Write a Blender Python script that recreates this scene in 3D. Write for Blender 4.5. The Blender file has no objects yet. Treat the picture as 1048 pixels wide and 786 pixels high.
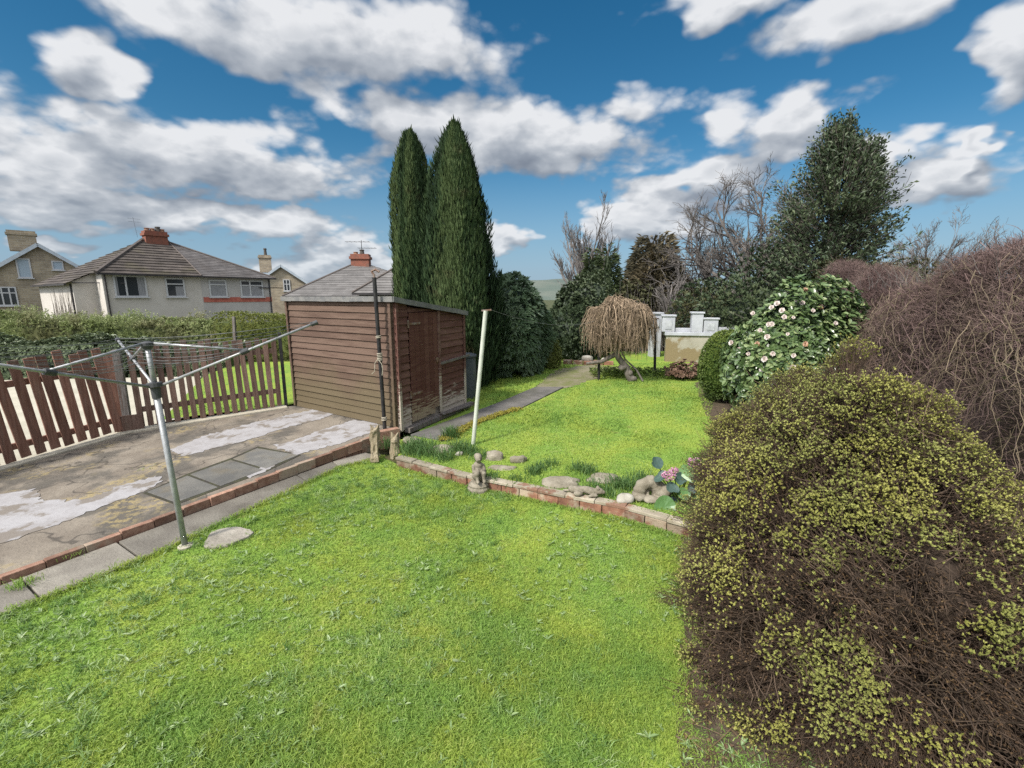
import bpy, bmesh, math, random
import numpy as np
from mathutils import Vector, Matrix, noise as mnoise

rng = np.random.default_rng(7)
random.seed(7)
R = math.radians
scene = bpy.context.scene
COL = scene.collection

# ------------------------------------------------------------------ camera
EYE = 2.0
FPX = 470.0                                   # focal length for a 1048 px wide frame
PITCH = math.atan(90 / FPX)
cam_data = bpy.data.cameras.new('camera')
cam_data.sensor_width = 36.0
cam_data.lens = 36.0 * FPX / 1048.0
cam_data.clip_start = 0.05
cam_data.clip_end = 6000
cam = bpy.data.objects.new('camera', cam_data)
COL.objects.link(cam)
cam.location = (0, 0, EYE)
cam.rotation_euler = (R(90) - PITCH, 0, 0)
scene.camera = cam

# ------------------------------------------------------------------ exposure, sun, sky
scene.view_settings.view_transform = 'Standard'
scene.view_settings.look = 'None'
scene.view_settings.gamma = 1.0
scene.view_settings.use_curve_mapping = False
scene.view_settings.exposure = 1.3
SKY_H, SKY_S, SKY_V, CLOUD = 0.488, 1.34, 0.76, 0.43
scene.cycles.max_bounces = 6
scene.cycles.diffuse_bounces = 3
scene.cycles.transparent_max_bounces = 6
scene.cycles.use_denoising = False
SUN_EL, SUN_AZ = 47.0, 222.0                  # degrees; azimuth clockwise from +Y: behind the camera, to the left
sun_data = bpy.data.lights.new('sun', 'SUN')
sun_data.energy = 2.3
sun_data.angle = R(7)
sun_data.color = (1.0, 0.95, 0.87)
sun = bpy.data.objects.new('sun', sun_data)
COL.objects.link(sun)
sd = Vector((math.sin(R(SUN_AZ)) * math.cos(R(SUN_EL)), math.cos(R(SUN_AZ)) * math.cos(R(SUN_EL)), math.sin(R(SUN_EL))))
sun.rotation_euler = sd.to_track_quat('Z', 'Y').to_euler()


class NT:
    """Small helper to write node trees."""
    def __init__(self, tree):
        self.t = tree

    def n(self, kind, ins=None, **props):
        nd = self.t.nodes.new(kind)
        for k, v in props.items():
            setattr(nd, k, v)
        for k, v in (ins or {}).items():
            sock = nd.inputs[k]
            if isinstance(v, bpy.types.NodeSocket):
                self.t.links.new(v, sock)
            else:
                if sock.type == 'RGBA' and len(v) == 3:
                    v = (*v, 1)
                sock.default_value = v
        return nd

    def math(self, op, a, b=0.0, c=None, clamp=False):
        ins = {0: a, 1: b}
        if c is not None:
            ins[2] = c
        return self.n('ShaderNodeMath', ins, operation=op, use_clamp=clamp).outputs[0]

    def mix(self, f, a, b, blend='MIX'):
        nd = self.n('ShaderNodeMix', None, data_type='RGBA', blend_type=blend)
        for sock, v in ((nd.inputs[0], f), (nd.inputs[6], a), (nd.inputs[7], b)):
            if isinstance(v, bpy.types.NodeSocket):
                self.t.links.new(v, sock)
            else:
                sock.default_value = v if not hasattr(v, '__len__') else (*v[:3], 1)
        return nd.outputs[2]

    def ramp(self, f, stops):
        nd = self.n('ShaderNodeValToRGB', {0: f})
        cr = nd.color_ramp
        while len(cr.elements) < len(stops):
            cr.elements.new(0.5)
        for e, (p, c) in zip(cr.elements, stops):
            e.position = p
            e.color = (*c, 1) if hasattr(c, '__len__') else (c, c, c, 1)
        return nd.outputs[0]

    def step(self, f, lo, hi):
        return self.n('ShaderNodeMapRange', {0: f, 1: lo, 2: hi, 3: 0.0, 4: 1.0}, interpolation_type='SMOOTHSTEP').outputs[0]

    def noise(self, vec, scale, detail=4, rough=0.55, dist=0.0):
        return self.n('ShaderNodeTexNoise', {'Vector': vec, 'Scale': scale, 'Detail': detail, 'Roughness': rough, 'Distortion': dist}).outputs[0]


def ray(px, py):
    u, v = (px - 524) / FPX, (393 - py) / FPX
    c, s = math.cos(PITCH), math.sin(PITCH)
    return u, c + v * s, v * c - s


def G(px, py, z=0.0):
    """Where the level at height z is met under this pixel of the photograph."""
    d = ray(px, py)
    t = (z - EYE) / d[2]
    return Vector((d[0] * t, d[1] * t, z))


def D(px, py, Y):
    """The point at distance Y ahead of the camera under this pixel."""
    d = ray(px, py)
    t = Y / d[1]
    return Vector((d[0] * t, Y, EYE + d[2] * t))


def azel(px, py):
    d = ray(px, py)
    L = math.sqrt(sum(x * x for x in d))
    return math.atan2(d[0], d[1]), math.asin(d[2] / L)


world = bpy.data.worlds.new('World')
scene.world = world
world.use_nodes = True
world.cycles.sampling_method = 'MANUAL'
world.cycles.sample_map_resolution = 1024

# cloud banks: (px, py, half width px, half height px) of the photograph turned into azimuth / elevation
BANKS = [(325, 38, 200, 54), (195, 160, 205, 46), (50, 170, 110, 46), (520, 140, 165, 48), (430, 120, 100, 40), (180, 220, 245, 22),
         (60, 58, 56, 34), (722, 8, 66, 22), (880, 14, 105, 40), (1038, 40, 45, 62), (800, 132, 78, 46), (715, 185, 78, 32),
         (660, 228, 70, 34), (960, 180, 78, 40), (905, 160, 50, 30), (350, 268, 78, 32), (512, 246, 26, 18), (1016, 140, 20, 22),
         (60, 252, 90, 14)]
grp = bpy.data.node_groups.new('cloud_cover', 'ShaderNodeTree')
grp.interface.new_socket('v', in_out='INPUT', socket_type='NodeSocketVector')
grp.interface.new_socket('p', in_out='INPUT', socket_type='NodeSocketVector')
grp.interface.new_socket('d', in_out='OUTPUT', socket_type='NodeSocketFloat')
g = NT(grp)
gi = g.n('NodeGroupInput')
go = g.n('NodeGroupOutput')
wn_ = g.n('ShaderNodeTexNoise', {'Vector': gi.outputs['p'], 'Scale': 5.5, 'Detail': 3.0, 'Roughness': 0.55}).outputs[1]
wn_ = g.n('ShaderNodeVectorMath', {0: wn_, 1: (0.5, 0.5, 0.5)}, operation='SUBTRACT').outputs[0]
wn_ = g.n('ShaderNodeVectorMath', {0: wn_, 1: (0.22, 0.13, 0.0)}, operation='MULTIPLY').outputs[0]
warped = g.n('ShaderNodeVectorMath', {0: gi.outputs['v'], 1: wn_}, operation='ADD').outputs[0]
dmin = None
for (bx, by, rx, ry) in BANKS:
    a0, e0 = azel(bx, by)
    a1, _ = azel(bx + rx * (1 if bx < 524 else -1), by)
    _, e1 = azel(bx, by - ry)
    ra, re = abs(a1 - a0), abs(e1 - e0)
    mp = g.n('ShaderNodeMapping', {'Vector': warped, 'Location': (-a0 / ra, -e0 / re, 0), 'Scale': (1 / ra, 1 / re, 1)})
    ln = g.n('ShaderNodeVectorMath', {0: mp.outputs[0]}, operation='LENGTH').outputs['Value']
    dmin = ln if dmin is None else g.n('ShaderNodeMath', {0: dmin, 1: ln, 2: 0.25}, operation='SMOOTH_MIN').outputs[0]
n1 = g.noise(gi.outputs['p'], 7.5, 6, 0.50, 0.0)
n2 = g.noise(gi.outputs['p'], 2.6, 3, 0.5)
sep = g.n('ShaderNodeSeparateXYZ', {0: gi.outputs['v']})
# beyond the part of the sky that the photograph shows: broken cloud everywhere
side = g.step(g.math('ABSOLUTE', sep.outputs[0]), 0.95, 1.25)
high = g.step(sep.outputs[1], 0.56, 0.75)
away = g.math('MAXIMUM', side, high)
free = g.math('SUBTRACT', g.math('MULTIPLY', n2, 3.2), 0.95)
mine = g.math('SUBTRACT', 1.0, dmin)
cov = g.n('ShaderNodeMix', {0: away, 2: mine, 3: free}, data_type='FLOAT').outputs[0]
vor = g.n('ShaderNodeTexVoronoi', {'Vector': g.n('ShaderNodeVectorMath', {0: gi.outputs['p'], 1: g.n('ShaderNodeVectorMath', {0: wn_, 'Scale': 0.5}, operation='SCALE').outputs[0]}).outputs[0], 'Scale': 10.0, 'Detail': 2.0, 'Roughness': 0.5}, feature='F1', normalize=True).outputs['Distance']
cov = g.math('ADD', cov, g.math('MULTIPLY', g.math('SUBTRACT', n1, 0.5), 1.25))
cov = g.math('ADD', cov, g.math('MULTIPLY', g.math('SUBTRACT', 0.38, vor), 1.5))
grp.links.new(cov, go.inputs[0])

w = NT(world.node_tree)
for nd in list(world.node_tree.nodes):
    world.node_tree.nodes.remove(nd)
tc = w.n('ShaderNodeTexCoord')
xyz = w.n('ShaderNodeSeparateXYZ', {0: tc.outputs['Generated']})
az = w.math('ARCTAN2', xyz.outputs[0], xyz.outputs[1])
el = w.math('ARCSINE', xyz.outputs[2])
v = w.n('ShaderNodeCombineXYZ', {0: az, 1: el}).outputs[0]
# noise domain, flattened towards the horizon
stretch = w.math('DIVIDE', 1.0, w.math('ADD', w.math('MAXIMUM', xyz.outputs[2], 0.0), 0.55))
pv = w.n('ShaderNodeVectorMath', {0: tc.outputs['Generated'], 'Scale': stretch}, operation='SCALE').outputs[0]
pv = w.n('ShaderNodeMapping', {'Vector': pv, 'Scale': (1.0, 1.0, 1.55)}).outputs[0]
c0 = w.n('ShaderNodeGroup', {'v': v, 'p': pv}, node_tree=grp)
UP = 0.045
v2 = w.n('ShaderNodeVectorMath', {0: v, 1: (-0.012, UP, 0)}).outputs[0]
p2 = w.n('ShaderNodeVectorMath', {0: pv, 1: (-0.012, 0, UP * 1.55)}).outputs[0]
c1 = w.n('ShaderNodeGroup', {'v': v2, 'p': p2}, node_tree=grp)
d0, d1 = c0.outputs[0], c1.outputs[0]
alpha = w.step(d0, 0.0, 0.44)
thick = w.step(d0, 0.35, 1.5)
top = w.math('MULTIPLY_ADD', w.math('SUBTRACT', d0, d1), 0.70, 0.60, clamp=True)
fine = w.noise(pv, 20.0, 6, 0.6)
lit = w.math('ADD', top, w.math('MULTIPLY', w.math('SUBTRACT', fine, 0.5), 0.40), clamp=True)
lit = w.math('SUBTRACT', lit, w.math('MULTIPLY', thick, 0.28), clamp=True)
ccol = w.ramp(lit, [(0.0, (0.21, 0.24, 0.295)), (0.30, (0.30, 0.335, 0.39)), (0.6, (0.48, 0.51, 0.555)), (0.9, (0.79, 0.80, 0.82))])
# cloud near the sun is brighter; boost added to raise the ambient fill
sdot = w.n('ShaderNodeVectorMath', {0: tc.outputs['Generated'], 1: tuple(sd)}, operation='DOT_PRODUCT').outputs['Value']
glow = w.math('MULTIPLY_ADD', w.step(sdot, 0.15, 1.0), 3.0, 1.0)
sky = w.n('ShaderNodeTexSky', None, sky_type='NISHITA', sun_disc=False, sun_elevation=R(SUN_EL), sun_rotation=R(SUN_AZ), altitude=100.0, air_density=1.0, dust_density=0.15, ozone_density=3.0)
skyc = w.n('ShaderNodeHueSaturation', {'Hue': SKY_H, 'Saturation': SKY_S, 'Value': SKY_V, 'Color': sky.outputs[0]}).outputs[0]
bg_sky = w.n('ShaderNodeBackground', {'Color': skyc, 'Strength': 0.05})
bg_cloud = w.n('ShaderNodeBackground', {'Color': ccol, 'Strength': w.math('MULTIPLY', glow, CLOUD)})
haze_el = w.step(el, -0.02, 0.17)
a_low = w.n('ShaderNodeMath', {0: alpha, 1: w.math('MULTIPLY_ADD', haze_el, 0.30, 0.66)}, operation='MULTIPLY').outputs[0]
lowveil = w.math('MULTIPLY', w.math('SUBTRACT', 1.0, w.step(el, -0.04, 0.30)), 0.92)
bg_low = w.n('ShaderNodeBackground', {'Color': (0.26, 0.40, 0.56), 'Strength': CLOUD})
under = w.n('ShaderNodeMixShader', {0: lowveil, 1: bg_sky.outputs[0], 2: bg_low.outputs[0]})
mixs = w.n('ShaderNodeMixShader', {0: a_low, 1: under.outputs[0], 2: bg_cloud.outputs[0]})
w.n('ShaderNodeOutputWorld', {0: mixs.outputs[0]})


# ------------------------------------------------------------------ materials
def new_mat(name):
    m = bpy.data.materials.new(name)
    m.use_nodes = True
    for nd in list(m.node_tree.nodes):
        m.node_tree.nodes.remove(nd)
    return m, NT(m.node_tree)


def surf(name, c1, c2=None, scale=6.0, c3=None, scale3=1.2, amt3=0.5, rough=0.8, spec=0.3, metal=0.0, bump=0.15, bscale=None, dist=0.02, stretch=(1, 1, 1), lohi=(0.35, 0.65), lohi3=(0.5, 0.68), world_space=False, var=0.0, detail=6):
    """Two tones mixed by noise, a third as larger patches, and a fine bump."""
    m, t = new_mat(name)
    tc = t.n('ShaderNodeTexCoord')
    if world_space:
        vec = t.n('ShaderNodeNewGeometry').outputs['Position']
    else:
        oi = t.n('ShaderNodeObjectInfo')
        vec = t.n('ShaderNodeVectorMath', {0: tc.outputs['Object'], 1: t.n('ShaderNodeVectorMath', {0: (37.0, 17.0, 29.0), 'Scale': oi.outputs['Random']}, operation='SCALE').outputs[0]}).outputs[0]
    vs = t.n('ShaderNodeMapping', {'Vector': vec, 'Scale': stretch}).outputs[0]
    col = c1
    nz = t.noise(vs, scale, detail)
    if c2 is not None:
        col = t.mix(t.step(nz, *lohi), c1, c2)
    if c3 is not None:
        n3 = t.noise(vs, scale3, 5, 0.6)
        col = t.mix(t.math('MULTIPLY', t.step(n3, *lohi3), amt3), col, c3)
    if var:
        at = t.n('ShaderNodeAttribute', None, attribute_name='var')
        k = t.math('MULTIPLY_ADD', at.outputs['Fac'], 2 * var, 1 - var)
        col = t.n('ShaderNodeVectorMath', {0: col, 'Scale': k}, operation='SCALE').outputs[0]
    b = t.n('ShaderNodeBsdfPrincipled', {'Base Color': col, 'Roughness': rough, 'Specular IOR Level': spec, 'Metallic': metal})
    if bump:
        nb = t.noise(vs, bscale or scale * 4, 6, 0.65)
        bp = t.n('ShaderNodeBump', {'Strength': bump, 'Distance': dist, 'Height': nb})
        t.t.links.new(bp.outputs[0], b.inputs['Normal'])
    t.n('ShaderNodeOutputMaterial', {0: b.outputs[0]})
    return m


def leafmat(name, stops, patch=None, pscale=1.5, plohi=(0.45, 0.65), rough=0.55, spec=0.3, trans=0.25, tint=None):
    """Leaf colour from the per-leaf attribute 'var', with larger patches of another tone."""
    m, t = new_mat(name)
    at = t.n('ShaderNodeAttribute', None, attribute_name='var')
    col = t.ramp(at.outputs['Fac'], stops)
    if patch is not None:
        pos = t.n('ShaderNodeNewGeometry').outputs['Position']
        nz = t.noise(pos, pscale, 4, 0.6)
        pc = t.ramp(at.outputs['Fac'], patch)
        col = t.mix(t.step(nz, *plohi), col, pc)
    b = t.n('ShaderNodeBsdfPrincipled', {'Base Color': col, 'Roughness': rough, 'Specular IOR Level': spec})
    sh = b.outputs[0]
    if trans:
        tr = t.n('ShaderNodeBsdfTranslucent', {'Color': col})
        sh = t.n('ShaderNodeMixShader', {0: trans, 1: sh, 2: tr.outputs[0]}).outputs[0]
    t.n('ShaderNodeOutputMaterial', {0: sh})
    return m


def glassmat(name, c=(0.02, 0.025, 0.03)):
    m, t = new_mat(name)
    b = t.n('ShaderNodeBsdfPrincipled', {'Base Color': c, 'Roughness': 0.08, 'Specular IOR Level': 0.5})
    t.n('ShaderNodeOutputMaterial', {0: b.outputs[0]})
    return m


# ------------------------------------------------------------------ mesh helpers
def worldloc(o):
    p = Vector((0, 0, 0))
    while o is not None:
        p = p + o.location
        o = o.parent
    return p


def link(name, me, mat, parent=None, origin=None):
    """Link a mesh given in world coordinates; origin (or the parent's place) becomes its local zero."""
    o = bpy.data.objects.new(name, me)
    COL.objects.link(o)
    if mat is not None:
        for mm in (mat if isinstance(mat, (list, tuple)) else [mat]):
            me.materials.append(mm)
    if parent is not None:
        base = worldloc(parent)
        o.parent = parent
    else:
        base = Vector(origin) if origin is not None else Vector((0, 0, 0))
        o.location = base
    if base.length > 0:
        me.transform(Matrix.Translation(-base))
    return o


def npmesh(name, V, faces, mat, parent=None, origin=None, var=None, smooth=False):
    """faces: list of integer arrays (m, k)."""
    V = np.asarray(V, dtype=np.float64)
    me = bpy.data.meshes.new(name)
    me.vertices.add(len(V))
    me.vertices.foreach_set('co', V.astype(np.float32).ravel())
    faces = [np.asarray(f, dtype=np.int32) for f in faces if len(f)]
    loops = np.concatenate([f.ravel() for f in faces])
    starts, off = [], 0
    for f in faces:
        starts.append(off + np.arange(len(f)) * f.shape[1])
        off += f.size
    starts = np.concatenate(starts).astype(np.int32)
    me.loops.add(len(loops))
    me.loops.foreach_set('vertex_index', loops)
    me.polygons.add(len(starts))
    me.polygons.foreach_set('loop_start', starts)
    me.update(calc_edges=True)
    if var is not None:
        at = me.attributes.new('var', 'FLOAT', 'POINT')
        at.data.foreach_set('value', np.asarray(var, dtype=np.float32))
    me.polygons.foreach_set('use_smooth', np.full(len(starts), smooth, dtype=bool))
    return link(name, me, mat, parent, origin)


class MB:
    """Collects boxes, bars, tubes and prisms and links them as ONE mesh object."""
    def __init__(self):
        self.v, self.f, self.var = [], [], []

    def add(self, vs, fs, var=0.5):
        b = len(self.v)
        self.v += [Vector(x) for x in vs]
        self.f += [tuple(b + i for i in f) for f in fs]
        self.var += [var] * len(vs)
        return self

    def hexa(self, p, var=0.5):
        """p: 4 bottom points and 4 top points, both counter-clockwise seen from above."""
        return self.add(p, [(3, 2, 1, 0), (4, 5, 6, 7), (0, 1, 5, 4), (1, 2, 6, 5), (2, 3, 7, 6), (3, 0, 4, 7)], var)

    def box(self, c, s, rz=0.0, var=0.5, ex=None, ey=None, ez=None):
        c = Vector(c)
        ex = Vector(ex) if ex is not None else Vector((math.cos(rz), math.sin(rz), 0))
        ey = Vector(ey) if ey is not None else Vector((-math.sin(rz), math.cos(rz), 0))
        ez = Vector(ez) if ez is not None else Vector((0, 0, 1))
        P = []
        for z in (-1, 1):
            for x, y in ((-1, -1), (1, -1), (1, 1), (-1, 1)):
                P.append(c + ex * (x * s[0] / 2) + ey * (y * s[1] / 2) + ez * (z * s[2] / 2))
        return self.hexa(P, var)

    def beam(self, a, b, w, h, up=(0, 0, 1), var=0.5):
        a, b = Vector(a), Vector(b)
        d = (b - a)
        L = d.length
        d.normalize()
        up = Vector(up)
        side = d.cross(up)
        if side.length < 1e-4:
            side = d.cross(Vector((1, 0, 0)))
        side.normalize()
        u = side.cross(d)
        return self.box((a + b) / 2, (L, w, h), var=var, ex=d, ey=-side, ez=u)

    def tube(self, pts, r, n=8, var=0.5, cap=True):
        pts = [Vector(p) for p in pts]
        rs = r if hasattr(r, '__len__') else [r] * len(pts)
        vs, fs = [], []
        ref = None
        for i, p in enumerate(pts):
            d = (pts[min(i + 1, len(pts) - 1)] - pts[max(i - 1, 0)]).normalized()
            if ref is None:
                ref = d.cross(Vector((0.13, 0.9, 0.41)))
                if ref.length < 0.1:
                    ref = d.cross(Vector((1, 0, 0)))
            ref = (ref - d * ref.dot(d)).normalized()
            b = d.cross(ref)
            for k in range(n):
                a = 2 * math.pi * k / n
                vs.append(p + (ref * math.cos(a) + b * math.sin(a)) * rs[i])
        for i in range(len(pts) - 1):
            for k in range(n):
                k2 = (k + 1) % n
                fs.append((i * n + k, i * n + k2, (i + 1) * n + k2, (i + 1) * n + k))
        if cap:
            fs.append(tuple(range(n - 1, -1, -1)))
            fs.append(tuple((len(pts) - 1) * n + k for k in range(n)))
        return self.add(vs, fs, var)

    def lathe(self, c, prof, n=16, var=0.5):
        c = Vector(c)
        vs, fs = [], []
        for (r, z) in prof:
            for k in range(n):
                a = 2 * math.pi * k / n
                vs.append(c + Vector((r * math.cos(a), r * math.sin(a), z)))
        for i in range(len(prof) - 1):
            for k in range(n):
                k2 = (k + 1) % n
                fs.append((i * n + k, i * n + k2, (i + 1) * n + k2, (i + 1) * n + k))
        fs.append(tuple(range(n - 1, -1, -1)))
        fs.append(tuple((len(prof) - 1) * n + k for k in range(n)))
        return self.add(vs, fs, var)

    def poly(self, pts, z=None, var=0.5):
        vs = [Vector((p[0], p[1], p[2] if z is None else z)) for p in pts]
        return self.add(vs, [tuple(range(len(vs)))], var)

    def prism(self, pts, zlo, var=0.5):
        """A slab from points given with their top height down to zlo (counter-clockwise)."""
        n = len(pts)
        top = [Vector(p) for p in pts]
        bot = [Vector((p[0], p[1], zlo if not callable(zlo) else zlo(p))) for p in pts]
        fs = [tuple(range(n)), tuple(range(2 * n - 1, n - 1, -1))]
        fs += [(i, n + i, n + (i + 1) % n, (i + 1) % n) for i in range(n)]
        return self.add(top + bot, fs, var)

    def build(self, name, mat, parent=None, origin=None, bevel=0.0, smooth=False, fix=False):
        me = bpy.data.meshes.new(name)
        me.from_pydata([tuple(v) for v in self.v], [], self.f)
        at = me.attributes.new('var', 'FLOAT', 'POINT')
        at.data.foreach_set('value', np.asarray(self.var, dtype=np.float32))
        if fix:
            bm = bmesh.new()
            bm.from_mesh(me)
            bmesh.ops.recalc_face_normals(bm, faces=bm.faces)
            bm.to_mesh(me)
            bm.free()
        if smooth:
            me.polygons.foreach_set('use_smooth', np.ones(len(me.polygons), dtype=bool))
        o = link(name, me, mat, parent, origin)
        if bevel:
            md = o.modifiers.new('bevel', 'BEVEL')
            md.width = bevel
            md.segments = 2
            md.limit_method = 'ANGLE'
        return o


def tag(o, label, cat, group=None):
    o['label'] = label
    o['category'] = cat
    if group:
        o['group'] = group
    return o


def struct(o):
    o['kind'] = 'structure'
    return o


def stuff(o):
    o['kind'] = 'stuff'
    return o


def thing(name, label, cat, loc, group=None):
    o = bpy.data.objects.new(name, None)
    o.empty_display_size = 0.2
    COL.objects.link(o)
    o.location = Vector(loc)
    return tag(o, label, cat, group)


# ---- numpy helpers for foliage
def nrm(a):
    return a / np.maximum(np.linalg.norm(a, axis=-1, keepdims=True), 1e-9)


class Wob:
    """A cheap smooth noise in 3-D: a sum of random plane waves, about -1..1."""
    def __init__(self, seed, freq=1.0, octaves=3, n=7):
        r = np.random.default_rng(seed)
        self.k, self.p, self.a = [], [], []
        for o in range(octaves):
            self.k.append(nrm(r.normal(size=(n, 3))) * freq * 2 ** o * r.uniform(0.7, 1.4, (n, 1)))
            self.p.append(r.uniform(0, 6.28, n))
            self.a.append(np.full(n, 0.55 ** o / math.sqrt(n) * 1.2))
        self.k, self.p, self.a = np.concatenate(self.k), np.concatenate(self.p), np.concatenate(self.a)

    def __call__(self, P):
        return (np.sin(np.asarray(P) @ self.k.T + self.p) * self.a).sum(-1)


def rand_dirs(n):
    return nrm(rng.normal(size=(n, 3)))


def leaves(P, A, N, L, W, fold=0.25, droop=0.0, pos=0.5):
    """Diamond leaves: base P, axis A, face normal N, length L, width W -> V, [F]; four points each."""
    n = len(P)
    A = nrm(A)
    S = nrm(np.cross(A, N))
    N = np.cross(S, A)
    L = np.broadcast_to(np.asarray(L, dtype=float).reshape(-1, 1), (n, 1))
    W = np.broadcast_to(np.asarray(W, dtype=float).reshape(-1, 1), (n, 1))
    mid = P + A * L * pos
    V = np.empty((n, 4, 3))
    V[:, 0] = P
    V[:, 1] = mid + S * W * 0.5 + N * W * fold
    V[:, 2] = P + A * L - np.array([0, 0, 1.0]) * L * droop
    V[:, 3] = mid - S * W * 0.5 + N * W * fold
    b = np.arange(n)[:, None] * 4
    F = np.concatenate([b + np.array([[0, 1, 2]]), b + np.array([[0, 2, 3]])])
    return V.reshape(-1, 3), F


def rich_leaves(P, A, N, L, W, curl=0.15, fold=0.15):
    """Oval leaves of eight points with a mid rib, for plants near the camera."""
    n = len(P)
    A = nrm(A)
    S = nrm(np.cross(A, N))
    N = np.cross(S, A)
    L = np.asarray(L, dtype=float).reshape(-1, 1)
    W = np.asarray(W, dtype=float).reshape(-1, 1)
    ts = [0.0, 0.33, 0.7, 1.0]
    hw = [0.0, 0.5, 0.42, 0.0]
    V = np.empty((n, 8, 3))
    k = 0
    for i, t in enumerate(ts):
        c = P + A * L * t - N * L * curl * t * t
        if i in (0, 3):
            V[:, k] = c
            k += 1
        else:
            V[:, k] = c + S * W * hw[i] + N * W * fold
            V[:, k + 1] = c
            V[:, k + 2] = c - S * W * hw[i] + N * W * fold
            k += 3
    b = np.arange(n)[:, None] * 8
    tri = np.concatenate([b + np.array([f]) for f in ((0, 1, 2), (0, 2, 3), (4, 7, 5), (5, 7, 6))])
    quad = np.concatenate([b + np.array([f]) for f in ((1, 4, 5, 2), (2, 5, 6, 3))])
    return V.reshape(-1, 3), [tri, quad]


def tubes(Pts, r0, r1, sides=3):
    """Pts (N, K, 3) polylines -> tubes tapering from r0 to r1 (scalars or (N,))."""
    N, K, _ = Pts.shape
    T = np.empty_like(Pts)
    T[:, 1:-1] = Pts[:, 2:] - Pts[:, :-2]
    T[:, 0] = Pts[:, 1] - Pts[:, 0]
    T[:, -1] = Pts[:, -1] - Pts[:, -2]
    T = nrm(T)
    ref = np.where(np.abs(T[..., 2:3]) > 0.9, np.array([1.0, 0, 0]), np.array([0, 0, 1.0]))
    S = nrm(np.cross(T, ref))
    B = np.cross(T, S)
    r0 = np.broadcast_to(np.asarray(r0, dtype=float), (N,))
    r1 = np.broadcast_to(np.asarray(r1, dtype=float), (N,))
    t = np.linspace(0, 1, K)
    rad = r0[:, None] * (1 - t) + r1[:, None] * t
    V = np.empty((N, K, sides, 3))
    for s in range(sides):
        a = 2 * math.pi * s / sides
        V[:, :, s] = Pts + (S * math.cos(a) + B * math.sin(a)) * rad[..., None]
    base = (np.arange(N)[:, None, None] * K + np.arange(K - 1)[None, :, None]) * sides
    s0 = np.arange(sides)[None, None]
    s1 = (s0 + 1) % sides
    F = np.stack([base + s0, base + s1, base + sides + s1, base + sides + s0], -1).reshape(-1, 4)
    return V.reshape(-1, 3), F


class Cloud:
    """Gathers leaf and twig arrays, builds one mesh."""
    def __init__(self):
        self.V, self.F, self.var, self.n = [], {3: [], 4: []}, [], 0

    def add(self, V, F, var):
        for f in (F if isinstance(F, list) else [F]):
            self.F[f.shape[1]].append(f + self.n)
        self.V.append(V)
        self.n += len(V)
        self.var.append(np.broadcast_to(np.asarray(var, dtype=float), (len(V),)))
        return self

    def build(self, name, mat, parent=None, origin=None, smooth=False):
        fs = [np.concatenate(f) for f in self.F.values() if f]
        return npmesh(name, np.concatenate(self.V), fs, mat, parent, origin, np.concatenate(self.var), smooth)


def ico(sub=3):
    bm = bmesh.new()
    bmesh.ops.create_icosphere(bm, subdivisions=sub, radius=1.0)
    V = np.array([v.co[:] for v in bm.verts])
    F = np.array([[v.index for v in f.verts] for f in bm.faces])
    bm.free()
    return V, F


ICO2, ICO3, ICO4 = ico(2), ico(3), ico(4)


def inside(poly, P):
    """Which rows of P (x, y) lie in the polygon."""
    x, y = P[:, 0], P[:, 1]
    res = np.zeros(len(P), dtype=bool)
    n = len(poly)
    for i in range(n):
        x0, y0 = poly[i][0], poly[i][1]
        x1, y1 = poly[(i + 1) % n][0], poly[(i + 1) % n][1]
        if y0 == y1:
            continue
        c = ((y0 > y) != (y1 > y)) & (x < (x1 - x0) * (y - y0) / (y1 - y0) + x0)
        res ^= c
    return res

# ================================================================== THE SETTING
ZU = 0.10                                            # level of the upper garden


def zp(x, y):
    """The patio rises gently towards the shed."""
    return 0.06 + 0.0364 * ((x + 3.6) * 0.52 + (y - 2.9) * 0.854)


def GP(px, py, dz=0.0):
    d = ray(px, py)
    a, b, c = 0.06 - 0.0364 * (-3.6 * 0.52 + 2.9 * 0.854) + dz, 0.0364 * 0.52, 0.0364 * 0.854
    t = (a - EYE) / (d[2] - b * d[0] - c * d[1])
    return Vector((d[0] * t, d[1] * t, EYE + d[2] * t))


# --- open ground to the horizon, falling away beyond the gardens
xs = np.concatenate([[-3000, -1500, -700, -300, -150], np.arange(-90, 91, 5.0), [150, 300, 700, 1500, 3000]])
ys = np.concatenate([[-600, -200, -60, -20], np.arange(-5, 131, 5.0), [200, 350, 600, 900, 1500, 3000]])
gx, gy = np.meshgrid(xs, ys)
wob = Wob(3, 0.02, 2)
fall = np.clip((gy - 15) / 60.0, 0, 1) * 2.5 + np.clip((-gx - 12) / 25.0, 0, 1) * 1.4
gz = -0.12 - fall + np.where(np.abs(gx) + np.abs(gy) > 60, wob(np.stack([gx, gy, gx * 0], -1).reshape(-1, 3)).reshape(gx.shape) * 0.8, 0)
V = np.stack([gx, gy, gz], -1).reshape(-1, 3)
nx, ny = len(xs), len(ys)
ii = (np.arange(ny - 1)[:, None] * nx + np.arange(nx - 1)[None]).ravel()
m_ground = surf('ground_earth_grass', (0.05, 0.075, 0.02), (0.075, 0.06, 0.03), 1.5, (0.03, 0.05, 0.015), 0.2, 0.7, world_space=True, bump=0.3)
struct(npmesh('ground', V, [np.stack([ii, ii + 1, ii + nx + 1, ii + nx], -1)], m_ground))

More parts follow.
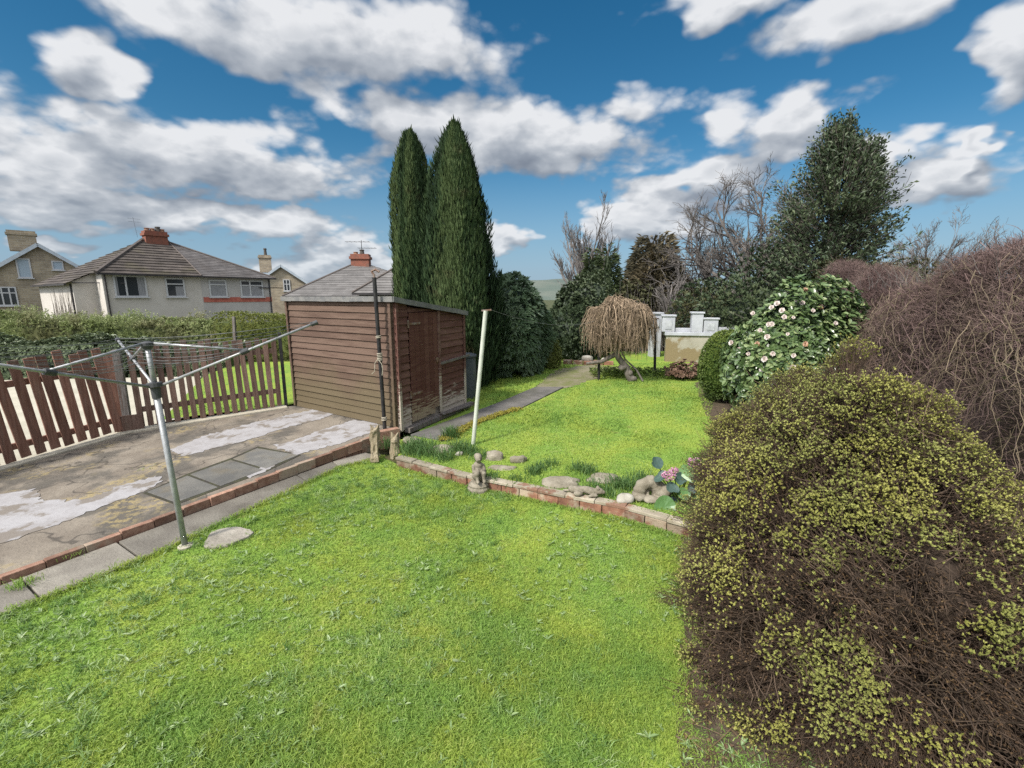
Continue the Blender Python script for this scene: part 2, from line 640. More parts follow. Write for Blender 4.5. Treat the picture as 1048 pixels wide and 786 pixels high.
# --- hills at the end of the valley
hx = np.linspace(-900, 1100, 120)
hw_ = Wob(5, 0.006, 4)
rows = []
for k, (yy, hh) in enumerate([(520, 0.0), (600, 0.45), (700, 0.8), (800, 1.0), (950, 0.9)]):
    p = np.stack([hx, np.full_like(hx, yy), 0 * hx], -1)
    rows.append(np.stack([hx, np.full_like(hx, yy), -6 + hh * (31 + 7 * hw_(p)) * np.clip(1.12 - (hx - 40) / 330, 0.45, 1)], -1))
V = np.concatenate(rows)
n = len(hx)
ii = (np.arange(len(rows) - 1)[:, None] * n + np.arange(n - 1)[None]).ravel()
m_hill = surf('moor_and_woods', (0.085, 0.11, 0.09), (0.12, 0.135, 0.11), 0.02, (0.06, 0.085, 0.075), 0.008, 0.8, world_space=True, bump=0.0)
struct(npmesh('hills', V, [np.stack([ii, ii + 1, ii + n + 1, ii + n], -1)], m_hill, smooth=True))

# --- lines of the garden
K0, K1 = GP(0, 592), GP(383, 446)
kd = (K1 - K0)
kd.z = 0
kd.normalize()
kn = Vector((kd.y, -kd.x, 0))                        # from the patio towards the lawn
KB = K0 - kd * 3.0
L0, L1, L2, L3 = G(0, 632), G(155, 570), G(350, 478), G(392, 468)
LB = L0 - kd * 3.0
bed = [G(408, 468, ZU), G(480, 487, ZU), G(552, 501, ZU), G(641, 519, ZU), G(684, 531, ZU)]
bd = (bed[-1] - bed[-2]).normalized()
bed.append(bed[-1] + bd * 1.4)

shed_c, shed_l, shed_r = GP(408, 438), GP(304, 415), G(475, 415, 0.12)

# lower lawn
lawn_poly = [LB, L0, L1, L2, L3] + [Vector((p.x, p.y, 0)) for p in bed] + [Vector((6.5, 2.6, 0)), Vector((6.5, -3, 0)), Vector((LB.x, -3, 0))]


def lawnmat(name):
    m, t = new_mat(name)
    pos = t.n('ShaderNodeNewGeometry').outputs['Position']
    col = t.mix(t.step(t.noise(pos, 2.2, 5), 0.38, 0.62), (0.16, 0.26, 0.045), (0.23, 0.30, 0.05))
    col = t.mix(t.step(t.noise(pos, 60, 4), 0.45, 0.75), col, (0.085, 0.13, 0.03))
    col = t.mix(t.math('MULTIPLY', t.step(t.noise(pos, 5.0, 4), 0.62, 0.72), 0.5), col, (0.17, 0.13, 0.06))
    b = t.n('ShaderNodeBsdfPrincipled', {'Base Color': col, 'Roughness': 0.9, 'Specular IOR Level': 0.1})
    bp = t.n('ShaderNodeBump', {'Strength': 0.5, 'Distance': 0.015, 'Height': t.noise(pos, 70, 5, 0.7)})
    t.t.links.new(bp.outputs[0], b.inputs['Normal'])
    t.n('ShaderNodeOutputMaterial', {0: b.outputs[0]})
    return m


m_lawn = lawnmat('lawn_turf')
struct(MB().poly(lawn_poly, 0.0).build('lawn', m_lawn, fix=False))

# upper garden: one raised sheet with the second lawn, running back past the trees
PR = [G(455, 452, ZU), G(490, 433, ZU), G(532, 419, ZU), G(577, 397, ZU)]            # right edge of the upper path
PL = [G(420, 446, ZU), G(470, 428, ZU), G(507, 414, ZU), G(548, 397, ZU)]            # its left edge
up_poly = [Vector((p.x, p.y, ZU)) for p in bed] + [Vector((9, 2.6, ZU)), Vector((12, 16, ZU)), Vector((-3, 16, ZU)), Vector((-3.2, 8.6, ZU)), Vector((-1.2, 6.2, ZU)), Vector((-1.55, 5.9, ZU))]
m_upper = m_lawn
struct(MB().prism(up_poly, -0.15).build('upper_lawn', m_upper, fix=True))

# patio
zline = lambda p, dz=0.0: Vector((p.x, p.y, zp(p.x, p.y) + dz))
FR = GP(293, 416)                                    # right end of the fence
FG = GP(132, 441)                                    # gate post
FL = GP(30, 470)
fl_dir = (FL - FG).normalized()
FLB = FG + fl_dir * 3.6
bl = shed_l - (shed_c - shed_l).normalized() * 0.05
pat_poly = [zline(KB), zline(K0), zline(K1), zline(shed_c), zline(shed_l), zline(FR), zline(FG), zline(FLB), zline(FLB + Vector((-2.5, -1.5, 0)))]
m_patio = surf('weathered_concrete', (0.158, 0.132, 0.105), (0.222, 0.19, 0.152), 2.6, (0.082, 0.074, 0.063), 1.7, 0.85, rough=0.9, bump=0.5, bscale=22, dist=0.03, world_space=True, lohi3=(0.46, 0.60))
# yellow lichen crust on the concrete
t = NT(m_patio.node_tree)
pb = [x for x in m_patio.node_tree.nodes if x.type == 'BSDF_PRINCIPLED'][0]
pos = t.n('ShaderNodeNewGeometry').outputs['Position']
old = pb.inputs['Base Color'].links[0].from_socket
lich = t.math('MULTIPLY', t.step(t.noise(pos, 1.6, 3, 0.5), 0.52, 0.64), t.step(t.noise(pos, 14.0, 5, 0.65), 0.46, 0.56))
c2 = t.mix(t.math('MULTIPLY', lich, 0.7), old, (0.30, 0.235, 0.11))
crk = t.n('ShaderNodeTexVoronoi', {'Vector': t.n('ShaderNodeVectorMath', {0: pos, 1: t.n('ShaderNodeVectorMath', {0: t.n('ShaderNodeTexNoise', {'Vector': pos, 'Scale': 3.0}).outputs[1], 'Scale': 0.6}, operation='SCALE').outputs[0]}).outputs[0], 'Scale': 1.1}, feature='DISTANCE_TO_EDGE').outputs['Distance']
c3 = t.mix(t.math('MULTIPLY', t.math('SUBTRACT', 1.0, t.step(crk, 0.0, 0.02)), 0.7), c2, (0.04, 0.035, 0.03))
t.t.links.new(c3, pb.inputs['Base Color'])
struct(MB().prism(pat_poly, -0.2).build('patio', m_patio, fix=True))


def jag(pts, step=0.06, amp=0.03, seed=1):
    r = random.Random(seed)
    out = []
    for i, p in enumerate(pts):
        q = pts[(i + 1) % len(pts)]
        L = (q - p).length
        k = max(1, int(L / step))
        d = (q - p) / k
        nn = Vector((-(q - p).y, (q - p).x, 0)).normalized()
        for j in range(k):
            out.append(p + d * j + nn * r.gauss(0, amp) * (0.6 if j else 0.3))
    return out


m_paint = surf('worn_white_paint', (0.315, 0.303, 0.305), (0.265, 0.25, 0.248), 7, (0.165, 0.14, 0.115), 4.5, 0.9, rough=0.75, bump=0.25, bscale=30, world_space=True, lohi3=(0.51, 0.60))
WHITE = [[(174, 460), (210, 446), (262, 432), (300, 424), (322, 419), (342, 424), (325, 430), (292, 438), (262, 448), (228, 457), (188, 467)],
         [(279, 456), (300, 451), (330, 440), (362, 430), (388, 433), (383, 442), (345, 455), (303, 466)],
         [(-30, 510), (38, 500), (43, 512), (88, 511), (130, 495), (160, 487), (168, 492), (150, 502), (110, 517), (60, 537), (-30, 566)],
         [(250, 487), (268, 478), (281, 476), (272, 483), (256, 490)]]
for i, w_ in enumerate(WHITE):
    pts = jag([GP(x, y) for x, y in w_], 0.035, 0.028, i)
    pts = [zline(p, 0.004) for p in pts]
    o = MB().poly(pts[::-1]).build('paint_patch', m_paint)
    struct(o)
m_slab = surf('grey_slab', (0.105, 0.102, 0.095), (0.15, 0.143, 0.128), 5, (0.15, 0.125, 0.085), 2.8, 0.6, var=0.2, rough=0.85, bump=0.35, bscale=60, world_space=True)
mb = MB()
for q in ([(150, 504), (192, 487), (224, 499), (180, 515)], [(194, 486), (236, 471), (270, 481), (226, 498)], [(238, 470), (263, 459), (306, 466), (272, 480)]):
    P = [zline(GP(x, y), 0.007) for x, y in q]
    ctr = sum(P, Vector()) / 4
    P = [p + (ctr - p).normalized() * 0.006 for p in P]
    mb.prism([P[0], P[3], P[2], P[1]], 0.0, var=random.random())
struct(mb.build('patio_slabs', m_slab, bevel=0.003, fix=True))
m_gap = surf('dark_joint', (0.035, 0.03, 0.024), (0.05, 0.05, 0.025), 20, bump=0.3, world_space=True)
struct(MB().poly([zline(GP(x, y), 0.003) for x, y in ((146, 505), (180, 517), (272, 483), (308, 466), (264, 457), (236, 469), (192, 485))][::1]).build('slab_joints', m_gap, fix=True))

# path of slabs between the kerb and the lawn
m_path = surf('path_concrete', (0.145, 0.13, 0.11), (0.195, 0.178, 0.15), 4, (0.095, 0.085, 0.068), 2.4, 0.7, rough=0.9, bump=0.5, bscale=50, var=0.28, world_space=True)


def on_line(a, b, t):
    return a + (b - a) * t


def pz(t):
    p = K0 + kd * t
    return 0.022 + 0.30 * max(0.0, zp(p.x, p.y) - 0.05) if t < T_END else 0.022


def kpt(t):
    p = K0 + kd * t + kn * 0.045
    return Vector((p.x, p.y, pz(t) + 0.004))


def lpt(t):
    p = K0 + kd * t
    # walk across to the lawn's edge
    best = None
    pl = [LB, L0, L1, L2, L3]
    for a, b in zip(pl, pl[1:]):
        den = kn.x * (b - a).y - kn.y * (b - a).x
        if abs(den) < 1e-6:
            continue
        s = ((p - a).x * kn.y - (p - a).y * kn.x) / ((b - a).x * kn.y - (b - a).y * kn.x)
        if 0 <= s <= 1.0001:
            best = a + (b - a) * s
    if best is None:
        best = L3 if t > 2 else p + kn * 0.5
    return Vector((best.x, best.y, 0.016))


def tk(px, py):
    p = G(px, py, 0.03)
    return (p - K0).dot(kd)


T_END = tk(345, 476) + 0.03
cuts = [-3.0, -1.6, tk(30, 600), tk(128, 560), tk(300, 487), tk(345, 476), tk(372, 462)]
vars_ = [0.6, 0.6, 1.0, 0.35, 0.2, 0.9]
mb = MB()
for a, b, vv in zip(cuts, cuts[1:], vars_):
    e = 0.008
    q = [kpt(a + e), lpt(a + e), lpt(b - e), kpt(b - e)]
    mb.prism(q, -0.06, vv)
struct(mb.build('path', m_path, bevel=0.004, fix=True))
m_joint = surf('path_joint_soil', (0.05, 0.04, 0.03), (0.03, 0.035, 0.015), 20, bump=0.4, world_space=True)
struct(MB().poly([KB + kn * 0.02 - Vector((0, 0, KB.z)), LB, L0, L1, L2, L3, Vector((K1.x, K1.y, 0)), Vector((K0.x, K0.y, 0))], 0.004).build('path_bed', m_joint))

# upper path beside the shed
m_path2 = surf('dark_path_concrete', (0.10, 0.094, 0.088), (0.145, 0.135, 0.125), 4, (0.08, 0.078, 0.06), 1.5, 0.7, rough=0.9, bump=0.4, bscale=40, world_space=True)
mb = MB()
for i in range(3):
    for k in range(2):
        t0, t1 = k / 2 + 0.006, (k + 1) / 2 - 0.006
        q = [on_line(PL[i], PL[i + 1], t0), on_line(PR[i], PR[i + 1], t0), on_line(PR[i], PR[i + 1], t1), on_line(PL[i], PL[i + 1], t1)]
        mb.prism([p + Vector((0, 0, 0.02 + 0.006 * ((i + k) % 2))) for p in q], ZU - 0.05)
struct(mb.build('path', m_path2, bevel=0.004, fix=True))
# yellow moss along its edge is grown further down; bare earth under the shrubs
m_soil = surf('soil_and_litter', (0.075, 0.055, 0.038), (0.115, 0.085, 0.055), 9, (0.04, 0.045, 0.02), 2.0, 0.6, rough=0.95, bump=0.9, bscale=45, dist=0.03, world_space=True)
soil1 = [G(700, 640), G(690, 700), G(700, 800), Vector((1.2, 0.6, 0)), Vector((6, 0.6, 0)), Vector((6, 3.0, 0)), Vector((2.4, 3.25, 0)), Vector((1.45, 3.6, 0))]
struct(MB().poly(jag(soil1, 0.08, 0.03, 4), 0.004).build('soil', m_soil))
soil2 = [G(712, 392, ZU), G(722, 425, ZU), G(745, 447, ZU), G(745, 475, ZU), Vector((2.6, 4.2, 0)), Vector((9, 4, 0)), Vector((9, 11, 0)), Vector((4.8, 10.8, 0))]
struct(MB().poly(jag(soil2, 0.1, 0.04, 5), ZU + 0.004).build('soil', m_soil))
dirt = [G(548, 396, ZU), G(577, 398, ZU), G(606, 389, ZU), G(622, 380, ZU), G(640, 376, ZU), G(600, 373, ZU), G(572, 378, ZU), G(556, 388, ZU)]
m_dirt = surf('trodden_earth', (0.19, 0.17, 0.11), (0.13, 0.14, 0.05), 5, (0.22, 0.19, 0.14), 1.2, 0.6, rough=0.95, bump=0.6, world_space=True)
struct(MB().poly(jag(dirt, 0.15, 0.07, 6), ZU + 0.004).build('dirt_path', m_dirt))

# beyond the fence: pale drive, then grass
m_drive = surf('cream_concrete_drive', (0.35, 0.325, 0.255), (0.41, 0.38, 0.305), 2.0, (0.29, 0.265, 0.205), 0.6, 0.5, rough=0.9, bump=0.2, bscale=60, world_space=True)
fo = Vector((-0.5, 0.85, 0)) * 0.06
dv = [FLB + Vector((-8, -5, 0)), FLB + fo, FG + fo, FR + fo + Vector((-1.3, -0.6, 0)), D(205, 380, 10.2), D(-400, 380, 10.2)]
MBd = MB().poly([zline(p, 0.0) for p in dv])
struct(MBd.build('driveway', m_drive, fix=False))
nl = [FR + fo + Vector((-1.55, -0.70, 0)), FR + fo, Vector((-3.3, 8.2, 0)), Vector((-3.0, 12, 0)), Vector((-7.2, 12, 0)), D(208, 380, 10.2)]
struct(MB().poly([zline(p, 0.006) for p in nl]).build('neighbour_lawn', m_lawn))
# pale strip of concrete the fence stands on
m_strip = surf('pale_concrete', (0.42, 0.38, 0.30), (0.33, 0.30, 0.24), 6, rough=0.9, bump=0.3, world_space=True)
mb = MB()
for a, b in ((FLB, FG), (FG, FR)):
    a, b = zline(a), zline(b)
    o_ = Vector(((b - a).y, -(b - a).x, 0)).normalized() * 0.06
    mb.beam(a + o_ + Vector((0, 0, -0.03)), b + o_ + Vector((0, 0, -0.03)), 0.20, 0.11)
struct(mb.build('fence_footing', m_strip, bevel=0.008))

# ================================================================== GARDEN EDGES
m_brick = surf('old_red_brick', (0.21, 0.115, 0.08), (0.29, 0.175, 0.125), 18, (0.27, 0.225, 0.17), 3, 0.75, rough=0.9, bump=0.5, bscale=60, dist=0.01, var=0.35, world_space=True, lohi3=(0.5, 0.62))


def brick_run(mb, pts, width, zt, zb, size=0.225, gap=0.012, jitter=0.006, seed=0):
    r = random.Random(seed)
    for a, b in zip(pts, pts[1:]):
        a, b = Vector(a), Vector(b)
        d = b - a
        d.z = 0
        L = d.length
        d.normalize()
        nrml = Vector((-d.y, d.x, 0))
        k = max(1, round(L / size))
        for i in range(k):
            c = a + d * (L * (i + 0.5) / k) + nrml * r.gauss(0, jitter)
            top = zt(c.x, c.y) + r.gauss(0, jitter * 0.8)
            ang = math.atan2(d.y, d.x) + r.gauss(0, 0.02)
            lo = zb(c.x, c.y)
            mb.box((c.x, c.y, (top + lo) / 2), (L / k - gap, width, top - lo), ang, r.random())


mb = MB()
brick_run(mb, [KB, K0, K1], 0.06, lambda x, y: zp(x, y) + 0.010, lambda x, y: 0.5 * zp(x, y) - 0.02, gap=0.004, jitter=0.003, seed=1)
brick_run(mb, [K0 + kd * 2.0, K1], 0.058, lambda x, y: 0.5 * zp(x, y) - 0.026, lambda x, y: -0.1, seed=2)
brick_run(mb, [K1 + kd * 0.06, shed_c + kn * 0.05 - kd * 0.05], 0.10, lambda x, y: zp(x, y) + 0.03, lambda x, y: 0.10, seed=3)
brick_run(mb, [K1 + kd * 0.06, shed_c + kn * 0.05 - kd * 0.05], 0.10, lambda x, y: 0.09, lambda x, y: -0.02, seed=4)
o = mb.build('brick_kerb', m_brick, bevel=0.006, origin=K1)
tag(o, 'long red brick kerb along the edge of the concrete patio', 'kerb')

mb = MB()
m_edge = surf('bed_brick', (0.15, 0.07, 0.045), (0.22, 0.11, 0.07), 14, (0.34, 0.29, 0.215), 4, 0.7, rough=0.9, bump=0.5, bscale=60, dist=0.01, var=0.35, world_space=True, lohi3=(0.47, 0.60))
brick_run(mb, bed, 0.085, lambda x, y: ZU - 0.012, lambda x, y: -0.05, gap=0.006, seed=8, jitter=0.004)
edg = thing('brick_edging', 'low brick edging holding up the flower bed between the two lawns', 'edging', bed[2])
mb.build('brick_course', m_edge, edg, bevel=0.005)
m_top = surf('weathered_edging_top', (0.25, 0.215, 0.16), (0.32, 0.28, 0.215), 10, (0.20, 0.10, 0.065), 3.2, 0.85, rough=0.95, bump=0.5, bscale=50, dist=0.01, var=0.25, world_space=True, lohi3=(0.52, 0.58))
mb = MB()
brick_run(mb, bed, 0.10, lambda x, y: ZU + 0.018, lambda x, y: ZU - 0.011, size=0.30, gap=0.004, seed=9, jitter=0.004)
mb.build('top_course', m_top, edg, bevel=0.005)

# round stepping stone in the lawn
st = G(233, 551, 0.0)
pts = []
for k in range(18):
    a = 2 * math.pi * k / 18
    rr = 0.165 * (1 + 0.10 * math.sin(3 * a + 0.6) + 0.05 * math.sin(5 * a))
    pts.append(Vector((st.x + rr * 1.05 * math.cos(a), st.y + rr * math.sin(a), 0.025)))
m_stone = surf('grey_stone', (0.24, 0.215, 0.18), (0.33, 0.30, 0.255), 8, (0.15, 0.14, 0.11), 5, 0.6, rough=0.9, bump=0.6, bscale=40, dist=0.015)
o = MB().prism(pts, -0.03).build('stepping_stone', m_stone, bevel=0.008, origin=st)
tag(o, 'flat rounded grey stone slab set in the grass beside the airer', 'stone slab')

# ================================================================== FENCE
m_redwood = surf('red_brown_fence_stain', (0.15, 0.072, 0.05), (0.22, 0.118, 0.087), 3, (0.20, 0.13, 0.10), 2.5, 0.55, rough=0.8, bump=0.35, bscale=16, stretch=(14, 14, 1.2), var=0.3, world_space=True)
m_darkwood = surf('dark_brown_fence_stain', (0.115, 0.068, 0.05), (0.18, 0.115, 0.09), 3, (0.17, 0.13, 0.10), 2.5, 0.55, rough=0.85, bump=0.35, bscale=16, stretch=(14, 14, 1.2), var=0.3, world_space=True)
m_greywood = surf('grey_old_post', (0.16, 0.145, 0.135), (0.10, 0.085, 0.075), 4, (0.12, 0.07, 0.05), 2, 0.6, rough=0.85, bump=0.4, bscale=16, stretch=(10, 10, 1.2), world_space=True)
m_black = surf('black_paint', (0.012, 0.012, 0.013), (0.03, 0.028, 0.027), 9, rough=0.5, bump=0.15)


def picket_run(root, A, B, count, h, width, mat, lean, front, seed, hvar=0.02, rails=(0.22, 0.80)):
    r = random.Random(seed)
    A, B = Vector(A), Vector(B)
    d = (B - A)
    d.z = 0
    d.normalize()
    nn = Vector((front[0], front[1], 0)).normalized()
    for i in range(count):
        t = (i + 0.5) / count
        p = A + (B - A) * t
        p.z = zp(p.x, p.y) + 0.035 + r.uniform(-0.005, 0.02)
        hh = h + r.gauss(0, hvar)
        ln = lean + r.gauss(0, 0.012)
        ez = (Vector((0, 0, 1)) * math.cos(ln) - d * math.sin(ln) + nn * r.gauss(0, 0.01)).normalized()
        ex = (d * math.cos(ln) + Vector((0, 0, 1)) * math.sin(ln)).normalized()
        ey = nn
        mb = MB()
        c = p + ez * hh / 2 + nn * 0.035
        wv = width * r.uniform(0.94, 1.06)
        mb.box(c, (wv, 0.02, hh), var=r.random(), ex=ex, ey=ey, ez=ez)
        mb.build('picket', mat, root, bevel=0.003)
    for q in rails:
        mb = MB()
        o1 = Vector((0, 0, q * h + 0.035))
        a = A + o1 - d * lean * q * h + d * 0.02
        b = B + o1 - d * lean * q * h - d * 0.02
        a.z, b.z = zp(A.x, A.y) + o1.z, zp(B.x, B.y) + o1.z
        mb.beam(a, b, 0.035, 0.075, var=r.random())
        mb.build('rail', mat, root, bevel=0.003)


fn_r = Vector(((FR - FG).y, -(FR - FG).x, 0)).normalized()
fr = thing('picket_fence', 'dark brown picket fence with narrow pickets running up to the black steel post', 'fence', zline((FG + FR) / 2))
picket_run(fr, zline(FG + (FR - FG).normalized() * 0.10), zline(FR - (FR - FG).normalized() * 0.05), 18, 1.13, 0.072, m_darkwood, 0.02, fn_r, 11)
fn_l = Vector(((FG - FLB).y, -(FG - FLB).x, 0)).normalized()
fl = thing('picket_fence', 'reddish brown picket fence panel leaning beside the grey gate post', 'fence', zline((FG + FLB) / 2))
picket_run(fl, zline(FLB), zline(FG - (FG - FLB).normalized() * 0.07), 25, 1.16, 0.098, m_redwood, 0.10, fn_l, 12, rails=(0.14, 0.76))
gp = thing('gate_post', 'old grey wooden post where the two picket fences meet', 'post', zline(FG))
mb = MB().box(zline(FG, 0.55), (0.095, 0.095, 1.2), 0.5)
mb.build('post', m_greywood, gp, bevel=0.006)
fd = (FR - FG).normalized()
MB().box(zline(FG - fd * 0.085 + fn_r * 0.03, 0.55), (0.13, 0.025, 1.12), math.atan2(fd.y, fd.x)).build('cover_board', m_redwood, gp, bevel=0.004)
MB().box(zline(FG + fn_r * 0.075 + fd * 0.03, 0.13), (0.30, 0.03, 0.22), math.atan2(fd.y, fd.x)).build('foot_board', m_darkwood, gp, bevel=0.004)
o = MB().box(zline(FR, 0.60), (0.05, 0.05, 1.26), 0.5).build('fence_end_post', m_black, origin=zline(FR), bevel=0.004)
tag(o, 'square black steel post at the end of the fence by the shed', 'post')

# ================================================================== SHED
e1 = shed_l - shed_c
e1.z = 0
SL1 = e1.length
e1.normalize()
e2 = shed_r - shed_c
e2.z = 0
SL2 = e2.length
e2.normalize()
n1_ = Vector((-e1.y, e1.x, 0))
if n1_.dot(e2) > 0:
    n1_ = -n1_
n2_ = Vector((e2.y, -e2.x, 0))
if n2_.dot(e1) > 0:
    n2_ = -n2_
zs = zp(shed_c.x, shed_c.y)
ZT0, ZT1 = 1.93, 1.70                                   # eaves above the left wall and at the far end of the door wall


def shedmat(name, c1, c2, algae, bare, zbare, zalg):
    m, t = new_mat(name)
    pos = t.n('ShaderNodeNewGeometry').outputs['Position']
    z = t.n('ShaderNodeSeparateXYZ', {0: pos}).outputs[2]
    vs = t.n('ShaderNodeMapping', {'Vector': pos, 'Scale': (1.0, 1.0, 9.0)}).outputs[0]
    nz = t.noise(vs, 2.2, 6, 0.6)
    at = t.n('ShaderNodeAttribute', None, attribute_name='var').outputs['Fac']
    col = t.mix(t.step(t.math('ADD', nz, t.math('MULTIPLY', t.math('SUBTRACT', at, 0.5), 0.25)), 0.35, 0.68), c1, c2)
    na = t.noise(pos, 1.7, 5, 0.6)
    ka = t.math('MULTIPLY', t.math('SUBTRACT', 1.0, t.step(t.math('SUBTRACT', z, t.math('MULTIPLY', na, 0.9)), zalg - 0.65, zalg + 0.1)), 0.85)
    col = t.mix(ka, col, algae)
    nb = t.noise(vs, 5.0, 6, 0.65)
    kb = t.math('SUBTRACT', 1.0, t.step(t.math('SUBTRACT', z, t.math('MULTIPLY', nb, 1.3)), zbare - 0.80, zbare - 0.55))
    chip = t.step(t.noise(t.n('ShaderNodeMapping', {'Vector': pos, 'Scale': (1, 1, 16)}).outputs[0], 4.0, 6, 0.7), 0.62, 0.70)
    kb = t.math('MAXIMUM', kb, t.math('MULTIPLY', chip, 0.55))
    col = t.mix(kb, col, bare)
    b = t.n('ShaderNodeBsdfPrincipled', {'Base Color': col, 'Roughness': 0.85, 'Specular IOR Level': 0.2})
    bp = t.n('ShaderNodeBump', {'Strength': 0.4, 'Distance': 0.01, 'Height': t.noise(vs, 22, 5, 0.65)})
    t.t.links.new(bp.outputs[0], b.inputs['Normal'])
    t.n('ShaderNodeOutputMaterial', {0: b.outputs[0]})
    return m


m_shedl = shedmat('shed_boards_mossy', (0.088, 0.055, 0.041), (0.13, 0.086, 0.064), (0.112, 0.09, 0.052), (0.22, 0.16, 0.10), -0.2, 0.62)
m_shedr = shedmat('shed_boards_peeling', (0.095, 0.042, 0.032), (0.145, 0.075, 0.06), (0.11, 0.06, 0.045), (0.40, 0.345, 0.285), 0.42, 0.1)
m_door = shedmat('shed_door_stain', (0.085, 0.033, 0.025), (0.12, 0.055, 0.042), (0.10, 0.045, 0.033), (0.29, 0.23, 0.155), 0.42, 0.1)
m_felt = surf('grey_roof_felt', (0.14, 0.14, 0.14), (0.195, 0.19, 0.18), 9, (0.10, 0.10, 0.09), 3, 0.6, rough=0.95, bump=0.5, bscale=80, world_space=True)
m_rust = surf('rusty_metal', (0.16, 0.09, 0.06), (0.25, 0.2, 0.17), 12, rough=0.7, metal=0.3, bump=0.2)

shed = thing('garden_shed', 'old brown weatherboarded shed with a plank door and grey felt roof', 'shed', (shed_c.x, shed_c.y, zs))


def boards(A, dirv, L, outn, z0, zA, zB, mat, pitch=0.108, seed=0, name='wall'):
    """Overlapping weatherboards on one wall; zA and zB are the wall's top at its two ends."""
    r = random.Random(seed)
    mb = MB()
    k = int(math.ceil((max(zA, zB) - z0) / pitch))
    for i in range(k):
        lo, hi = z0 + i * pitch, z0 + (i + 1) * pitch + 0.015
        a_lo, a_hi, b_lo, b_hi = lo, min(hi, zA), lo, min(hi, zB)
        if a_hi - a_lo < 0.01 or b_hi - b_lo < 0.01:
            a_hi, b_hi = max(a_hi, a_lo + 0.01), max(b_hi, b_lo + 0.01)
            if min(zA, zB) - lo < -0.1:
                continue
        w0, w1 = 0.030 + r.uniform(-0.002, 0.005), 0.010
        sag = r.gauss(0, 0.003)
        P, Q = A, A + dirv * L
        p = []
        for (zz0, zz1, off) in ((a_lo, b_lo + sag, w0), (a_hi, b_hi + sag, w1)):
            p += [Vector((P.x, P.y, zz0)), Vector((P.x, P.y, zz0)) + outn * off, Vector((Q.x, Q.y, zz1)) + outn * off, Vector((Q.x, Q.y, zz1))]
        mb.hexa(p, r.random())
    o = mb.build(name, mat, shed, fix=True)
    return o


# plain inner walls so that nothing shows through, then the boards
body = MB()
ins = 0.03
cb = shed_c + (e1 + e2) * ins
ps = [shed_c + e1 * 0.02 + e2 * 0.02, shed_c + e2 * (SL2 - 0.02) + e1 * 0.02, shed_c + e2 * (SL2 - 0.02) + e1 * (SL1 - 0.02), shed_c + e1 * (SL1 - 0.02) + e2 * 0.02]
tops = [ZT0, ZT1, ZT1, ZT0]
body.hexa([Vector((p.x, p.y, ZU + 0.01)) for p in ps] + [Vector((p.x, p.y, z - 0.03)) for p, z in zip(ps, tops)])
body.build('carcass', m_shedr, shed, fix=True)
ZSL = zs + 0.01
boards(shed_c, e1, SL1, n1_, ZSL, ZT0, ZT0, m_shedl, 0.098, 3)
d0_, d1_ = 0.156 * SL2, 0.549 * SL2
zslope = lambda s: ZT0 + (ZT1 - ZT0) * s / SL2
zr = 0.15
boards(shed_c, e2, d0_ - 0.01, n2_, zr, zslope(0), zslope(d0_), m_shedr, 0.105, 4)
boards(shed_c + e2 * (d1_ + 0.05), e2, SL2 - d1_ - 0.05, n2_, zr, zslope(d1_ + 0.05), zslope(SL2), m_shedr, 0.105, 5)
boards(shed_c + e2 * SL2, e1, SL1, e2, zr, ZT1, ZT1, m_shedr, 0.105, 6)
boards(shed_c + e1 * SL1, e2, SL2, e1, zr, ZT0, ZT1, m_shedl, 0.105, 7)
# board above the door
hd = MB()
ztop = 1.77
for i in range(2):
    hd.hexa([shed_c + e2 * s + n2_ * o_ - Vector((0, 0, shed_c.z)) + Vector((0, 0, zz)) for zz in (ztop + 0.01 + i * 0.07,) for s, o_ in ((d0_, 0), (d0_, 0.028), (d1_ + 0.04, 0.028), (d1_ + 0.04, 0))] +
            [shed_c + e2 * s + n2_ * o_ - Vector((0, 0, shed_c.z)) + Vector((0, 0, min(ztop + 0.075 + i * 0.07, zslope(s) - 0.002))) for s, o_ in ((d0_, 0), (d0_, 0.014), (d1_ + 0.04, 0.014), (d1_ + 0.04, 0))], 0.4)
    if ztop + 0.08 > zslope(d1_):
        break
hd.build('door_header', m_shedr, shed, fix=True)
# corner and door trims
m_trim = shedmat('shed_trim_peeling', (0.105, 0.05, 0.04), (0.17, 0.10, 0.08), (0.11, 0.06, 0.045), (0.40, 0.35, 0.28), 0.75, 0.1)


def trim(s, w_, z0, z1, off):
    c = shed_c + e2 * s + n2_ * off
    MB().box((c.x, c.y, (z0 + z1) / 2), (w_, 0.022, z1 - z0), math.atan2(e2.y, e2.x), random.random()).build('corner_trim' if w_ != 0.052 else 'door_frame', m_trim, shed, bevel=0.003)


trim(0.02, 0.05, zr, zslope(0.02) - 0.01, 0.042)
trim(d1_ + 0.022, 0.052, 0.2, zslope(d1_) - 0.02, 0.043)
trim(SL2 - 0.02, 0.045, zr, zslope(SL2) - 0.01, 0.042)
cc = shed_c + e1 * 0.02 + n1_ * 0.045
MB().box((cc.x, cc.y, (ZSL + ZT0) / 2), (0.045, 0.022, ZT0 - ZSL - 0.02), math.atan2(e1.y, e1.x)).build('corner_trim', m_shedl, shed, bevel=0.003)
cc = shed_c + e1 * (SL1 - 0.02) + n1_ * 0.045
MB().box((cc.x, cc.y, (ZSL + ZT0) / 2), (0.045, 0.022, ZT0 - ZSL - 0.02), math.atan2(e1.y, e1.x)).build('corner_trim', m_shedl, shed, bevel=0.003)
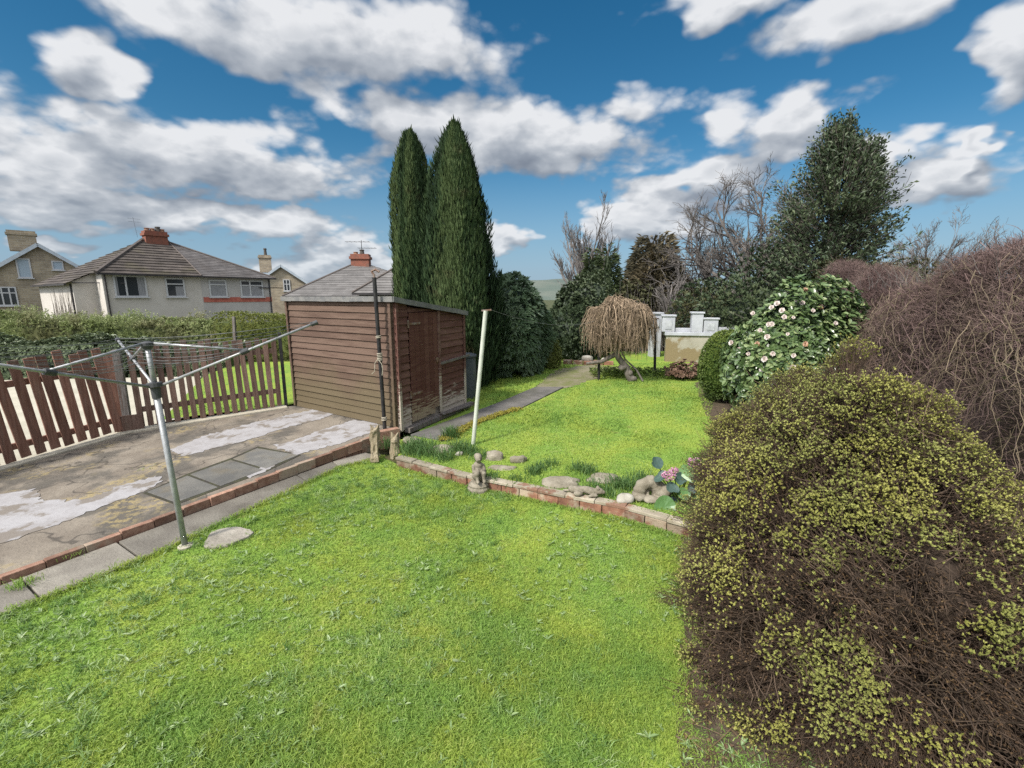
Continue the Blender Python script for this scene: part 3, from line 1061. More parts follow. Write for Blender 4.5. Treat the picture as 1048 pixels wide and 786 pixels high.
# door of six upright planks
mb = MB()
dw = (d1_ - d0_ - 0.01) / 6
for i in range(6):
    s = d0_ + 0.005 + dw * (i + 0.5)
    c = shed_c + e2 * s + n2_ * 0.026
    zb = 0.21 + random.uniform(0, 0.05) + (0.06 if i == 5 else 0)
    mb.box((c.x, c.y, (zb + ztop) / 2), (dw - 0.007, 0.02, ztop - zb), math.atan2(e2.y, e2.x), random.random())
door = mb.build('door', m_door, shed, bevel=0.003)
for zz in (1.62, 0.62):
    h_ = MB()
    c = shed_c + e2 * (d0_ + 0.13) + n2_ * 0.040
    h_.box((c.x, c.y, zz), (0.26, 0.006, 0.03), math.atan2(e2.y, e2.x))
    c = shed_c + e2 * (d0_ - 0.02) + n2_ * 0.040
    h_.box((c.x, c.y, zz), (0.03, 0.008, 0.11), math.atan2(e2.y, e2.x))
    h_.build('hinge', m_rust, door)
c = shed_c + e2 * (d1_ - 0.05) + n2_ * 0.045
hn = MB().box((c.x, c.y, 1.05), (0.07, 0.012, 0.05), math.atan2(e2.y, e2.x))
hn.lathe((c.x, c.y, 1.0), [(0.0, 0), (0.02, 0.004), (0.02, 0.03), (0.0, 0.034)], 8)
hn.build('hasp', m_rust, door)
br = MB()
a = shed_c + e2 * (d1_ + 0.04) + n2_ * 0.055
b = shed_c + e2 * (SL2 + 0.12) + n2_ * 0.055
br.beam((a.x, a.y, 0.97), (b.x, b.y, 1.0), 0.02, 0.04)
br.build('batten', m_greywood, shed, bevel=0.003)
# base frame and a broken board at the foot
bs = MB()
a = shed_c + e2 * 0.1 + n2_ * 0.07
b = shed_c + e2 * (SL2 + 0.1) + n2_ * 0.10
bs.beam((a.x, a.y, 0.145), (b.x, b.y, 0.145), 0.10, 0.07)
a = shed_c + e2 * (d1_ - 0.1) + n2_ * 0.14
b = shed_c + e2 * (SL2 - 0.1) + n2_ * 0.16
bs.beam((a.x, a.y, 0.20), (b.x, b.y, 0.17), 0.10, 0.02)
bs.build('sill_beam', m_greywood, shed, bevel=0.004)
# roof
rf = MB()
ov = 0.07
q = [shed_c - e1 * ov - e2 * ov, shed_c - e1 * ov + e2 * (SL2 + ov), shed_c + e1 * (SL1 + ov) + e2 * (SL2 + ov), shed_c + e1 * (SL1 + ov) - e2 * ov]
zz = [ZT0 + 0.01, ZT1 - 0.005, ZT1 - 0.005, ZT0 + 0.01]
rf.hexa([Vector((p.x, p.y, z - 0.004)) for p, z in zip(q, zz)] + [Vector((p.x, p.y, z + 0.055)) for p, z in zip(q, zz)])
rf_o = rf.build('roof', m_felt, shed, bevel=0.008, fix=True)
fa = MB()
for (p0, z0), (p1, z1), off in (((q[0], zz[0]), (q[3], zz[3]), n1_), ((q[0], zz[0]), (q[1], zz[1]), n2_)):
    steps = 9
    for i in range(steps):
        t0, t1 = i / steps, (i + 1) / steps
        a = p0 + (p1 - p0) * t0 + off * 0.006
        b = p0 + (p1 - p0) * t1 + off * 0.006
        za, zb = z0 + (z1 - z0) * t0 + 0.02 + random.uniform(-0.006, 0.004), z0 + (z1 - z0) * t1 + 0.02
        fa.beam((a.x, a.y, za), (b.x, b.y, zb), 0.011, 0.07, var=random.random())
fa.build('felt_edge', m_felt, rf_o)

# water butt behind the shed
wb = D(475, 400, 8.55)
m_butt = surf('grey_plastic', (0.055, 0.065, 0.075), (0.075, 0.085, 0.095), 5, rough=0.5, bump=0.05)
butt = thing('water_butt', 'grey plastic water butt behind the far corner of the shed', 'water butt', (wb.x, wb.y, ZU))
MB().lathe((wb.x, wb.y, ZU), [(0.0, 0.0), (0.21, 0.0), (0.235, 0.25), (0.24, 0.5), (0.225, 0.78), (0.0, 0.79)], 20).build('barrel', m_butt, butt, smooth=False)
MB().lathe((wb.x, wb.y, ZU + 0.79), [(0.0, 0.002), (0.25, 0.002), (0.25, 0.03), (0.2, 0.05), (0.0, 0.06)], 20).build('lid', m_butt, butt)

# ================================================================== POSTS, AIRER AND LINES
m_white = surf('white_painted_pole', (0.47, 0.49, 0.42), (0.40, 0.42, 0.35), 7, rough=0.6, bump=0.1)
m_galv = surf('galvanised_steel', (0.36, 0.365, 0.37), (0.29, 0.295, 0.30), 25, (0.22, 0.22, 0.22), 8, 0.6, rough=0.45, metal=0.35, bump=0.06)
m_dgrey = surf('dark_grey_plastic', (0.05, 0.052, 0.055), (0.07, 0.07, 0.072), 10, rough=0.55, bump=0.05)
m_line = surf('grey_line_cord', (0.16, 0.165, 0.165), (0.10, 0.10, 0.10), 30, rough=0.7, bump=0.0)
m_rope = surf('pale_rope', (0.42, 0.38, 0.30), (0.30, 0.27, 0.21), 40, rough=0.9, bump=0.2)

# dark leaning post in front of the shed
pb_ = GP(397, 433)
pb_ = shed_c + e1 * 0.12 + n1_ * 0.14
pb_.z = zp(pb_.x, pb_.y)
ptop = D(383, 284, pb_.y - 0.02)
pt = thing('line_post', 'thin black pole with pale rope tied round it in front of the shed', 'post', pb_)
MB().tube([pb_ - Vector((0, 0, 0.02)), ptop], 0.026, 10).build('pole', m_black, pt)
MB().tube([ptop, ptop + Vector((0, 0, 0.03)), ptop + Vector((-0.03, 0, 0.075)), ptop + Vector((0.02, 0, 0.10)), ptop + Vector((0.07, 0, 0.07))], 0.016, 8).build('hook', m_rust, pt)
for (zz0, turns, hgt) in ((0.95, 5, 0.11), (1.25, 2, 0.04), (0.12, 3, 0.06)):
    pts = []
    for k in range(turns * 10 + 1):
        a = 2 * math.pi * k / 10
        f = (zz0 + hgt * k / (turns * 10)) / (ptop.z - pb_.z)
        c = pb_ + (ptop - pb_) * f
        pts.append(c + Vector((0.033 * math.cos(a), 0.033 * math.sin(a), 0)))
    MB().tube(pts, 0.006, 5).build('rope_binding', m_rope, pt)
f = 0.98 / (ptop.z - pb_.z)
c = pb_ + (ptop - pb_) * f + n1_ * 0.035
rp = MB()
rp.tube([c, c + Vector((0.05, -0.01, -0.06)), c + Vector((0.06, -0.01, -0.14)), c + Vector((0.045, 0, -0.22))], 0.005, 5)
rp.tube([c, c + Vector((-0.04, -0.01, -0.05)), c + Vector((-0.05, -0.01, -0.16)), c + Vector((-0.09, 0, -0.2))], 0.005, 5)
rp.build('rope_ends', m_rope, pt)

# white clothes post
wp = G(484, 455, ZU)
wt = D(497, 318, wp.y + 0.05)
wpo = thing('clothes_post', 'slim white leaning clothes post at the edge of the bed', 'post', wp)
MB().tube([wp - Vector((0, 0, 0.03)), wt], 0.027, 12).build('pole', m_white, wpo)
MB().beam(wt + Vector((-0.05, 0, 0.0)), wt + Vector((0.07, 0.02, 0.01)), 0.03, 0.02).build('cap', m_rust, wpo, bevel=0.003)
# two far line posts
lp = []
for (px, pyt, pyb, lab) in ((613, 328, 389, 'thin dark line post in front of the weeping tree'), (671, 326, 385, 'thin dark line post to the right of the weeping tree')):
    b = G(px + (0 if px < 640 else -1), pyb, ZU)
    tp = D(px, pyt, b.y)
    o = thing('line_post', lab, 'post', b)
    MB().tube([b - Vector((0, 0, 0.03)), tp], 0.032, 8).build('pole', m_black, o)
    MB().beam(tp + Vector((-0.07, 0, 0)), tp + Vector((0.07, 0, 0)), 0.03, 0.03).build('cross_piece', m_black, o)
    lp.append(tp)
wl = MB()


def sag(a, b, s, n=14):
    return [a + (b - a) * (i / n) - Vector((0, 0, s * 4 * (i / n) * (1 - i / n))) for i in range(n + 1)]


wl.tube(sag(wt + Vector((0.06, 0.02, 0.012)), lp[0] + Vector((0, 0, 0.02)), 0.16), 0.0035, 4)
wl.tube(sag(lp[0] + Vector((0, 0, 0.02)), lp[1] + Vector((0, 0, 0.02)), 0.05), 0.004, 4)
o = wl.build('washing_line', m_line, origin=wt)
tag(o, 'thin washing line slung from the white clothes post to the dark posts', 'washing line')

# rotary airer
ab = G(190, 560, 0)
at_ = D(150, 351, ab.y + 0.02)
hub = ab + (at_ - ab) * 0.80
air = thing('rotary_airer', 'open metal rotary clothes airer standing at the edge of the lawn', 'clothes airer', ab)
MB().tube([ab - Vector((0, 0, 0.05)), ab + (at_ - ab) * 0.78], 0.0215, 14).build('pole', m_galv, air, smooth=True)
MB().tube([ab + (at_ - ab) * 0.78, at_], 0.0175, 14).build('upper_pole', m_galv, air, smooth=True)
MB().lathe((ab.x, ab.y, -0.02), [(0.05, 0), (0.055, 0.035), (0.03, 0.045), (0.0, 0.046)], 14).build('ground_socket', m_strip, air)
d_ = (at_ - ab).normalized()
MB().tube([hub - d_ * 0.09, hub - d_ * 0.01, hub, hub + d_ * 0.03], [0.030, 0.032, 0.052, 0.05], 14).build('hub', m_dgrey, air)
MB().tube([at_ - d_ * 0.05, at_ - d_ * 0.02, at_, at_ + d_ * 0.012], [0.024, 0.042, 0.042, 0.02], 14).build('top_collar', m_dgrey, air)
tips, mids = [], []
ARMS = [(20.5, 1.24, 0.455), (138, 1.36, 0.27), (257, 1.25, 0.40)]
for (deg, L, rise) in ARMS:
    h2 = Vector((math.cos(R(deg)), math.sin(R(deg)), 0))
    r_h = math.sqrt(max(L * L - rise * rise, 0.01))
    tip = hub + h2 * r_h + Vector((0, 0, rise))
    root = hub + h2 * 0.05 + Vector((0, 0, 0.01))
    a = MB().tube([root, tip], 0.0108, 10).build('arm', m_galv, air, smooth=True)
    MB().tube([tip - (tip - root).normalized() * 0.03, tip + (tip - root).normalized() * 0.025], 0.019, 10).build('end_cap', m_dgrey, a)
    mid = root + (tip - root) * 0.52
    s = MB().tube([at_ + h2 * 0.045 - Vector((0, 0, 0.005)), mid + Vector((0, 0, 0.012))], 0.0095, 8).build('strut', m_galv, air, smooth=True)
    MB().tube([mid - (tip - root).normalized() * 0.03, mid + (tip - root).normalized() * 0.03], 0.021, 10).build('sleeve', m_dgrey, s)
    tips.append((root, tip))
ln = MB()
for k in range(8):
    f = 0.42 + 0.58 * k / 7
    P = [r0 + (t0 - r0) * f + Vector((0, 0, 0.012)) for r0, t0 in tips]
    for i in range(3):
        ln.tube(sag(P[i], P[(i + 1) % 3], 0.025 + 0.03 * random.random(), 8), 0.0021, 4)
ln.build('lines', m_line, air)

# ================================================================== HOUSES BEYOND
m_render = surf('cream_render', (0.47, 0.435, 0.39), (0.51, 0.475, 0.435), 1.4, (0.41, 0.375, 0.34), 0.5, 0.5, rough=0.95, bump=0.05, bscale=25, world_space=True)
m_render2 = surf('grey_render', (0.39, 0.37, 0.35), (0.43, 0.41, 0.39), 1.4, (0.35, 0.33, 0.31), 0.5, 0.5, rough=0.95, bump=0.05, bscale=25, world_space=True)
m_band = surf('red_painted_band', (0.36, 0.10, 0.075), (0.42, 0.14, 0.10), 4, rough=0.9, world_space=True)
m_tile = surf('brown_roof_tiles', (0.058, 0.048, 0.043), (0.09, 0.075, 0.065), 1.8, (0.075, 0.066, 0.04), 0.7, 0.7, rough=0.9, bump=0.4, bscale=14, var=0.25, world_space=True)
m_slate = surf('grey_roof_slates', (0.082, 0.075, 0.074), (0.115, 0.105, 0.102), 2.2, (0.07, 0.06, 0.055), 0.8, 0.5, rough=0.85, bump=0.3, bscale=14, var=0.2, world_space=True)
m_paleslate = surf('pale_grey_roof_slates', (0.125, 0.117, 0.112), (0.155, 0.146, 0.14), 2.2, rough=0.85, bump=0.3, bscale=14, var=0.15, world_space=True)
m_ridge = surf('ridge_tiles', (0.095, 0.08, 0.072), (0.125, 0.105, 0.094), 3, rough=0.9, world_space=True)
m_chim = surf('chimney_brick', (0.24, 0.09, 0.06), (0.18, 0.078, 0.055), 6, (0.14, 0.10, 0.08), 1.5, 0.5, rough=0.9, bump=0.3, world_space=True)
m_pvc = surf('white_window_plastic', (0.50, 0.50, 0.50), (0.46, 0.46, 0.47), 3, rough=0.5, bump=0.0)
m_pane = glassmat('window_glass', (0.035, 0.04, 0.045))
m_paneb = glassmat('pale_window_glass', (0.33, 0.40, 0.46))
m_net = surf('net_curtain', (0.30, 0.30, 0.31), (0.20, 0.20, 0.21), 8, rough=0.9, stretch=(6, 6, 0.4), world_space=True)


def stonemat(name):
    m, t = new_mat(name)
    pos = t.n('ShaderNodeNewGeometry').outputs['Position']
    s = t.n('ShaderNodeSeparateXYZ', {0: pos})
    along = t.math('ADD', t.math('MULTIPLY', s.outputs[0], 0.7), t.math('MULTIPLY', s.outputs[1], 0.7))
    uv = t.n('ShaderNodeCombineXYZ', {0: along, 1: s.outputs[2]}).outputs[0]
    br = t.n('ShaderNodeTexBrick', {'Vector': uv, 'Color1': (0.38, 0.315, 0.22), 'Color2': (0.27, 0.22, 0.155), 'Mortar': (0.36, 0.33, 0.28), 'Scale': 1.0, 'Mortar Size': 0.012, 'Brick Width': 0.42, 'Row Height': 0.17, 'Bias': 0.0})
    col = t.mix(t.math('MULTIPLY', t.step(t.noise(pos, 0.9, 5), 0.45, 0.65), 0.5), br.outputs[0], (0.16, 0.13, 0.10))
    b = t.n('ShaderNodeBsdfPrincipled', {'Base Color': col, 'Roughness': 0.95})
    t.n('ShaderNodeOutputMaterial', {0: b.outputs[0]})
    return m


m_sand = stonemat('sandstone_blocks')


def hit(px, py, A, n):
    """Where the ray under a pixel meets the upright plane through A with normal n."""
    d = Vector(ray(px, py))
    E = Vector((0, 0, EYE))
    t = (A - E).dot(n) / d.dot(n)
    return E + d * t


def roof_face(mb, a, b, c, d, rows, lift=0.05, v0=0.5):
    """Courses from the eave a-b up to the ridge d-c, each lapping over the one below."""
    a, b, c, d = map(Vector, (a, b, c, d))
    nn = (b - a).cross(d - a)
    if nn.length < 1e-6:
        nn = (b - a).cross(c - a)
    nn.normalize()
    if nn.z < 0:
        nn = -nn
    for i in range(rows):
        t0, t1 = i / rows, min((i + 1) / rows + 0.002, 1.0)
        p0, p1 = a + (d - a) * t0, b + (c - b) * t0
        q0, q1 = a + (d - a) * t1, b + (c - b) * t1
        k = max(1, int((p1 - p0).length / 0.9))
        for j in range(k):
            f0, f1 = j / k, (j + 1) / k
            vv = random.random()
            P0, P1 = p0 + (p1 - p0) * f0 + nn * lift, p0 + (p1 - p0) * f1 + nn * lift
            Q0, Q1 = q0 + (q1 - q0) * f0, q0 + (q1 - q0) * f1
            B0, B1 = p0 + (p1 - p0) * f0 - nn * 0.01, p0 + (p1 - p0) * f1 - nn * 0.01
            mb.add([P0, P1, Q1, Q0, B0, B1], [(0, 1, 2, 3), (4, 5, 1, 0)], vv)


def window(root, A, f, n, s0, s1, z0, z1, bars=(0.5,), hbar=None, pane=None, curtain=None, reveal=0.05):
    """A framed window on the wall through A along f with outward normal n."""
    w_, h = s1 - s0, z1 - z0
    P = lambda s, z, o: Vector((A.x, A.y, 0)) + f * s + n * o + Vector((0, 0, z))
    up = Vector((0, 0, 1))
    fr_ = MB()
    th = 0.085
    for (sa, za, sb, zb) in ((s0, z0 + th / 2, s1, z0 + th / 2), (s0, z1 - th / 2, s1, z1 - th / 2)):
        fr_.beam(P(sa, za, 0.03), P(sb, zb, 0.03), 0.07, th, up)
    for s in [s0 + th / 2, s1 - th / 2] + [s0 + w_ * b for b in bars]:
        fr_.box(P(s, (z0 + z1) / 2, 0.03), (th, 0.068, h - 2 * th), ex=f, ey=n, ez=up)
    if hbar:
        zz = z0 + h * hbar
        segs = [s0 + th] + sorted(s0 + w_ * b for b in bars) + [s1 - th]
        for sa, sb in zip(segs, segs[1:]):
            fr_.beam(P(sa + (0.045 if sa > s0 + th else 0), zz, 0.031), P(sb - (0.045 if sb < s1 - th else 0), zz, 0.031), 0.06, 0.075, up)
    fr_.beam(P(s0 - 0.08, z0 - 0.035, 0.06), P(s1 + 0.08, z0 - 0.035, 0.06), 0.16, 0.06, up)
    wf = fr_.build('window', m_pvc, root)
    MB().box(P((s0 + s1) / 2, (z0 + z1) / 2, 0.012), (w_ - 0.02, 0.012, h - 0.02), ex=f, ey=n, ez=up).build('pane', pane or m_pane, wf)
    if curtain:
        for (fa, fb, za, zb) in curtain:
            c = MB()
            c.box(P(s0 + w_ * (fa + fb) / 2, z0 + h * (za + zb) / 2, 0.021), (w_ * (fb - fa), 0.004, h * (zb - za) - 0.1), ex=f, ey=n, ez=up)
            c.build('curtain', m_net, wf)
    return wf


def chimney(root, c, w_, d_, z0, z1, mat, rz=0.0, pots=(), cap=True, parent=None):
    mb = MB().box((c[0], c[1], (z0 + z1) / 2), (w_, d_, z1 - z0), rz)
    if cap:
        mb.box((c[0], c[1], z1 + 0.08), (w_ + 0.16, d_ + 0.16, 0.16), rz)
        mb.box((c[0], c[1], z1 + 0.24), (w_ + 0.02, d_ + 0.02, 0.16), rz)
    ch = mb.build('chimney', mat, parent or root)
    zt = z1 + (0.32 if cap else 0)
    for (off, h, m) in pots:
        p = (c[0] + math.cos(rz) * off, c[1] + math.sin(rz) * off, zt)
        MB().lathe(p, [(0.0, 0), (0.17, 0), (0.13, h * 0.7), (0.17, h * 0.85), (0.15, h), (0.0, h)], 12).build('chimney_pot', m, ch)
    return ch


m_pot = surf('clay_chimney_pot', (0.28, 0.15, 0.09), (0.2, 0.12, 0.09), 6, rough=0.9)
m_potd = surf('sooty_chimney_pot', (0.06, 0.055, 0.05), (0.09, 0.08, 0.07), 6, rough=0.9)
m_gut = surf('dark_gutter', (0.03, 0.027, 0.027), (0.05, 0.045, 0.045), 4, rough=0.5)

# --- the cream pair of houses with a hipped roof
A = D(103, 277.5, 28)
B = D(276, 284, 36)
ze = 3.44
A.z = B.z = ze
f = (B - A)
HL = f.length
f.normalize()
bk = Vector((-f.y, f.x, 0))
nf = -bk
HD = 7.6
pair = thing('semi_detached_house', 'cream rendered pair of houses with a hipped roof and a red band on one half', 'house', (A.x, A.y, -1.6))
zb_ = -2.6
Z = lambda p, z: Vector((p.x, p.y, z))
half = 5.2
mb = MB()
mb.hexa([Z(A, zb_), Z(A + f * half, zb_), Z(A + f * half + bk * HD, zb_), Z(A + bk * HD, zb_)] + [Z(A, ze), Z(A + f * half, ze), Z(A + f * half + bk * HD, ze), Z(A + bk * HD, ze)])
wext, q0 = 1.1, 1.4
mb.hexa([Z(A - f * wext + bk * q0, zb_), Z(A - f * 0.002 + bk * q0, zb_), Z(A - f * 0.002 + bk * 11, zb_), Z(A - f * wext + bk * 11, zb_)] + [Z(A - f * wext + bk * q0, 2.85), Z(A - f * 0.002 + bk * q0, 3.4), Z(A - f * 0.002 + bk * 11, 3.4), Z(A - f * wext + bk * 11, 2.85)])
mb.build('wall', m_render, pair, fix=True)
mb = MB()
mb.hexa([Z(A + f * (half + 0.003), zb_), Z(B, zb_), Z(B + bk * HD, zb_), Z(A + f * (half + 0.003) + bk * HD, zb_)] + [Z(A + f * (half + 0.003), ze), Z(B, ze), Z(B + bk * HD, ze), Z(A + f * (half + 0.003) + bk * HD, ze)])
mb.build('wall', m_render2, pair, fix=True)
zred = hit(250, 306.5, A, nf).z
MB().beam(Z(A + f * (half + 0.05) + nf * 0.015, zred), Z(B + nf * 0.015, zred), 0.05, 0.34).build('painted_band', m_band, pair)
eo = 0.3
Ae, Be = A - f * eo + nf * eo, B + f * eo + nf * eo
Ce, De = B + f * eo + bk * (HD + eo), A - f * eo + bk * (HD + eo)
zr_ = 5.75
R0, R1 = Z(A + f * 3.3 + bk * HD / 2, zr_), Z(A + f * 4.9 + bk * HD / 2, zr_)
zo = ze - 0.12
Mid = Z(Ae + f * (half + eo), zo)
Rm = R1
roof = MB()
roof_face(roof, Z(Ae, zo), Mid, R1, R0, 13)
roof_face(roof, Z(De, zo), Z(Ae, zo), R0, R0, 13)
le0, le1 = Z(A - f * (wext + 0.3) + bk * (q0 - 0.2), 2.72), Z(A - f * (wext + 0.3) + bk * 11.2, 2.72)
roof_face(roof, le1, le0, Z(A - f * eo + bk * (q0 - 0.2), zo + 0.0), Z(A - f * eo + bk * 11.2, zo + 0.0), 3)
roof_face(roof, Z(De + bk * 3.3, zo), Z(De - f * 0.001, zo), R0, R0, 13)
r_l = roof.build('roof', m_tile, pair)
roof = MB()
roof_face(roof, Mid + f * 0.002, Z(Be, zo), R1 + f * 0.002, R1 + f * 0.002, 20, 0.02)
roof_face(roof, Z(Be, zo), Z(Ce, zo), R1, R1, 20, 0.02)
roof_face(roof, Z(Ce, zo), Z(De, zo), R0, R1, 20, 0.02)
r_r = roof.build('roof', m_slate, pair)
rt = MB()
rt.tube([Z(Ae, zo + 0.05), R0 + Vector((0, 0, 0.04))], 0.11, 6)
rt.tube([Z(Be, zo + 0.03), R1 + Vector((0, 0, 0.04))], 0.07, 6)
rt.tube([R0 + Vector((0, 0, 0.06)), R1 + Vector((0, 0, 0.06))], 0.11, 6)
rt.tube([Mid + Vector((0, 0, 0.06)), R1 + Vector((0, 0, 0.03))], 0.045, 6)
rt.build('ridge_tiles', m_ridge, r_l)
cm = (R0 + R1) / 2
chimney(pair, (cm.x, cm.y), 1.3, 0.7, zr_ - 0.5, zr_ + 0.36, m_chim, math.atan2(f.y, f.x), [(-0.42, 0.2, m_pot), (-0.1, 0.2, m_pot), (0.22, 0.34, m_potd), (0.46, 0.2, m_pot)], parent=r_l)
gt = MB()
gt.beam(Z(Ae + nf * 0.05, zo - 0.03), Z(Be + nf * 0.05, zo - 0.03), 0.11, 0.10)
gt.beam(Z(le0 - f * 0.05, 2.68), Z(le1 - f * 0.05, 2.68), 0.10, 0.10)
g0 = A - f * 0.02 + nf * 0.07
for s in (0.12, HL - 0.12):
    c = A + f * s + nf * 0.07
    gt.tube([Z(c, zo), Z(c, zb_)], 0.045, 6)
c = A - f * (wext + 0.05) + bk * (q0 + 0.2)
gt.tube([Z(c, 2.7), Z(c, zb_)], 0.045, 6)
gt.beam(Z(A - f * wext + nf * 0.05 + bk * q0, 2.78), Z(A + f * 1.0 + nf * 0.09, 2.78), 0.06, 0.06)
gt.beam(Z(B - f * 0.9 + nf * 0.09, 2.62), Z(B + f * 0.9 + nf * 0.09, 2.62), 0.06, 0.06)
gt.build('gutter', m_gut, pair)


def sz(px0, py0, px1, py1, A_, f_, n_):
    a, b = hit(px0, (py0 + py1) / 2, A_, n_), hit(px1, (py0 + py1) / 2, A_, n_)
    m = (px0 + px1) / 2
    return (a - A_).dot(f_), (b - A_).dot(f_), hit(m, py1, A_, n_).z, hit(m, py0, A_, n_).z


s0, s1, z0, z1 = sz(116.5, 282, 150, 304, A, f, nf)
window(pair, A, f, nf, s0, s1, z0, z1, (0.36,), None, m_pane, [(0.03, 0.12, 0, 1), (0.72, 0.97, 0, 1)])
s0, s1, z0, z1 = sz(169.5, 284.5, 189, 304, A, f, nf)
window(pair, A, f, nf, s0, s1, z0, z1, (), 0.68, m_pane, [(0.5, 0.95, 0, 0.6)])
s0, s1, z0, z1 = sz(214, 286.5, 232, 304, A, f, nf)
window(pair, A, f, nf, s0, s1, z0, z1, (), 0.72, m_pane, [(0.04, 0.96, 0.0, 1.0)])
s0, s1, z0, z1 = sz(246, 287, 269, 304, A, f, nf)
window(pair, A, f, nf, s0, s1, z0, z1, (0.42,), 0.70, m_pane, [(0.03, 0.97, 0.0, 0.72)])
# bare climber stems on the side wall
cl = []
r_ = np.random.default_rng(5)
for k in range(46):
    q = r_.uniform(1.6, 8)
    p = np.array(A - f * (wext + 0.03) + bk * q)
    p[2] = -0.5
    L = r_.uniform(1.5, 3.0)
    tt = np.linspace(0, 1, 7)[:, None]
    dirv = np.array(bk) * r_.normal(0, 0.35) + np.array([0, 0, 1.0])
    pts = p + tt * dirv * L + np.array(bk) * np.cumsum(r_.normal(0, 0.06, (7, 1)), 0)
    pts[:, 2] = np.minimum(pts[:, 2], 2.7)
    cl.append(pts)
for k in range(10):
    p = np.array(A + f * 0.1 * k * 0.12 + nf * 0.03)
V, F = tubes(np.array(cl), 0.022, 0.008)
m_bark = surf('grey_bark', (0.11, 0.095, 0.08), (0.17, 0.15, 0.13), 5, (0.07, 0.065, 0.045), 1.5, 0.5, rough=0.9, bump=0.3, bscale=20, stretch=(3, 3, 0.6), world_space=True)
npmesh('climber_stems', V, [F], m_bark, pair)

# --- stone house with a gable on the left
E0 = Vector((0, 0, EYE))


def gable_house(label, px, py, Y, half_w, z_eave, depth, chim, mats, slope_px=None, seed=0):
    ap = D(px, py, Y)
    aw = Vector((ap.x, ap.y, 0)).normalized()
    gx_ = Vector((aw.y, -aw.x, 0))                       # to the right as seen from the garden
    base = Vector((ap.x, ap.y, 0))
    root = thing('stone_house', label, 'house', (ap.x, ap.y, -1.6))
    l, r = base - gx_ * half_w, base + gx_ * half_w
    zb = -3.0
    mb = MB()
    bkv = aw * depth
    P = [Z(l, zb), Z(r, zb), Z(r, z_eave), Z(ap, ap.z - 0.1), Z(l, z_eave)]
    Q = [p + bkv for p in P]
    mb.add(P + Q, [(0, 1, 2, 3, 4), (9, 8, 7, 6, 5), (1, 6, 7, 2), (0, 4, 9, 5)])
    mb.build('wall', m_sand, root, fix=True)
    ro = MB()
    dz = (ap.z - z_eave) / half_w
    ov = 0.35
    for sgn, e in ((-1, l), (1, r)):
        e2_ = Z(e + gx_ * sgn * ov, z_eave - dz * ov)
        a, b = (e2_ - aw * 0.25, e2_ + bkv) if sgn > 0 else (e2_ + bkv, e2_ - aw * 0.25)
        c, d = (ap + bkv, ap - aw * 0.25) if sgn > 0 else (ap - aw * 0.25, ap + bkv)
        roof_face(ro, a, b, c, d, 16, 0.03)
    rr = ro.build('roof', m_slate, root)
    bb = MB()
    for sgn, e in ((-1, l), (1, r)):
        e2_ = Z(e + gx_ * sgn * ov, z_eave - dz * ov)
        bb.beam(e2_ - aw * 0.27 - Vector((0, 0, 0.10)), ap - aw * 0.27 - Vector((0, 0, 0.10)), 0.05, 0.24)
    bb.build('bargeboard', m_paneb if False else m_barge, rr)
    return root, base, gx_, -aw, ap, rr


m_barge = surf('pale_blue_grey_paint', (0.45, 0.50, 0.55), (0.38, 0.43, 0.48), 3, rough=0.7)
root, base, gx_, ng, ap, rr = gable_house('sandstone house with pale bargeboards at the far left behind the hedge', 38, 249, 36, 4.0, 2.9, 9, None, None)
chimney(root, tuple((ap - gx_ * 0.75 - ng * 0.6)[:2]), 1.5, 0.9, ap.z - 0.6, ap.z + 0.55, m_sand, math.atan2(gx_.y, gx_.x), [], parent=rr)
for (x0, y0, x1, y1, bars, hb, pn) in ((17, 264.5, 32, 284.5, (), None, m_paneb), (53, 267, 65, 276.5, (), None, m_paneb), (-6, 293.5, 18, 313, (0.35, 0.68), 0.68, m_pane)):
    s0, s1, z0, z1 = sz(x0, y0, x1, y1, base, gx_, ng)
    window(root, base, gx_, ng, s0, s1, z0, z1, bars, hb, pn)
root, base, gx_, ng, ap, rr = gable_house('sandstone gabled house half hidden behind the cream pair of houses', 287, 271, 52, 3.3, 3.0, 9, None, None)
chimney(root, tuple((ap - gx_ * 1.5 - ng * 1.5)[:2]), 1.2, 0.8, ap.z - 0.8, ap.z + 0.75, m_sand, math.atan2(gx_.y, gx_.x), [(0.1, 0.75, m_potd)], parent=rr)
s0, s1, z0, z1 = sz(290, 286, 297, 298, base, gx_, ng)
window(root, base, gx_, ng, s0, s1, z0, z1, (0.5,), 0.6, m_pane)

# --- house with the pale hipped roof behind the shed
a_ = D(297, 303, 27)
b_ = Vector((-3.5, 27.8, 0))
ze2 = a_.z
hr = thing('hipped_roof_house', 'house with a pale grey hipped roof behind the garden shed', 'house', (a_.x, a_.y, -1.0))
f2 = (b_ - a_)
f2.z = 0
L2_ = f2.length
f2.normalize()
b2 = Vector((-f2.y, f2.x, 0))
mb = MB()
mb.hexa([Z(a_, -2.5), Z(a_ + f2 * L2_, -2.5), Z(a_ + f2 * L2_ + b2 * 8, -2.5), Z(a_ + b2 * 8, -2.5)] + [Z(a_, ze2), Z(a_ + f2 * L2_, ze2), Z(a_ + f2 * L2_ + b2 * 8, ze2), Z(a_ + b2 * 8, ze2)])
hb_l, hb_r = hit(366, 298, a_ - b2 * 1.2, -b2), hit(455, 298, a_ - b2 * 1.2, -b2)
mb.hexa([Z(hb_l, -2.5), Z(hb_r, -2.5), Z(hb_r + b2 * 1.198, -2.5), Z(hb_l + b2 * 1.198, -2.5)] + [Z(p, ze2 + 0.02) for p in (hb_l, hb_r, hb_r + b2 * 1.198, hb_l + b2 * 1.198)])
mb.build('wall', m_render2, hr, fix=True)
apx = D(361, 270.5, 31.2)
ap2 = D(378, 270.5, 31.6)
ro = MB()
o_ = 0.3
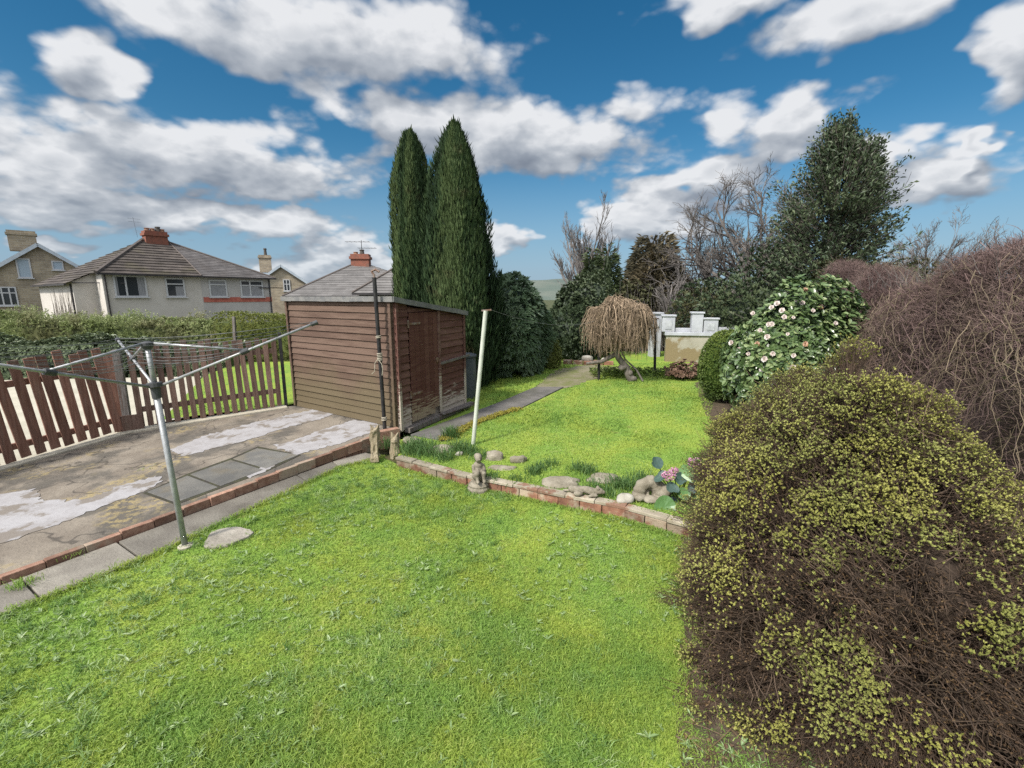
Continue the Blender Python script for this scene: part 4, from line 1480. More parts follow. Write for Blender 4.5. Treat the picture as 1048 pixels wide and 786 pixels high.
aa, bb_ = a_ - f2 * o_ - b2 * o_, a_ + f2 * (L2_ + o_) - b2 * o_
cc_, dd_ = a_ + f2 * (L2_ + o_) + b2 * (8 + o_), a_ - f2 * o_ + b2 * (8 + o_)
ap2.z = apx.z
roof_face(ro, Z(aa, ze2), Z(bb_, ze2), ap2, apx, 18, 0.025)
roof_face(ro, Z(dd_, ze2), Z(aa, ze2), apx, apx, 18, 0.025)
roof_face(ro, Z(bb_, ze2), Z(cc_, ze2), ap2, ap2, 18, 0.025)
roof_face(ro, Z(cc_, ze2), Z(dd_, ze2), apx, ap2, 18, 0.025)
# bay roof
e0, e1_ = Z(hb_l - f2 * 0.25 - b2 * 0.25, ze2 + 0.16), Z(hb_r + f2 * 0.25 - b2 * 0.25, ze2 + 0.16)
mtop = (e0 + e1_) / 2 + b2 * 3.3 + Vector((0, 0, 1.75))
mtop2 = (e0 + e1_) / 2 + b2 * 1.6 + Vector((0, 0, 1.75))
roof_face(ro, e0, e1_, mtop2, mtop2, 12, 0.025)
roof_face(ro, e0 + b2 * 3.3, e0, mtop2, mtop, 12, 0.025)
rr = ro.build('roof', m_paleslate, hr)
rt = MB()
rt.tube([Z(aa, ze2 + 0.02), apx], 0.07, 6)
rt.tube([apx + Vector((0, 0, 0.03)), ap2 + Vector((0, 0, 0.03))], 0.08, 6)
rt.tube([e0 + Vector((0, 0, 0.03)), mtop2], 0.07, 6)
rt.build('ridge_tiles', m_ridge, rr)
gt = MB()
gt.beam(Z(aa - b2 * 0.05, ze2 - 0.05), Z(bb_ - b2 * 0.05, ze2 - 0.05), 0.1, 0.1)
gt.beam(e0 - b2 * 0.05 - Vector((0, 0, 0.05)), e1_ - b2 * 0.05 - Vector((0, 0, 0.05)), 0.1, 0.1)
gt.build('gutter', m_gut, hr)
cm = (apx + ap2) / 2
ch = chimney(hr, (cm.x, cm.y), 1.15, 0.7, apx.z - 0.5, apx.z + 0.33, m_chim, math.atan2(f2.y, f2.x), [(-0.3, 0.15, m_pot), (0.1, 0.3, m_potd)], parent=rr)
ae = MB()
q = cm + Vector((0.1, 0, 0.6))
ae.tube([q, q + Vector((0, 0, 0.95))], 0.02, 5)
for zz_, x0, x1 in ((0.85, -1.0, 0.5), (0.45, -0.2, 0.9)):
    ae.tube([q + Vector((x0, 0, zz_)), q + Vector((x1, 0.1, zz_))], 0.014, 4)
    for k in range(6):
        x = x0 + (x1 - x0) * k / 5
        ae.tube([q + Vector((x, -0.2, zz_)), q + Vector((x, 0.25, zz_))], 0.01, 4)
ae.build('aerial', m_gut, ch)
ae = MB()
q = D(154, 240, A.y + 4)
ae.tube([Vector((cm.x, cm.y, 0)) * 0 + R0 + f * -0.2 + Vector((0, 0, 0.2)), R0 + f * -0.3 + Vector((0, 0, 1.5))], 0.009, 4)
for zz_ in (1.2, 1.4):
    ae.tube([R0 + f * -0.6 + Vector((0, 0, zz_)), R0 + f * 0.1 + Vector((0, 0, zz_))], 0.007, 4)
ae.build('aerial', m_gut, r_l)

# ================================================================== PALE GARDEN WALL
m_wallr = surf('patched_render_wall', (0.29, 0.27, 0.215), (0.36, 0.335, 0.275), 1.6, (0.20, 0.15, 0.075), 1.1, 0.9, rough=0.95, bump=0.4, bscale=20, world_space=True, lohi3=(0.50, 0.56))
m_whitewash = surf('white_painted_masonry', (0.43, 0.44, 0.47), (0.36, 0.37, 0.40), 3, (0.24, 0.24, 0.23), 2.2, 0.45, rough=0.85, bump=0.25, world_space=True)
m_panel = surf('grey_pierced_block', (0.30, 0.31, 0.33), (0.42, 0.43, 0.45), 8, rough=0.9, bump=0.4, world_space=True)
WA, WB = G(681, 370, ZU), G(737, 371.5, ZU)
wf_ = (WB - WA)
wf_.z = 0
wf_.normalize()
wn = Vector((wf_.y, -wf_.x, 0))
if wn.y > 0:
    wn = -wn
gw = thing('garden_wall', 'rendered garden wall with white piers on top behind the weeping tree', 'wall', WA)
zt = hit(705, 343.5, WA, wn).z
S = lambda px, py=345: (hit(px, py, WA, wn) - WA).dot(wf_)
mb = MB()
mb.box(WA + wf_ * (S(760) + S(682)) / 2 - wn * 0.12 + Vector((0, 0, (zt - ZU) / 2 - 0.05)), (S(760) - S(682) + 3.0, 0.24, zt - ZU + 0.1), ex=wf_, ey=-wn)
mb.v = [v + wf_ * 1.5 for v in mb.v]
mb.build('wall', m_wallr, gw)
cp = MB()
cp.box(WA + wf_ * (1.5 + (S(760) + S(682)) / 2) - wn * 0.12 + Vector((0, 0, zt - ZU + 0.05)), (S(760) - S(682) + 3.1, 0.34, 0.10), ex=wf_, ey=-wn)
cp.build('coping', m_whitewash, gw, bevel=0.01)
zpar = hit(715, 335.5, WA, wn).z
mb = MB()
for x0, x1, yt in ((690, 707, 336), (734, 800, 334.5)):
    z1 = hit(700, yt, WA, wn).z
    mb.box(WA + wf_ * (S(x0) + S(x1)) / 2 - wn * 0.13 + Vector((0, 0, (z1 + zt + 0.1) / 2 - ZU)), (S(x1) - S(x0), 0.14, z1 - zt - 0.1 + 0.002), ex=wf_, ey=-wn)
mb.build('parapet', m_whitewash, gw, bevel=0.01)
for x0, x1, yt in ((677, 690, 324), (707, 718.5, 321), (719.5, 734, 327)):
    z1 = hit((x0 + x1) / 2, yt, WA, wn).z
    sA, sB = S(x0), S(x1)
    zc = zt + 0.102
    mb = MB()
    mb.box(WA + wf_ * (sA + sB) / 2 - wn * 0.13 + Vector((0, 0, (z1 + zc) / 2 - ZU)), (sB - sA, 0.28, z1 - zc), ex=wf_, ey=-wn)
    mb.box(WA + wf_ * (sA + sB) / 2 - wn * 0.13 + Vector((0, 0, z1 + 0.025 - ZU)), (sB - sA + 0.06, 0.34, 0.05), ex=wf_, ey=-wn)
    p = mb.build('pier', m_whitewash, gw, bevel=0.01)
    if x0 != 707:
        MB().box(WA + wf_ * (sA + sB) / 2 + wn * 0.014 + Vector((0, 0, (z1 + zc) / 2 - ZU - 0.02)), ((sB - sA) * 0.5, 0.02, (z1 - zc) * 0.6), ex=wf_, ey=-wn).build('block_panel', m_panel, p)
# separate pier further left
pr = D(671, 331, WA.y + 1.2)
pr0 = D(671, 321.5, WA.y + 1.2)
pp = thing('wall_pier', 'small white pier just left of the pale garden wall', 'pier', (pr.x, pr.y, ZU))
mb = MB().box((pr.x, pr.y, (pr0.z + 0.0) / 2), (0.30, 0.28, pr0.z - 0.0), 0.1)
mb.box((pr.x, pr.y, pr0.z + 0.03), (0.38, 0.36, 0.06), 0.1)
mb.build('pier', m_whitewash, pp, bevel=0.01)
MB().box((pr.x, pr.y - 0.16, pr0.z - 0.25), (0.14, 0.03, 0.28), 0.1).build('block_panel', m_panel, pp)

# low stone edging and pale boulders far back
mb = MB()
ea, eb_ = G(576, 372.5, ZU), G(628, 373.5, ZU)
brick_run(mb, [ea, eb_], 0.16, lambda x, y: ZU + 0.10, lambda x, y: ZU - 0.05, 0.30, 0.02, 0.02, 21)
o = mb.build('stone_edging', m_edge, origin=ea, bevel=0.015)
tag(o, 'low reddish stone edging at the back of the upper lawn', 'edging')


def rock(name, c, s, seed, mat, label, cat='rock', group=None, rough=0.25, flat=0.0):
    V, F = ICO3
    wv = Wob(seed, 1.6, 3)
    P = V * (1 + rough * wv(V * 1.2)[:, None])
    P = np.sign(P) * np.abs(P) ** 0.85
    P = P * np.array(s)
    P[:, 2] = np.maximum(P[:, 2], -s[2] * 0.5)
    P = P + np.array(c) + np.array([0, 0, s[2] * 0.3])
    o = npmesh(name, P, [F], mat, None, c, smooth=True)
    return tag(o, label, cat, group)


m_rock = surf('weathered_rock', (0.20, 0.175, 0.13), (0.28, 0.25, 0.195), 9, (0.14, 0.12, 0.085), 6, 0.7, rough=0.95, bump=0.7, bscale=35, dist=0.015)
m_rockp = surf('pale_rock', (0.30, 0.28, 0.235), (0.37, 0.35, 0.30), 9, (0.21, 0.19, 0.14), 5, 0.5, rough=0.95, bump=0.5, bscale=35, dist=0.015)
for i, (px, py, s, lab) in enumerate(((601, 372, (0.14, 0.1, 0.09), 'smaller pale stone standing on the low edging at the back of the lawn'), (618, 373, (0.10, 0.08, 0.07), 'pale stone beside the weeping tree trunk at the back of the lawn'))):
    p = G(px, py, ZU)
    p.z = ZU + 0.09
    rock('pale_stone', p, s, 40 + i, m_rockp, lab, 'stone', 'pale stones on the low edging')

# ================================================================== TREES AND SHRUBS
m_twig_brown = surf('brown_twigs', (0.062, 0.041, 0.028), (0.105, 0.072, 0.05), 8, rough=0.9, bump=0.0, var=0.55, world_space=True)
m_twig_mauve = surf('mauve_brown_twigs', (0.095, 0.06, 0.055), (0.15, 0.102, 0.092), 3, (0.15, 0.12, 0.082), 1.2, 0.5, rough=0.9, bump=0.0, var=0.6, world_space=True)
m_twig_tan = surf('tan_stems', (0.10, 0.076, 0.05), (0.155, 0.122, 0.08), 4, rough=0.85, bump=0.0, var=0.5, world_space=True)
m_twig_grey = surf('grey_twigs', (0.08, 0.07, 0.064), (0.12, 0.107, 0.098), 1, rough=0.9, bump=0.0, var=0.4, world_space=True)
m_twig_far = surf('pale_grey_twigs', (0.12, 0.107, 0.10), (0.17, 0.153, 0.145), 1, rough=0.9, bump=0.0, var=0.3, world_space=True)
m_weep = surf('pinkish_brown_twigs', (0.19, 0.14, 0.092), (0.28, 0.21, 0.145), 4, rough=0.9, bump=0.0, var=0.45, world_space=True)

lm_cyp = leafmat('cypress_foliage', [(0, (0.02, 0.038, 0.017)), (0.6, (0.044, 0.075, 0.03)), (1, (0.085, 0.12, 0.047))], [(0, (0.045, 0.042, 0.022)), (1, (0.105, 0.10, 0.048))], 1.8, (0.60, 0.76), 0.7, 0.15, 0.15)
lm_rhodo = leafmat('evergreen_shrub_foliage', [(0, (0.06, 0.098, 0.055)), (0.6, (0.11, 0.165, 0.09)), (1, (0.21, 0.265, 0.17))], None, rough=0.45, spec=0.4, trans=0.12)
lm_holly = leafmat('dark_evergreen_foliage', [(0, (0.03, 0.046, 0.024)), (0.6, (0.06, 0.085, 0.042)), (1, (0.12, 0.145, 0.075))], None, rough=0.5, spec=0.35, trans=0.12)
lm_box = leafmat('clipped_shrub_foliage', [(0, (0.055, 0.095, 0.02)), (0.6, (0.12, 0.17, 0.035)), (1, (0.21, 0.25, 0.06))], None, rough=0.5, spec=0.3, trans=0.2)
lm_golden = leafmat('yellow_green_foliage', [(0, (0.11, 0.135, 0.035)), (0.6, (0.20, 0.22, 0.06)), (1, (0.30, 0.31, 0.10))], None, trans=0.25)
lm_heather = leafmat('mossy_yellow_leaves', [(0, (0.14, 0.145, 0.035)), (0.5, (0.30, 0.295, 0.075)), (1, (0.47, 0.45, 0.15))], [(0, (0.13, 0.145, 0.04)), (1, (0.40, 0.41, 0.13))], 2.0, (0.45, 0.6), 0.6, 0.25, 0.25)
lm_heather_dry = leafmat('dry_brown_leaves', [(0, (0.07, 0.042, 0.026)), (0.6, (0.13, 0.08, 0.045)), (1, (0.21, 0.145, 0.07))], None, 2.0, trans=0.15)
lm_cam = leafmat('camellia_leaves', [(0, (0.04, 0.07, 0.026)), (0.5, (0.085, 0.135, 0.048)), (0.8, (0.16, 0.215, 0.085)), (1, (0.28, 0.33, 0.15))], None, rough=0.28, spec=0.5, trans=0.15)
lm_conif = leafmat('brownish_conifer_foliage', [(0, (0.06, 0.055, 0.034)), (0.6, (0.12, 0.10, 0.06)), (1, (0.19, 0.155, 0.095))], None, trans=0.12)
lm_conif2 = leafmat('olive_conifer_foliage', [(0, (0.03, 0.045, 0.018)), (0.6, (0.055, 0.075, 0.03)), (1, (0.10, 0.12, 0.05))], None, trans=0.12)
lm_hedge = leafmat('light_hedge_foliage', [(0, (0.14, 0.175, 0.06)), (0.6, (0.27, 0.32, 0.13)), (1, (0.42, 0.45, 0.23))], [(0, (0.15, 0.16, 0.07)), (1, (0.36, 0.35, 0.19))], 0.7, (0.45, 0.6), trans=0.3)
lm_ivy = leafmat('ivy_foliage', [(0, (0.075, 0.10, 0.05)), (0.6, (0.145, 0.185, 0.10)), (1, (0.26, 0.30, 0.19))], None, rough=0.4, spec=0.4, trans=0.12)
lm_olive = leafmat('olive_undergrowth', [(0, (0.045, 0.05, 0.022)), (0.6, (0.085, 0.088, 0.04)), (1, (0.14, 0.135, 0.07))], None, trans=0.2)
lm_dry = leafmat('dead_flower_heads', [(0, (0.13, 0.075, 0.05)), (0.6, (0.22, 0.14, 0.10)), (1, (0.32, 0.22, 0.16))], None, trans=0.2)


def core(cl, c, rad, wob, amp, var=0.05, scale=0.84, zmin=None, V0=None):
    V, F = ICO3
    P = V * (1 + amp * wob(V)[:, None]) * np.array(rad) * scale + np.array(c)
    if zmin is not None:
        P[:, 2] = np.maximum(P[:, 2], zmin)
    cl.add(P, F, var)


def shell(n, c, rad, wob, amp, depth=0.25, lo=-0.6):
    d = rand_dirs(n * 2)
    d = d[d[:, 2] > lo][:n]
    r = (1 + amp * wob(d)) * (1 - depth * rng.random(len(d)) ** 2)
    P = d * r[:, None] * np.array(rad) + np.array(c)
    N = nrm(d / np.array(rad))
    return P, N


def rosettes(cl, P, N, per, L, W, open_=0.9, up=0.3, droop=0.1, fold=0.2, bias=None, Lvar=0.3):
    """A whorl of leaves at each point, facing outwards."""
    n = len(P)
    P2 = np.repeat(P, per, 0)
    N2 = np.repeat(nrm(N + np.array([0, 0, up])), per, 0)
    T = nrm(np.cross(N2, rand_dirs(n * per)))
    o = rng.uniform(0.4, 1.2, (n * per, 1)) * open_
    A = nrm(N2 + T * o)
    LN = nrm(N2 - A * (N2 * A).sum(1, keepdims=True) + 0.15 * rand_dirs(n * per))
    l = L * rng.uniform(1 - Lvar, 1 + Lvar, n * per)
    V, F = leaves(P2, A, LN, l, l * (W / L), fold, droop)
    base = (rng.random(n) if bias is None else bias)
    var = np.clip(np.repeat(base, per) * 0.65 + rng.random(n * per) * 0.35, 0, 1)
    cl.add(V, F, np.repeat(var, 4))


def trunk_mesh(name, pts, r0, r1, mat, root):
    P = np.array([[tuple(p) for p in pts]])
    V, F = tubes(P, r0, r1, 9)
    return npmesh(name, V, [F], mat, root, smooth=True)


def sp(P, lo=0.0, hi=1.0):
    return tuple(float(x) for x in P)


# ---- two columnar cypresses
def cypress(label, base, H, Rm, seed, n, profile, group):
    root = thing('cypress_tree', label, 'tree', base, group)
    b = np.array(base)
    wv, wv2, wv3_ = Wob(seed, 1.0, 3), Wob(seed + 1, 1.0, 2), Wob(seed + 2, 1.0, 2)
    trunk_mesh('trunk', [b + np.array([0, 0, z]) for z in (-0.05, 0.5, 1.5, H * 0.8)], 0.14, 0.03, m_bark, root)
    cl = Cloud()
    # inner mass
    nt, nz_ = 20, 26
    zz, aa = np.meshgrid(np.linspace(0.02, 0.96, nz_), np.linspace(0, 2 * np.pi, nt, endpoint=False), indexing='ij')
    rr = Rm * profile(zz) * 0.80
    V = np.stack([b[0] + rr * np.cos(aa), b[1] + rr * np.sin(aa), b[2] + zz * H], -1).reshape(-1, 3)
    i, k = np.meshgrid(np.arange(nz_ - 1), np.arange(nt), indexing='ij')
    F = np.stack([i * nt + k, i * nt + (k + 1) % nt, (i + 1) * nt + (k + 1) % nt, (i + 1) * nt + k], -1).reshape(-1, 4)
    cl.add(V, F, 0.02)
    t = rng.random(n) ** 0.92
    a = rng.uniform(0, 2 * np.pi, n)
    q = np.stack([np.cos(a) * 4.5, np.sin(a) * 4.5, t * H * 1.1], -1)
    lump = wv(q)
    r = Rm * profile(t) * (1 + 0.085 * lump + 0.065 * wv3_(q * 2.6)) * (1 - 0.26 * rng.random(n) ** 2)
    P = np.stack([b[0] + r * np.cos(a), b[1] + r * np.sin(a), b[2] + t * H], -1)
    out = np.stack([np.cos(a), np.sin(a), 0 * a], -1)
    A = nrm(np.array([0, 0, 1.0]) + out * rng.uniform(0.05, 0.5, (n, 1)) + rand_dirs(n) * 0.22)
    L = rng.uniform(0.10, 0.24, n) * (1 - 0.3 * t)
    V, F = leaves(P, A, nrm(out + rand_dirs(n) * 0.35), L, L * rng.uniform(0.16, 0.28, n), 0.3, 0.0, 0.55)
    var = np.clip(0.45 + 0.35 * wv2(q * np.array([1.2, 1.2, 0.5])) + rng.normal(0, 0.18, n), 0, 1)
    cl.add(V, F, np.repeat(var, 4))
    # a few longer shoots that break the outline
    m = n // 60
    j = rng.choice(n, m)
    V, F = leaves(P[j], nrm(A[j] + out[j] * 0.2), out[j], rng.uniform(0.16, 0.26, m), rng.uniform(0.03, 0.05, m), 0.3)
    cl.add(V, F, np.repeat(var[j], 4))
    cl.build('crown', lm_cyp, root)
    return root


prof_b = lambda t: np.interp(t, [0, 0.12, 0.256, 0.44, 0.62, 0.806, 0.90, 0.963, 0.99, 1.0], [0.72, 0.92, 1.0, 0.88, 0.72, 0.50, 0.32, 0.16, 0.07, 0.03])
prof_a = lambda t: np.interp(t, [0, 0.2, 0.6, 0.8, 0.88, 0.95, 0.985, 1.0], [0.86, 0.97, 0.96, 0.80, 0.64, 0.38, 0.18, 0.06])
Yb = 9.8
tb = D(464, 127, Yb)
wl_, wr_ = D(425, 330, Yb), D(511, 330, Yb)
cypress('taller conical cypress with a pointed top behind the shed', ((wl_.x + wr_.x) / 2 + 0.02, Yb, ZU), tb.z - ZU - 0.06, (wr_.x - wl_.x) / 2 * 0.98, 31, 30000, prof_b, 'cypresses behind the shed')
Ya = 10.9
ta = D(422, 135, Ya)
wl_, wr_ = D(398, 230, Ya), D(445, 230, Ya)
cypress('shorter narrow cypress with a rounded top beside the taller one', ((wl_.x + wr_.x) / 2 + 0.02, Ya, ZU), ta.z - ZU - 0.06, (wr_.x - wl_.x) / 2 * 0.90, 51, 24000, prof_a, 'cypresses behind the shed')


# ---- rounded shrubs
def shrub(name, label, cat, c, rad, n, per, L, W, mat, seed, amp=0.12, depth=0.3, open_=0.9, up=0.3, droop=0.15, freq=2.2, core_scale=0.82, fold=0.2, ground=ZU, lo=-0.75, group=None, dens=None):
    root = thing(name, label, cat, (c[0], c[1], ground), group)
    wv, wv2 = Wob(seed, freq, 3), Wob(seed + 1, 3.0, 2)
    st_ = []
    for k in range(7):
        a = rng.uniform(0, 6.28)
        e = np.array([c[0] + math.cos(a) * rad[0] * 0.5, c[1] + math.sin(a) * rad[1] * 0.5, c[2] + rad[2] * 0.3])
        s = np.array([c[0] + math.cos(a) * 0.08, c[1] + math.sin(a) * 0.08, ground - 0.03])
        tt = np.linspace(0, 1, 5)[:, None]
        st_.append(s + (e - s) * tt + np.sin(tt * 3) * rng.normal(0, 0.05, (1, 3)))
    V, F = tubes(np.array(st_), 0.03, 0.012, 5)
    npmesh('stems', V, [F], m_bark, root)
    cl = Cloud()
    core(cl, c, rad, wv, amp, 0.03, core_scale, ground + 0.02)
    P, N = shell(n, c, rad, wv, amp, depth, lo)
    k = P[:, 2] > ground + 0.03
    P, N = P[k], N[k]
    d = (P - np.array(c)) / np.array(rad)
    bias = np.clip(0.45 + 0.3 * wv2(d) + rng.normal(0, 0.2, len(P)), 0, 1)
    rosettes(cl, P, N, per, L, W, open_, up, droop, fold, bias)
    cl.build('foliage', mat, root)
    return root


Y = 11.4
l, r, tp = D(488, 345, Y), D(566, 345, Y), D(522, 288, Y)
cx = (l.x + r.x) / 2 - 0.15
hz = (tp.z - ZU)
shrub('evergreen_shrub', 'large rounded dark evergreen shrub right of the cypresses', 'shrub', (cx, Y, ZU + hz * 0.42), ((r.x - l.x) / 2 + 0.12, 1.15, hz * 0.60), 2600, 9, 0.15, 0.042, lm_rhodo, 61, 0.10, 0.28, 1.1, 0.25, 0.18, 2.5)
Y = 12.3
c = D(566, 358, Y)
shrub('low_shrub', 'small light green shrub tucked against the rounded evergreen', 'shrub', (c.x - 0.05, Y, ZU + 0.33), (0.32, 0.35, 0.52), 700, 6, 0.06, 0.022, lm_golden, 63)
Y = 14.5
l, r, tp = D(560, 330, Y), D(628, 330, Y), D(590, 285, Y)
hz = tp.z - ZU
shrub('holly_bush', 'broad dark holly bush behind the weeping tree', 'shrub', ((l.x + r.x) / 2, Y, ZU + hz * 0.45), ((r.x - l.x) / 2, 1.1, hz * 0.58), 3200, 7, 0.11, 0.045, lm_holly, 65, 0.16, 0.35, 1.0, 0.2, 0.1, 2.8)
Y = 8.3
l, r, tp = D(718, 385, Y), D(768, 385, Y), D(740, 341, Y)
hz = tp.z - ZU
shrub('clipped_bush', 'small clipped green bush in front of the camellia', 'shrub', ((l.x + r.x) / 2, Y, ZU + hz * 0.5), ((r.x - l.x) / 2, 0.50, hz * 0.54), 5200, 6, 0.036, 0.014, lm_box, 67, 0.05, 0.16, 0.9, 0.2, 0.0, 2.0, 0.9)


# ---- conifers
def conifer(label, base, H, Rm, mat, seed, n, group=None, L=0.3, open_=0.0, shape=1.15, name='conifer_tree', cs=0.55):
    root = thing(name, label, 'tree', base, group)
    b = np.array(base)
    trunk_mesh('trunk', [b + np.array([0, 0, z]) for z in (-0.1, H * 0.4, H * 0.97)], 0.16, 0.02, m_bark, root)
    wv = Wob(seed, 1.0, 3)
    cl = Cloud()
    t = 1 - np.sqrt(rng.random(n))
    a = rng.uniform(0, 2 * np.pi, n)
    q = np.stack([np.cos(a) * 3, np.sin(a) * 3, t * H * 1.2], -1)
    prof = (1 - t) ** (1 / shape) * 0.95 + 0.04
    prof = np.where(t < 0.12, prof * (0.7 + 2.5 * t), prof)
    r = Rm * prof * (1 + 0.22 * wv(q)) * (1 - 0.5 * rng.random(n) ** 2)
    P = np.stack([b[0] + r * np.cos(a), b[1] + r * np.sin(a), b[2] + 0.12 * H * 0 + t * H], -1)
    out = np.stack([np.cos(a), np.sin(a), 0 * a], -1)
    A = nrm(out + np.array([0, 0, 1.0]) * rng.uniform(-0.3, 0.9, (n, 1)) + rand_dirs(n) * 0.4)
    l = L * rng.uniform(0.5, 1.2, n)
    V, F = leaves(P, A, nrm(rand_dirs(n) + np.array([0, 0, 0.8])), l, l * rng.uniform(0.16, 0.3, n), 0.3, 0.15)
    var = np.clip(0.45 + 0.35 * wv(q * 1.7) + rng.normal(0, 0.2, n), 0, 1)
    cl.add(V, F, np.repeat(var, 4))
    zz, aa = np.meshgrid(np.linspace(0.05, 0.9, 12), np.linspace(0, 2 * np.pi, 14, endpoint=False), indexing='ij')
    rr = Rm * ((1 - zz) ** (1 / shape) * 0.95) * cs
    V = np.stack([b[0] + rr * np.cos(aa), b[1] + rr * np.sin(aa), b[2] + zz * H], -1).reshape(-1, 3)
    i, k = np.meshgrid(np.arange(11), np.arange(14), indexing='ij')
    cl.add(V, np.stack([i * 14 + k, i * 14 + (k + 1) % 14, (i + 1) * 14 + (k + 1) % 14, (i + 1) * 14 + k], -1).reshape(-1, 4), 0.05)
    cl.build('crown', mat, root)
    return root


ZB = -0.4
Y = 17.5
for (px, pyt, w_, lab, mat_, sd_) in ((623, 250, 18, 'pointed olive green conifer behind the holly bush', lm_conif2, 71), (606, 254, 12, 'slim pointed conifer to the left of the olive green one', lm_conif2, 73)):
    tp = D(px, pyt, Y)
    conifer(lab, (tp.x, Y, ZB), tp.z - ZB, w_ / FPX * Y * 1.15, mat_, sd_, 5200, L=0.3, shape=1.6)
    Y += 0.8
Y = 18.5
tp = D(672, 237, Y)
conifer('bushy brownish conifer behind the pale garden wall', (tp.x, Y, ZB), tp.z - ZB, 44 / FPX * Y, lm_conif, 75, 15000, L=0.36, shape=2.2)


# ---- bare trees
def bare_tree(label, base, H, seed, levels, mat, r0=0.12, lean=(0, 0), trunk_frac=0.45, wig=0.05, sides=(7, 5, 4, 3, 3), name='bare_tree', cat='tree', minr=0.006, group=None, spread=1.0):
    """levels: (children per parent, length ratio, angle in degrees, upward pull)."""
    rg = np.random.default_rng(seed)
    root = thing(name, label, cat, base, group)
    b = np.array(base, dtype=float)
    K = 7
    tt = np.linspace(0, 1, K)[:, None]
    Lt = H * trunk_frac
    tr_ = b + tt * np.array([lean[0], lean[1], 1.0]) * Lt + np.cumsum(rg.normal(0, wig * Lt * 0.15, (K, 3)) * np.array([1, 1, 0.1]), 0) * (tt > 0)
    cur = tr_[None]
    rad0, rad1 = np.array([r0]), np.array([r0 * 0.55])
    lens = np.array([Lt])
    gen = []
    cl = Cloud()
    for li, (nc, ratio, ang, upb) in enumerate(levels):
        n = len(cur)
        t = np.sort(rg.uniform(0.25 if li else 0.3, 1.0, (n, nc)), 1)
        t[:, -1] = 1.0
        idx = t * (K - 1)
        i0 = np.minimum(idx.astype(int), K - 2)
        fr = (idx - i0)[..., None]
        ar = np.arange(n)[:, None]
        S = cur[ar, i0] * (1 - fr) + cur[ar, i0 + 1] * fr
        T = nrm(cur[ar, i0 + 1] - cur[ar, i0])
        S, T = S.reshape(-1, 3), T.reshape(-1, 3)
        m = len(S)
        pr_ = nrm(np.cross(T, nrm(rg.normal(size=(m, 3)))))
        an = np.radians(ang) * rg.uniform(0.55, 1.3, (m, 1))
        Dv = nrm(T * np.cos(an) + pr_ * np.sin(an) + np.array([0, 0, upb]))
        L = np.repeat(lens, nc) * ratio * rg.uniform(0.6, 1.15, m) * (1.15 - 0.35 * t.reshape(-1))
        st2 = np.linspace(0, 1, K)[None, :, None]
        wgl = np.cumsum(rg.normal(0, 1, (m, K, 3)), 1) * (L[:, None, None] * wig)
        wgl -= wgl[:, :1]
        bend = np.array([0, 0, 1.0]) * (upb * 0.35) * (st2 ** 2) * L[:, None, None]
        cur_new = S[:, None] + Dv[:, None] * L[:, None, None] * st2 + wgl + bend
        pr0 = np.repeat(rad0, nc)
        pr1 = np.repeat(rad1, nc)
        rr = (pr0 * (1 - t.reshape(-1)) + pr1 * t.reshape(-1)) * 0.72
        rad0, rad1 = np.maximum(rr, minr), np.maximum(rr * 0.5, minr * 0.7)
        gen.append((cur_new, rad0, rad1, sides[min(li + 1, 4)], np.repeat(rg.random(m), K * sides[min(li + 1, 4)])))
        cur, lens = cur_new, L
    allz = np.concatenate([g_[0][:, :, 2].ravel() for g_ in gen])
    k_ = H / (np.percentile(allz, 99.7) - b[2])
    V, F = tubes((tr_ - b)[None] * np.array([1, 1, k_]) + b, np.array([r0]), np.array([r0 * 0.55]), 9)
    npmesh('trunk', V, [F], mat, root, smooth=True, var=np.full(len(V), 0.5))
    for (cn, q0_, q1_, sd_, vv_) in gen:
        V, F = tubes((cn - b) * np.array([spread * k_, spread * k_, k_]) + b, q0_, q1_, sd_)
        cl.add(V, F, vv_)
    cl.build('crown', mat, root)
    return root


Y = 22
tp = D(602, 203, Y)
bare_tree('tall pale bare tree rising behind the holly bush', (tp.x, Y, ZB - 0.5), (tp.z - ZB + 0.5) * 1.0, 81, [(20, 0.95, 24, 0.28), (8, 0.42, 24, 0.25), (6, 0.5, 26, 0.2), (4, 0.5, 30, 0.15)], m_twig_far, 0.12, trunk_frac=0.42, minr=0.008, wig=0.018)
Y = 16.2
tp = D(690, 250, Y)
bare_tree('slender pale bare sapling in front of the brownish conifer', (tp.x, Y, ZB), (tp.z - ZB) * 0.95, 83, [(12, 0.6, 36, 0.22), (6, 0.5, 32, 0.1), (5, 0.5, 35, 0.1)], m_twig_far, 0.06, trunk_frac=0.55, minr=0.0075, wig=0.02)
Y = 15.5
tp = D(778, 166, Y)
bare_tree('wide bare grey tree beside the tall evergreen', (tp.x + 0.3, Y, ZB), (tp.z - ZB) * 1.02, 86, [(14, 0.85, 50, 0.18), (9, 0.58, 40, 0.08), (8, 0.52, 40, 0.02), (6, 0.55, 42, 0.0)], m_twig_grey, 0.12, trunk_frac=0.42, minr=0.0062, wig=0.022)
Y = 17
tp = D(735, 205, Y)
bare_tree('lower bare twiggy tree to the left of the wide bare tree', (tp.x, Y, ZB), (tp.z - ZB) * 0.85, 88, [(11, 0.75, 54, 0.12), (7, 0.56, 42, 0.03), (6, 0.52, 42, 0.0), (4, 0.5, 42, 0.0)], m_twig_grey, 0.10, trunk_frac=0.42, minr=0.0062, wig=0.025)
Y = 26
tp = D(962, 218, Y)
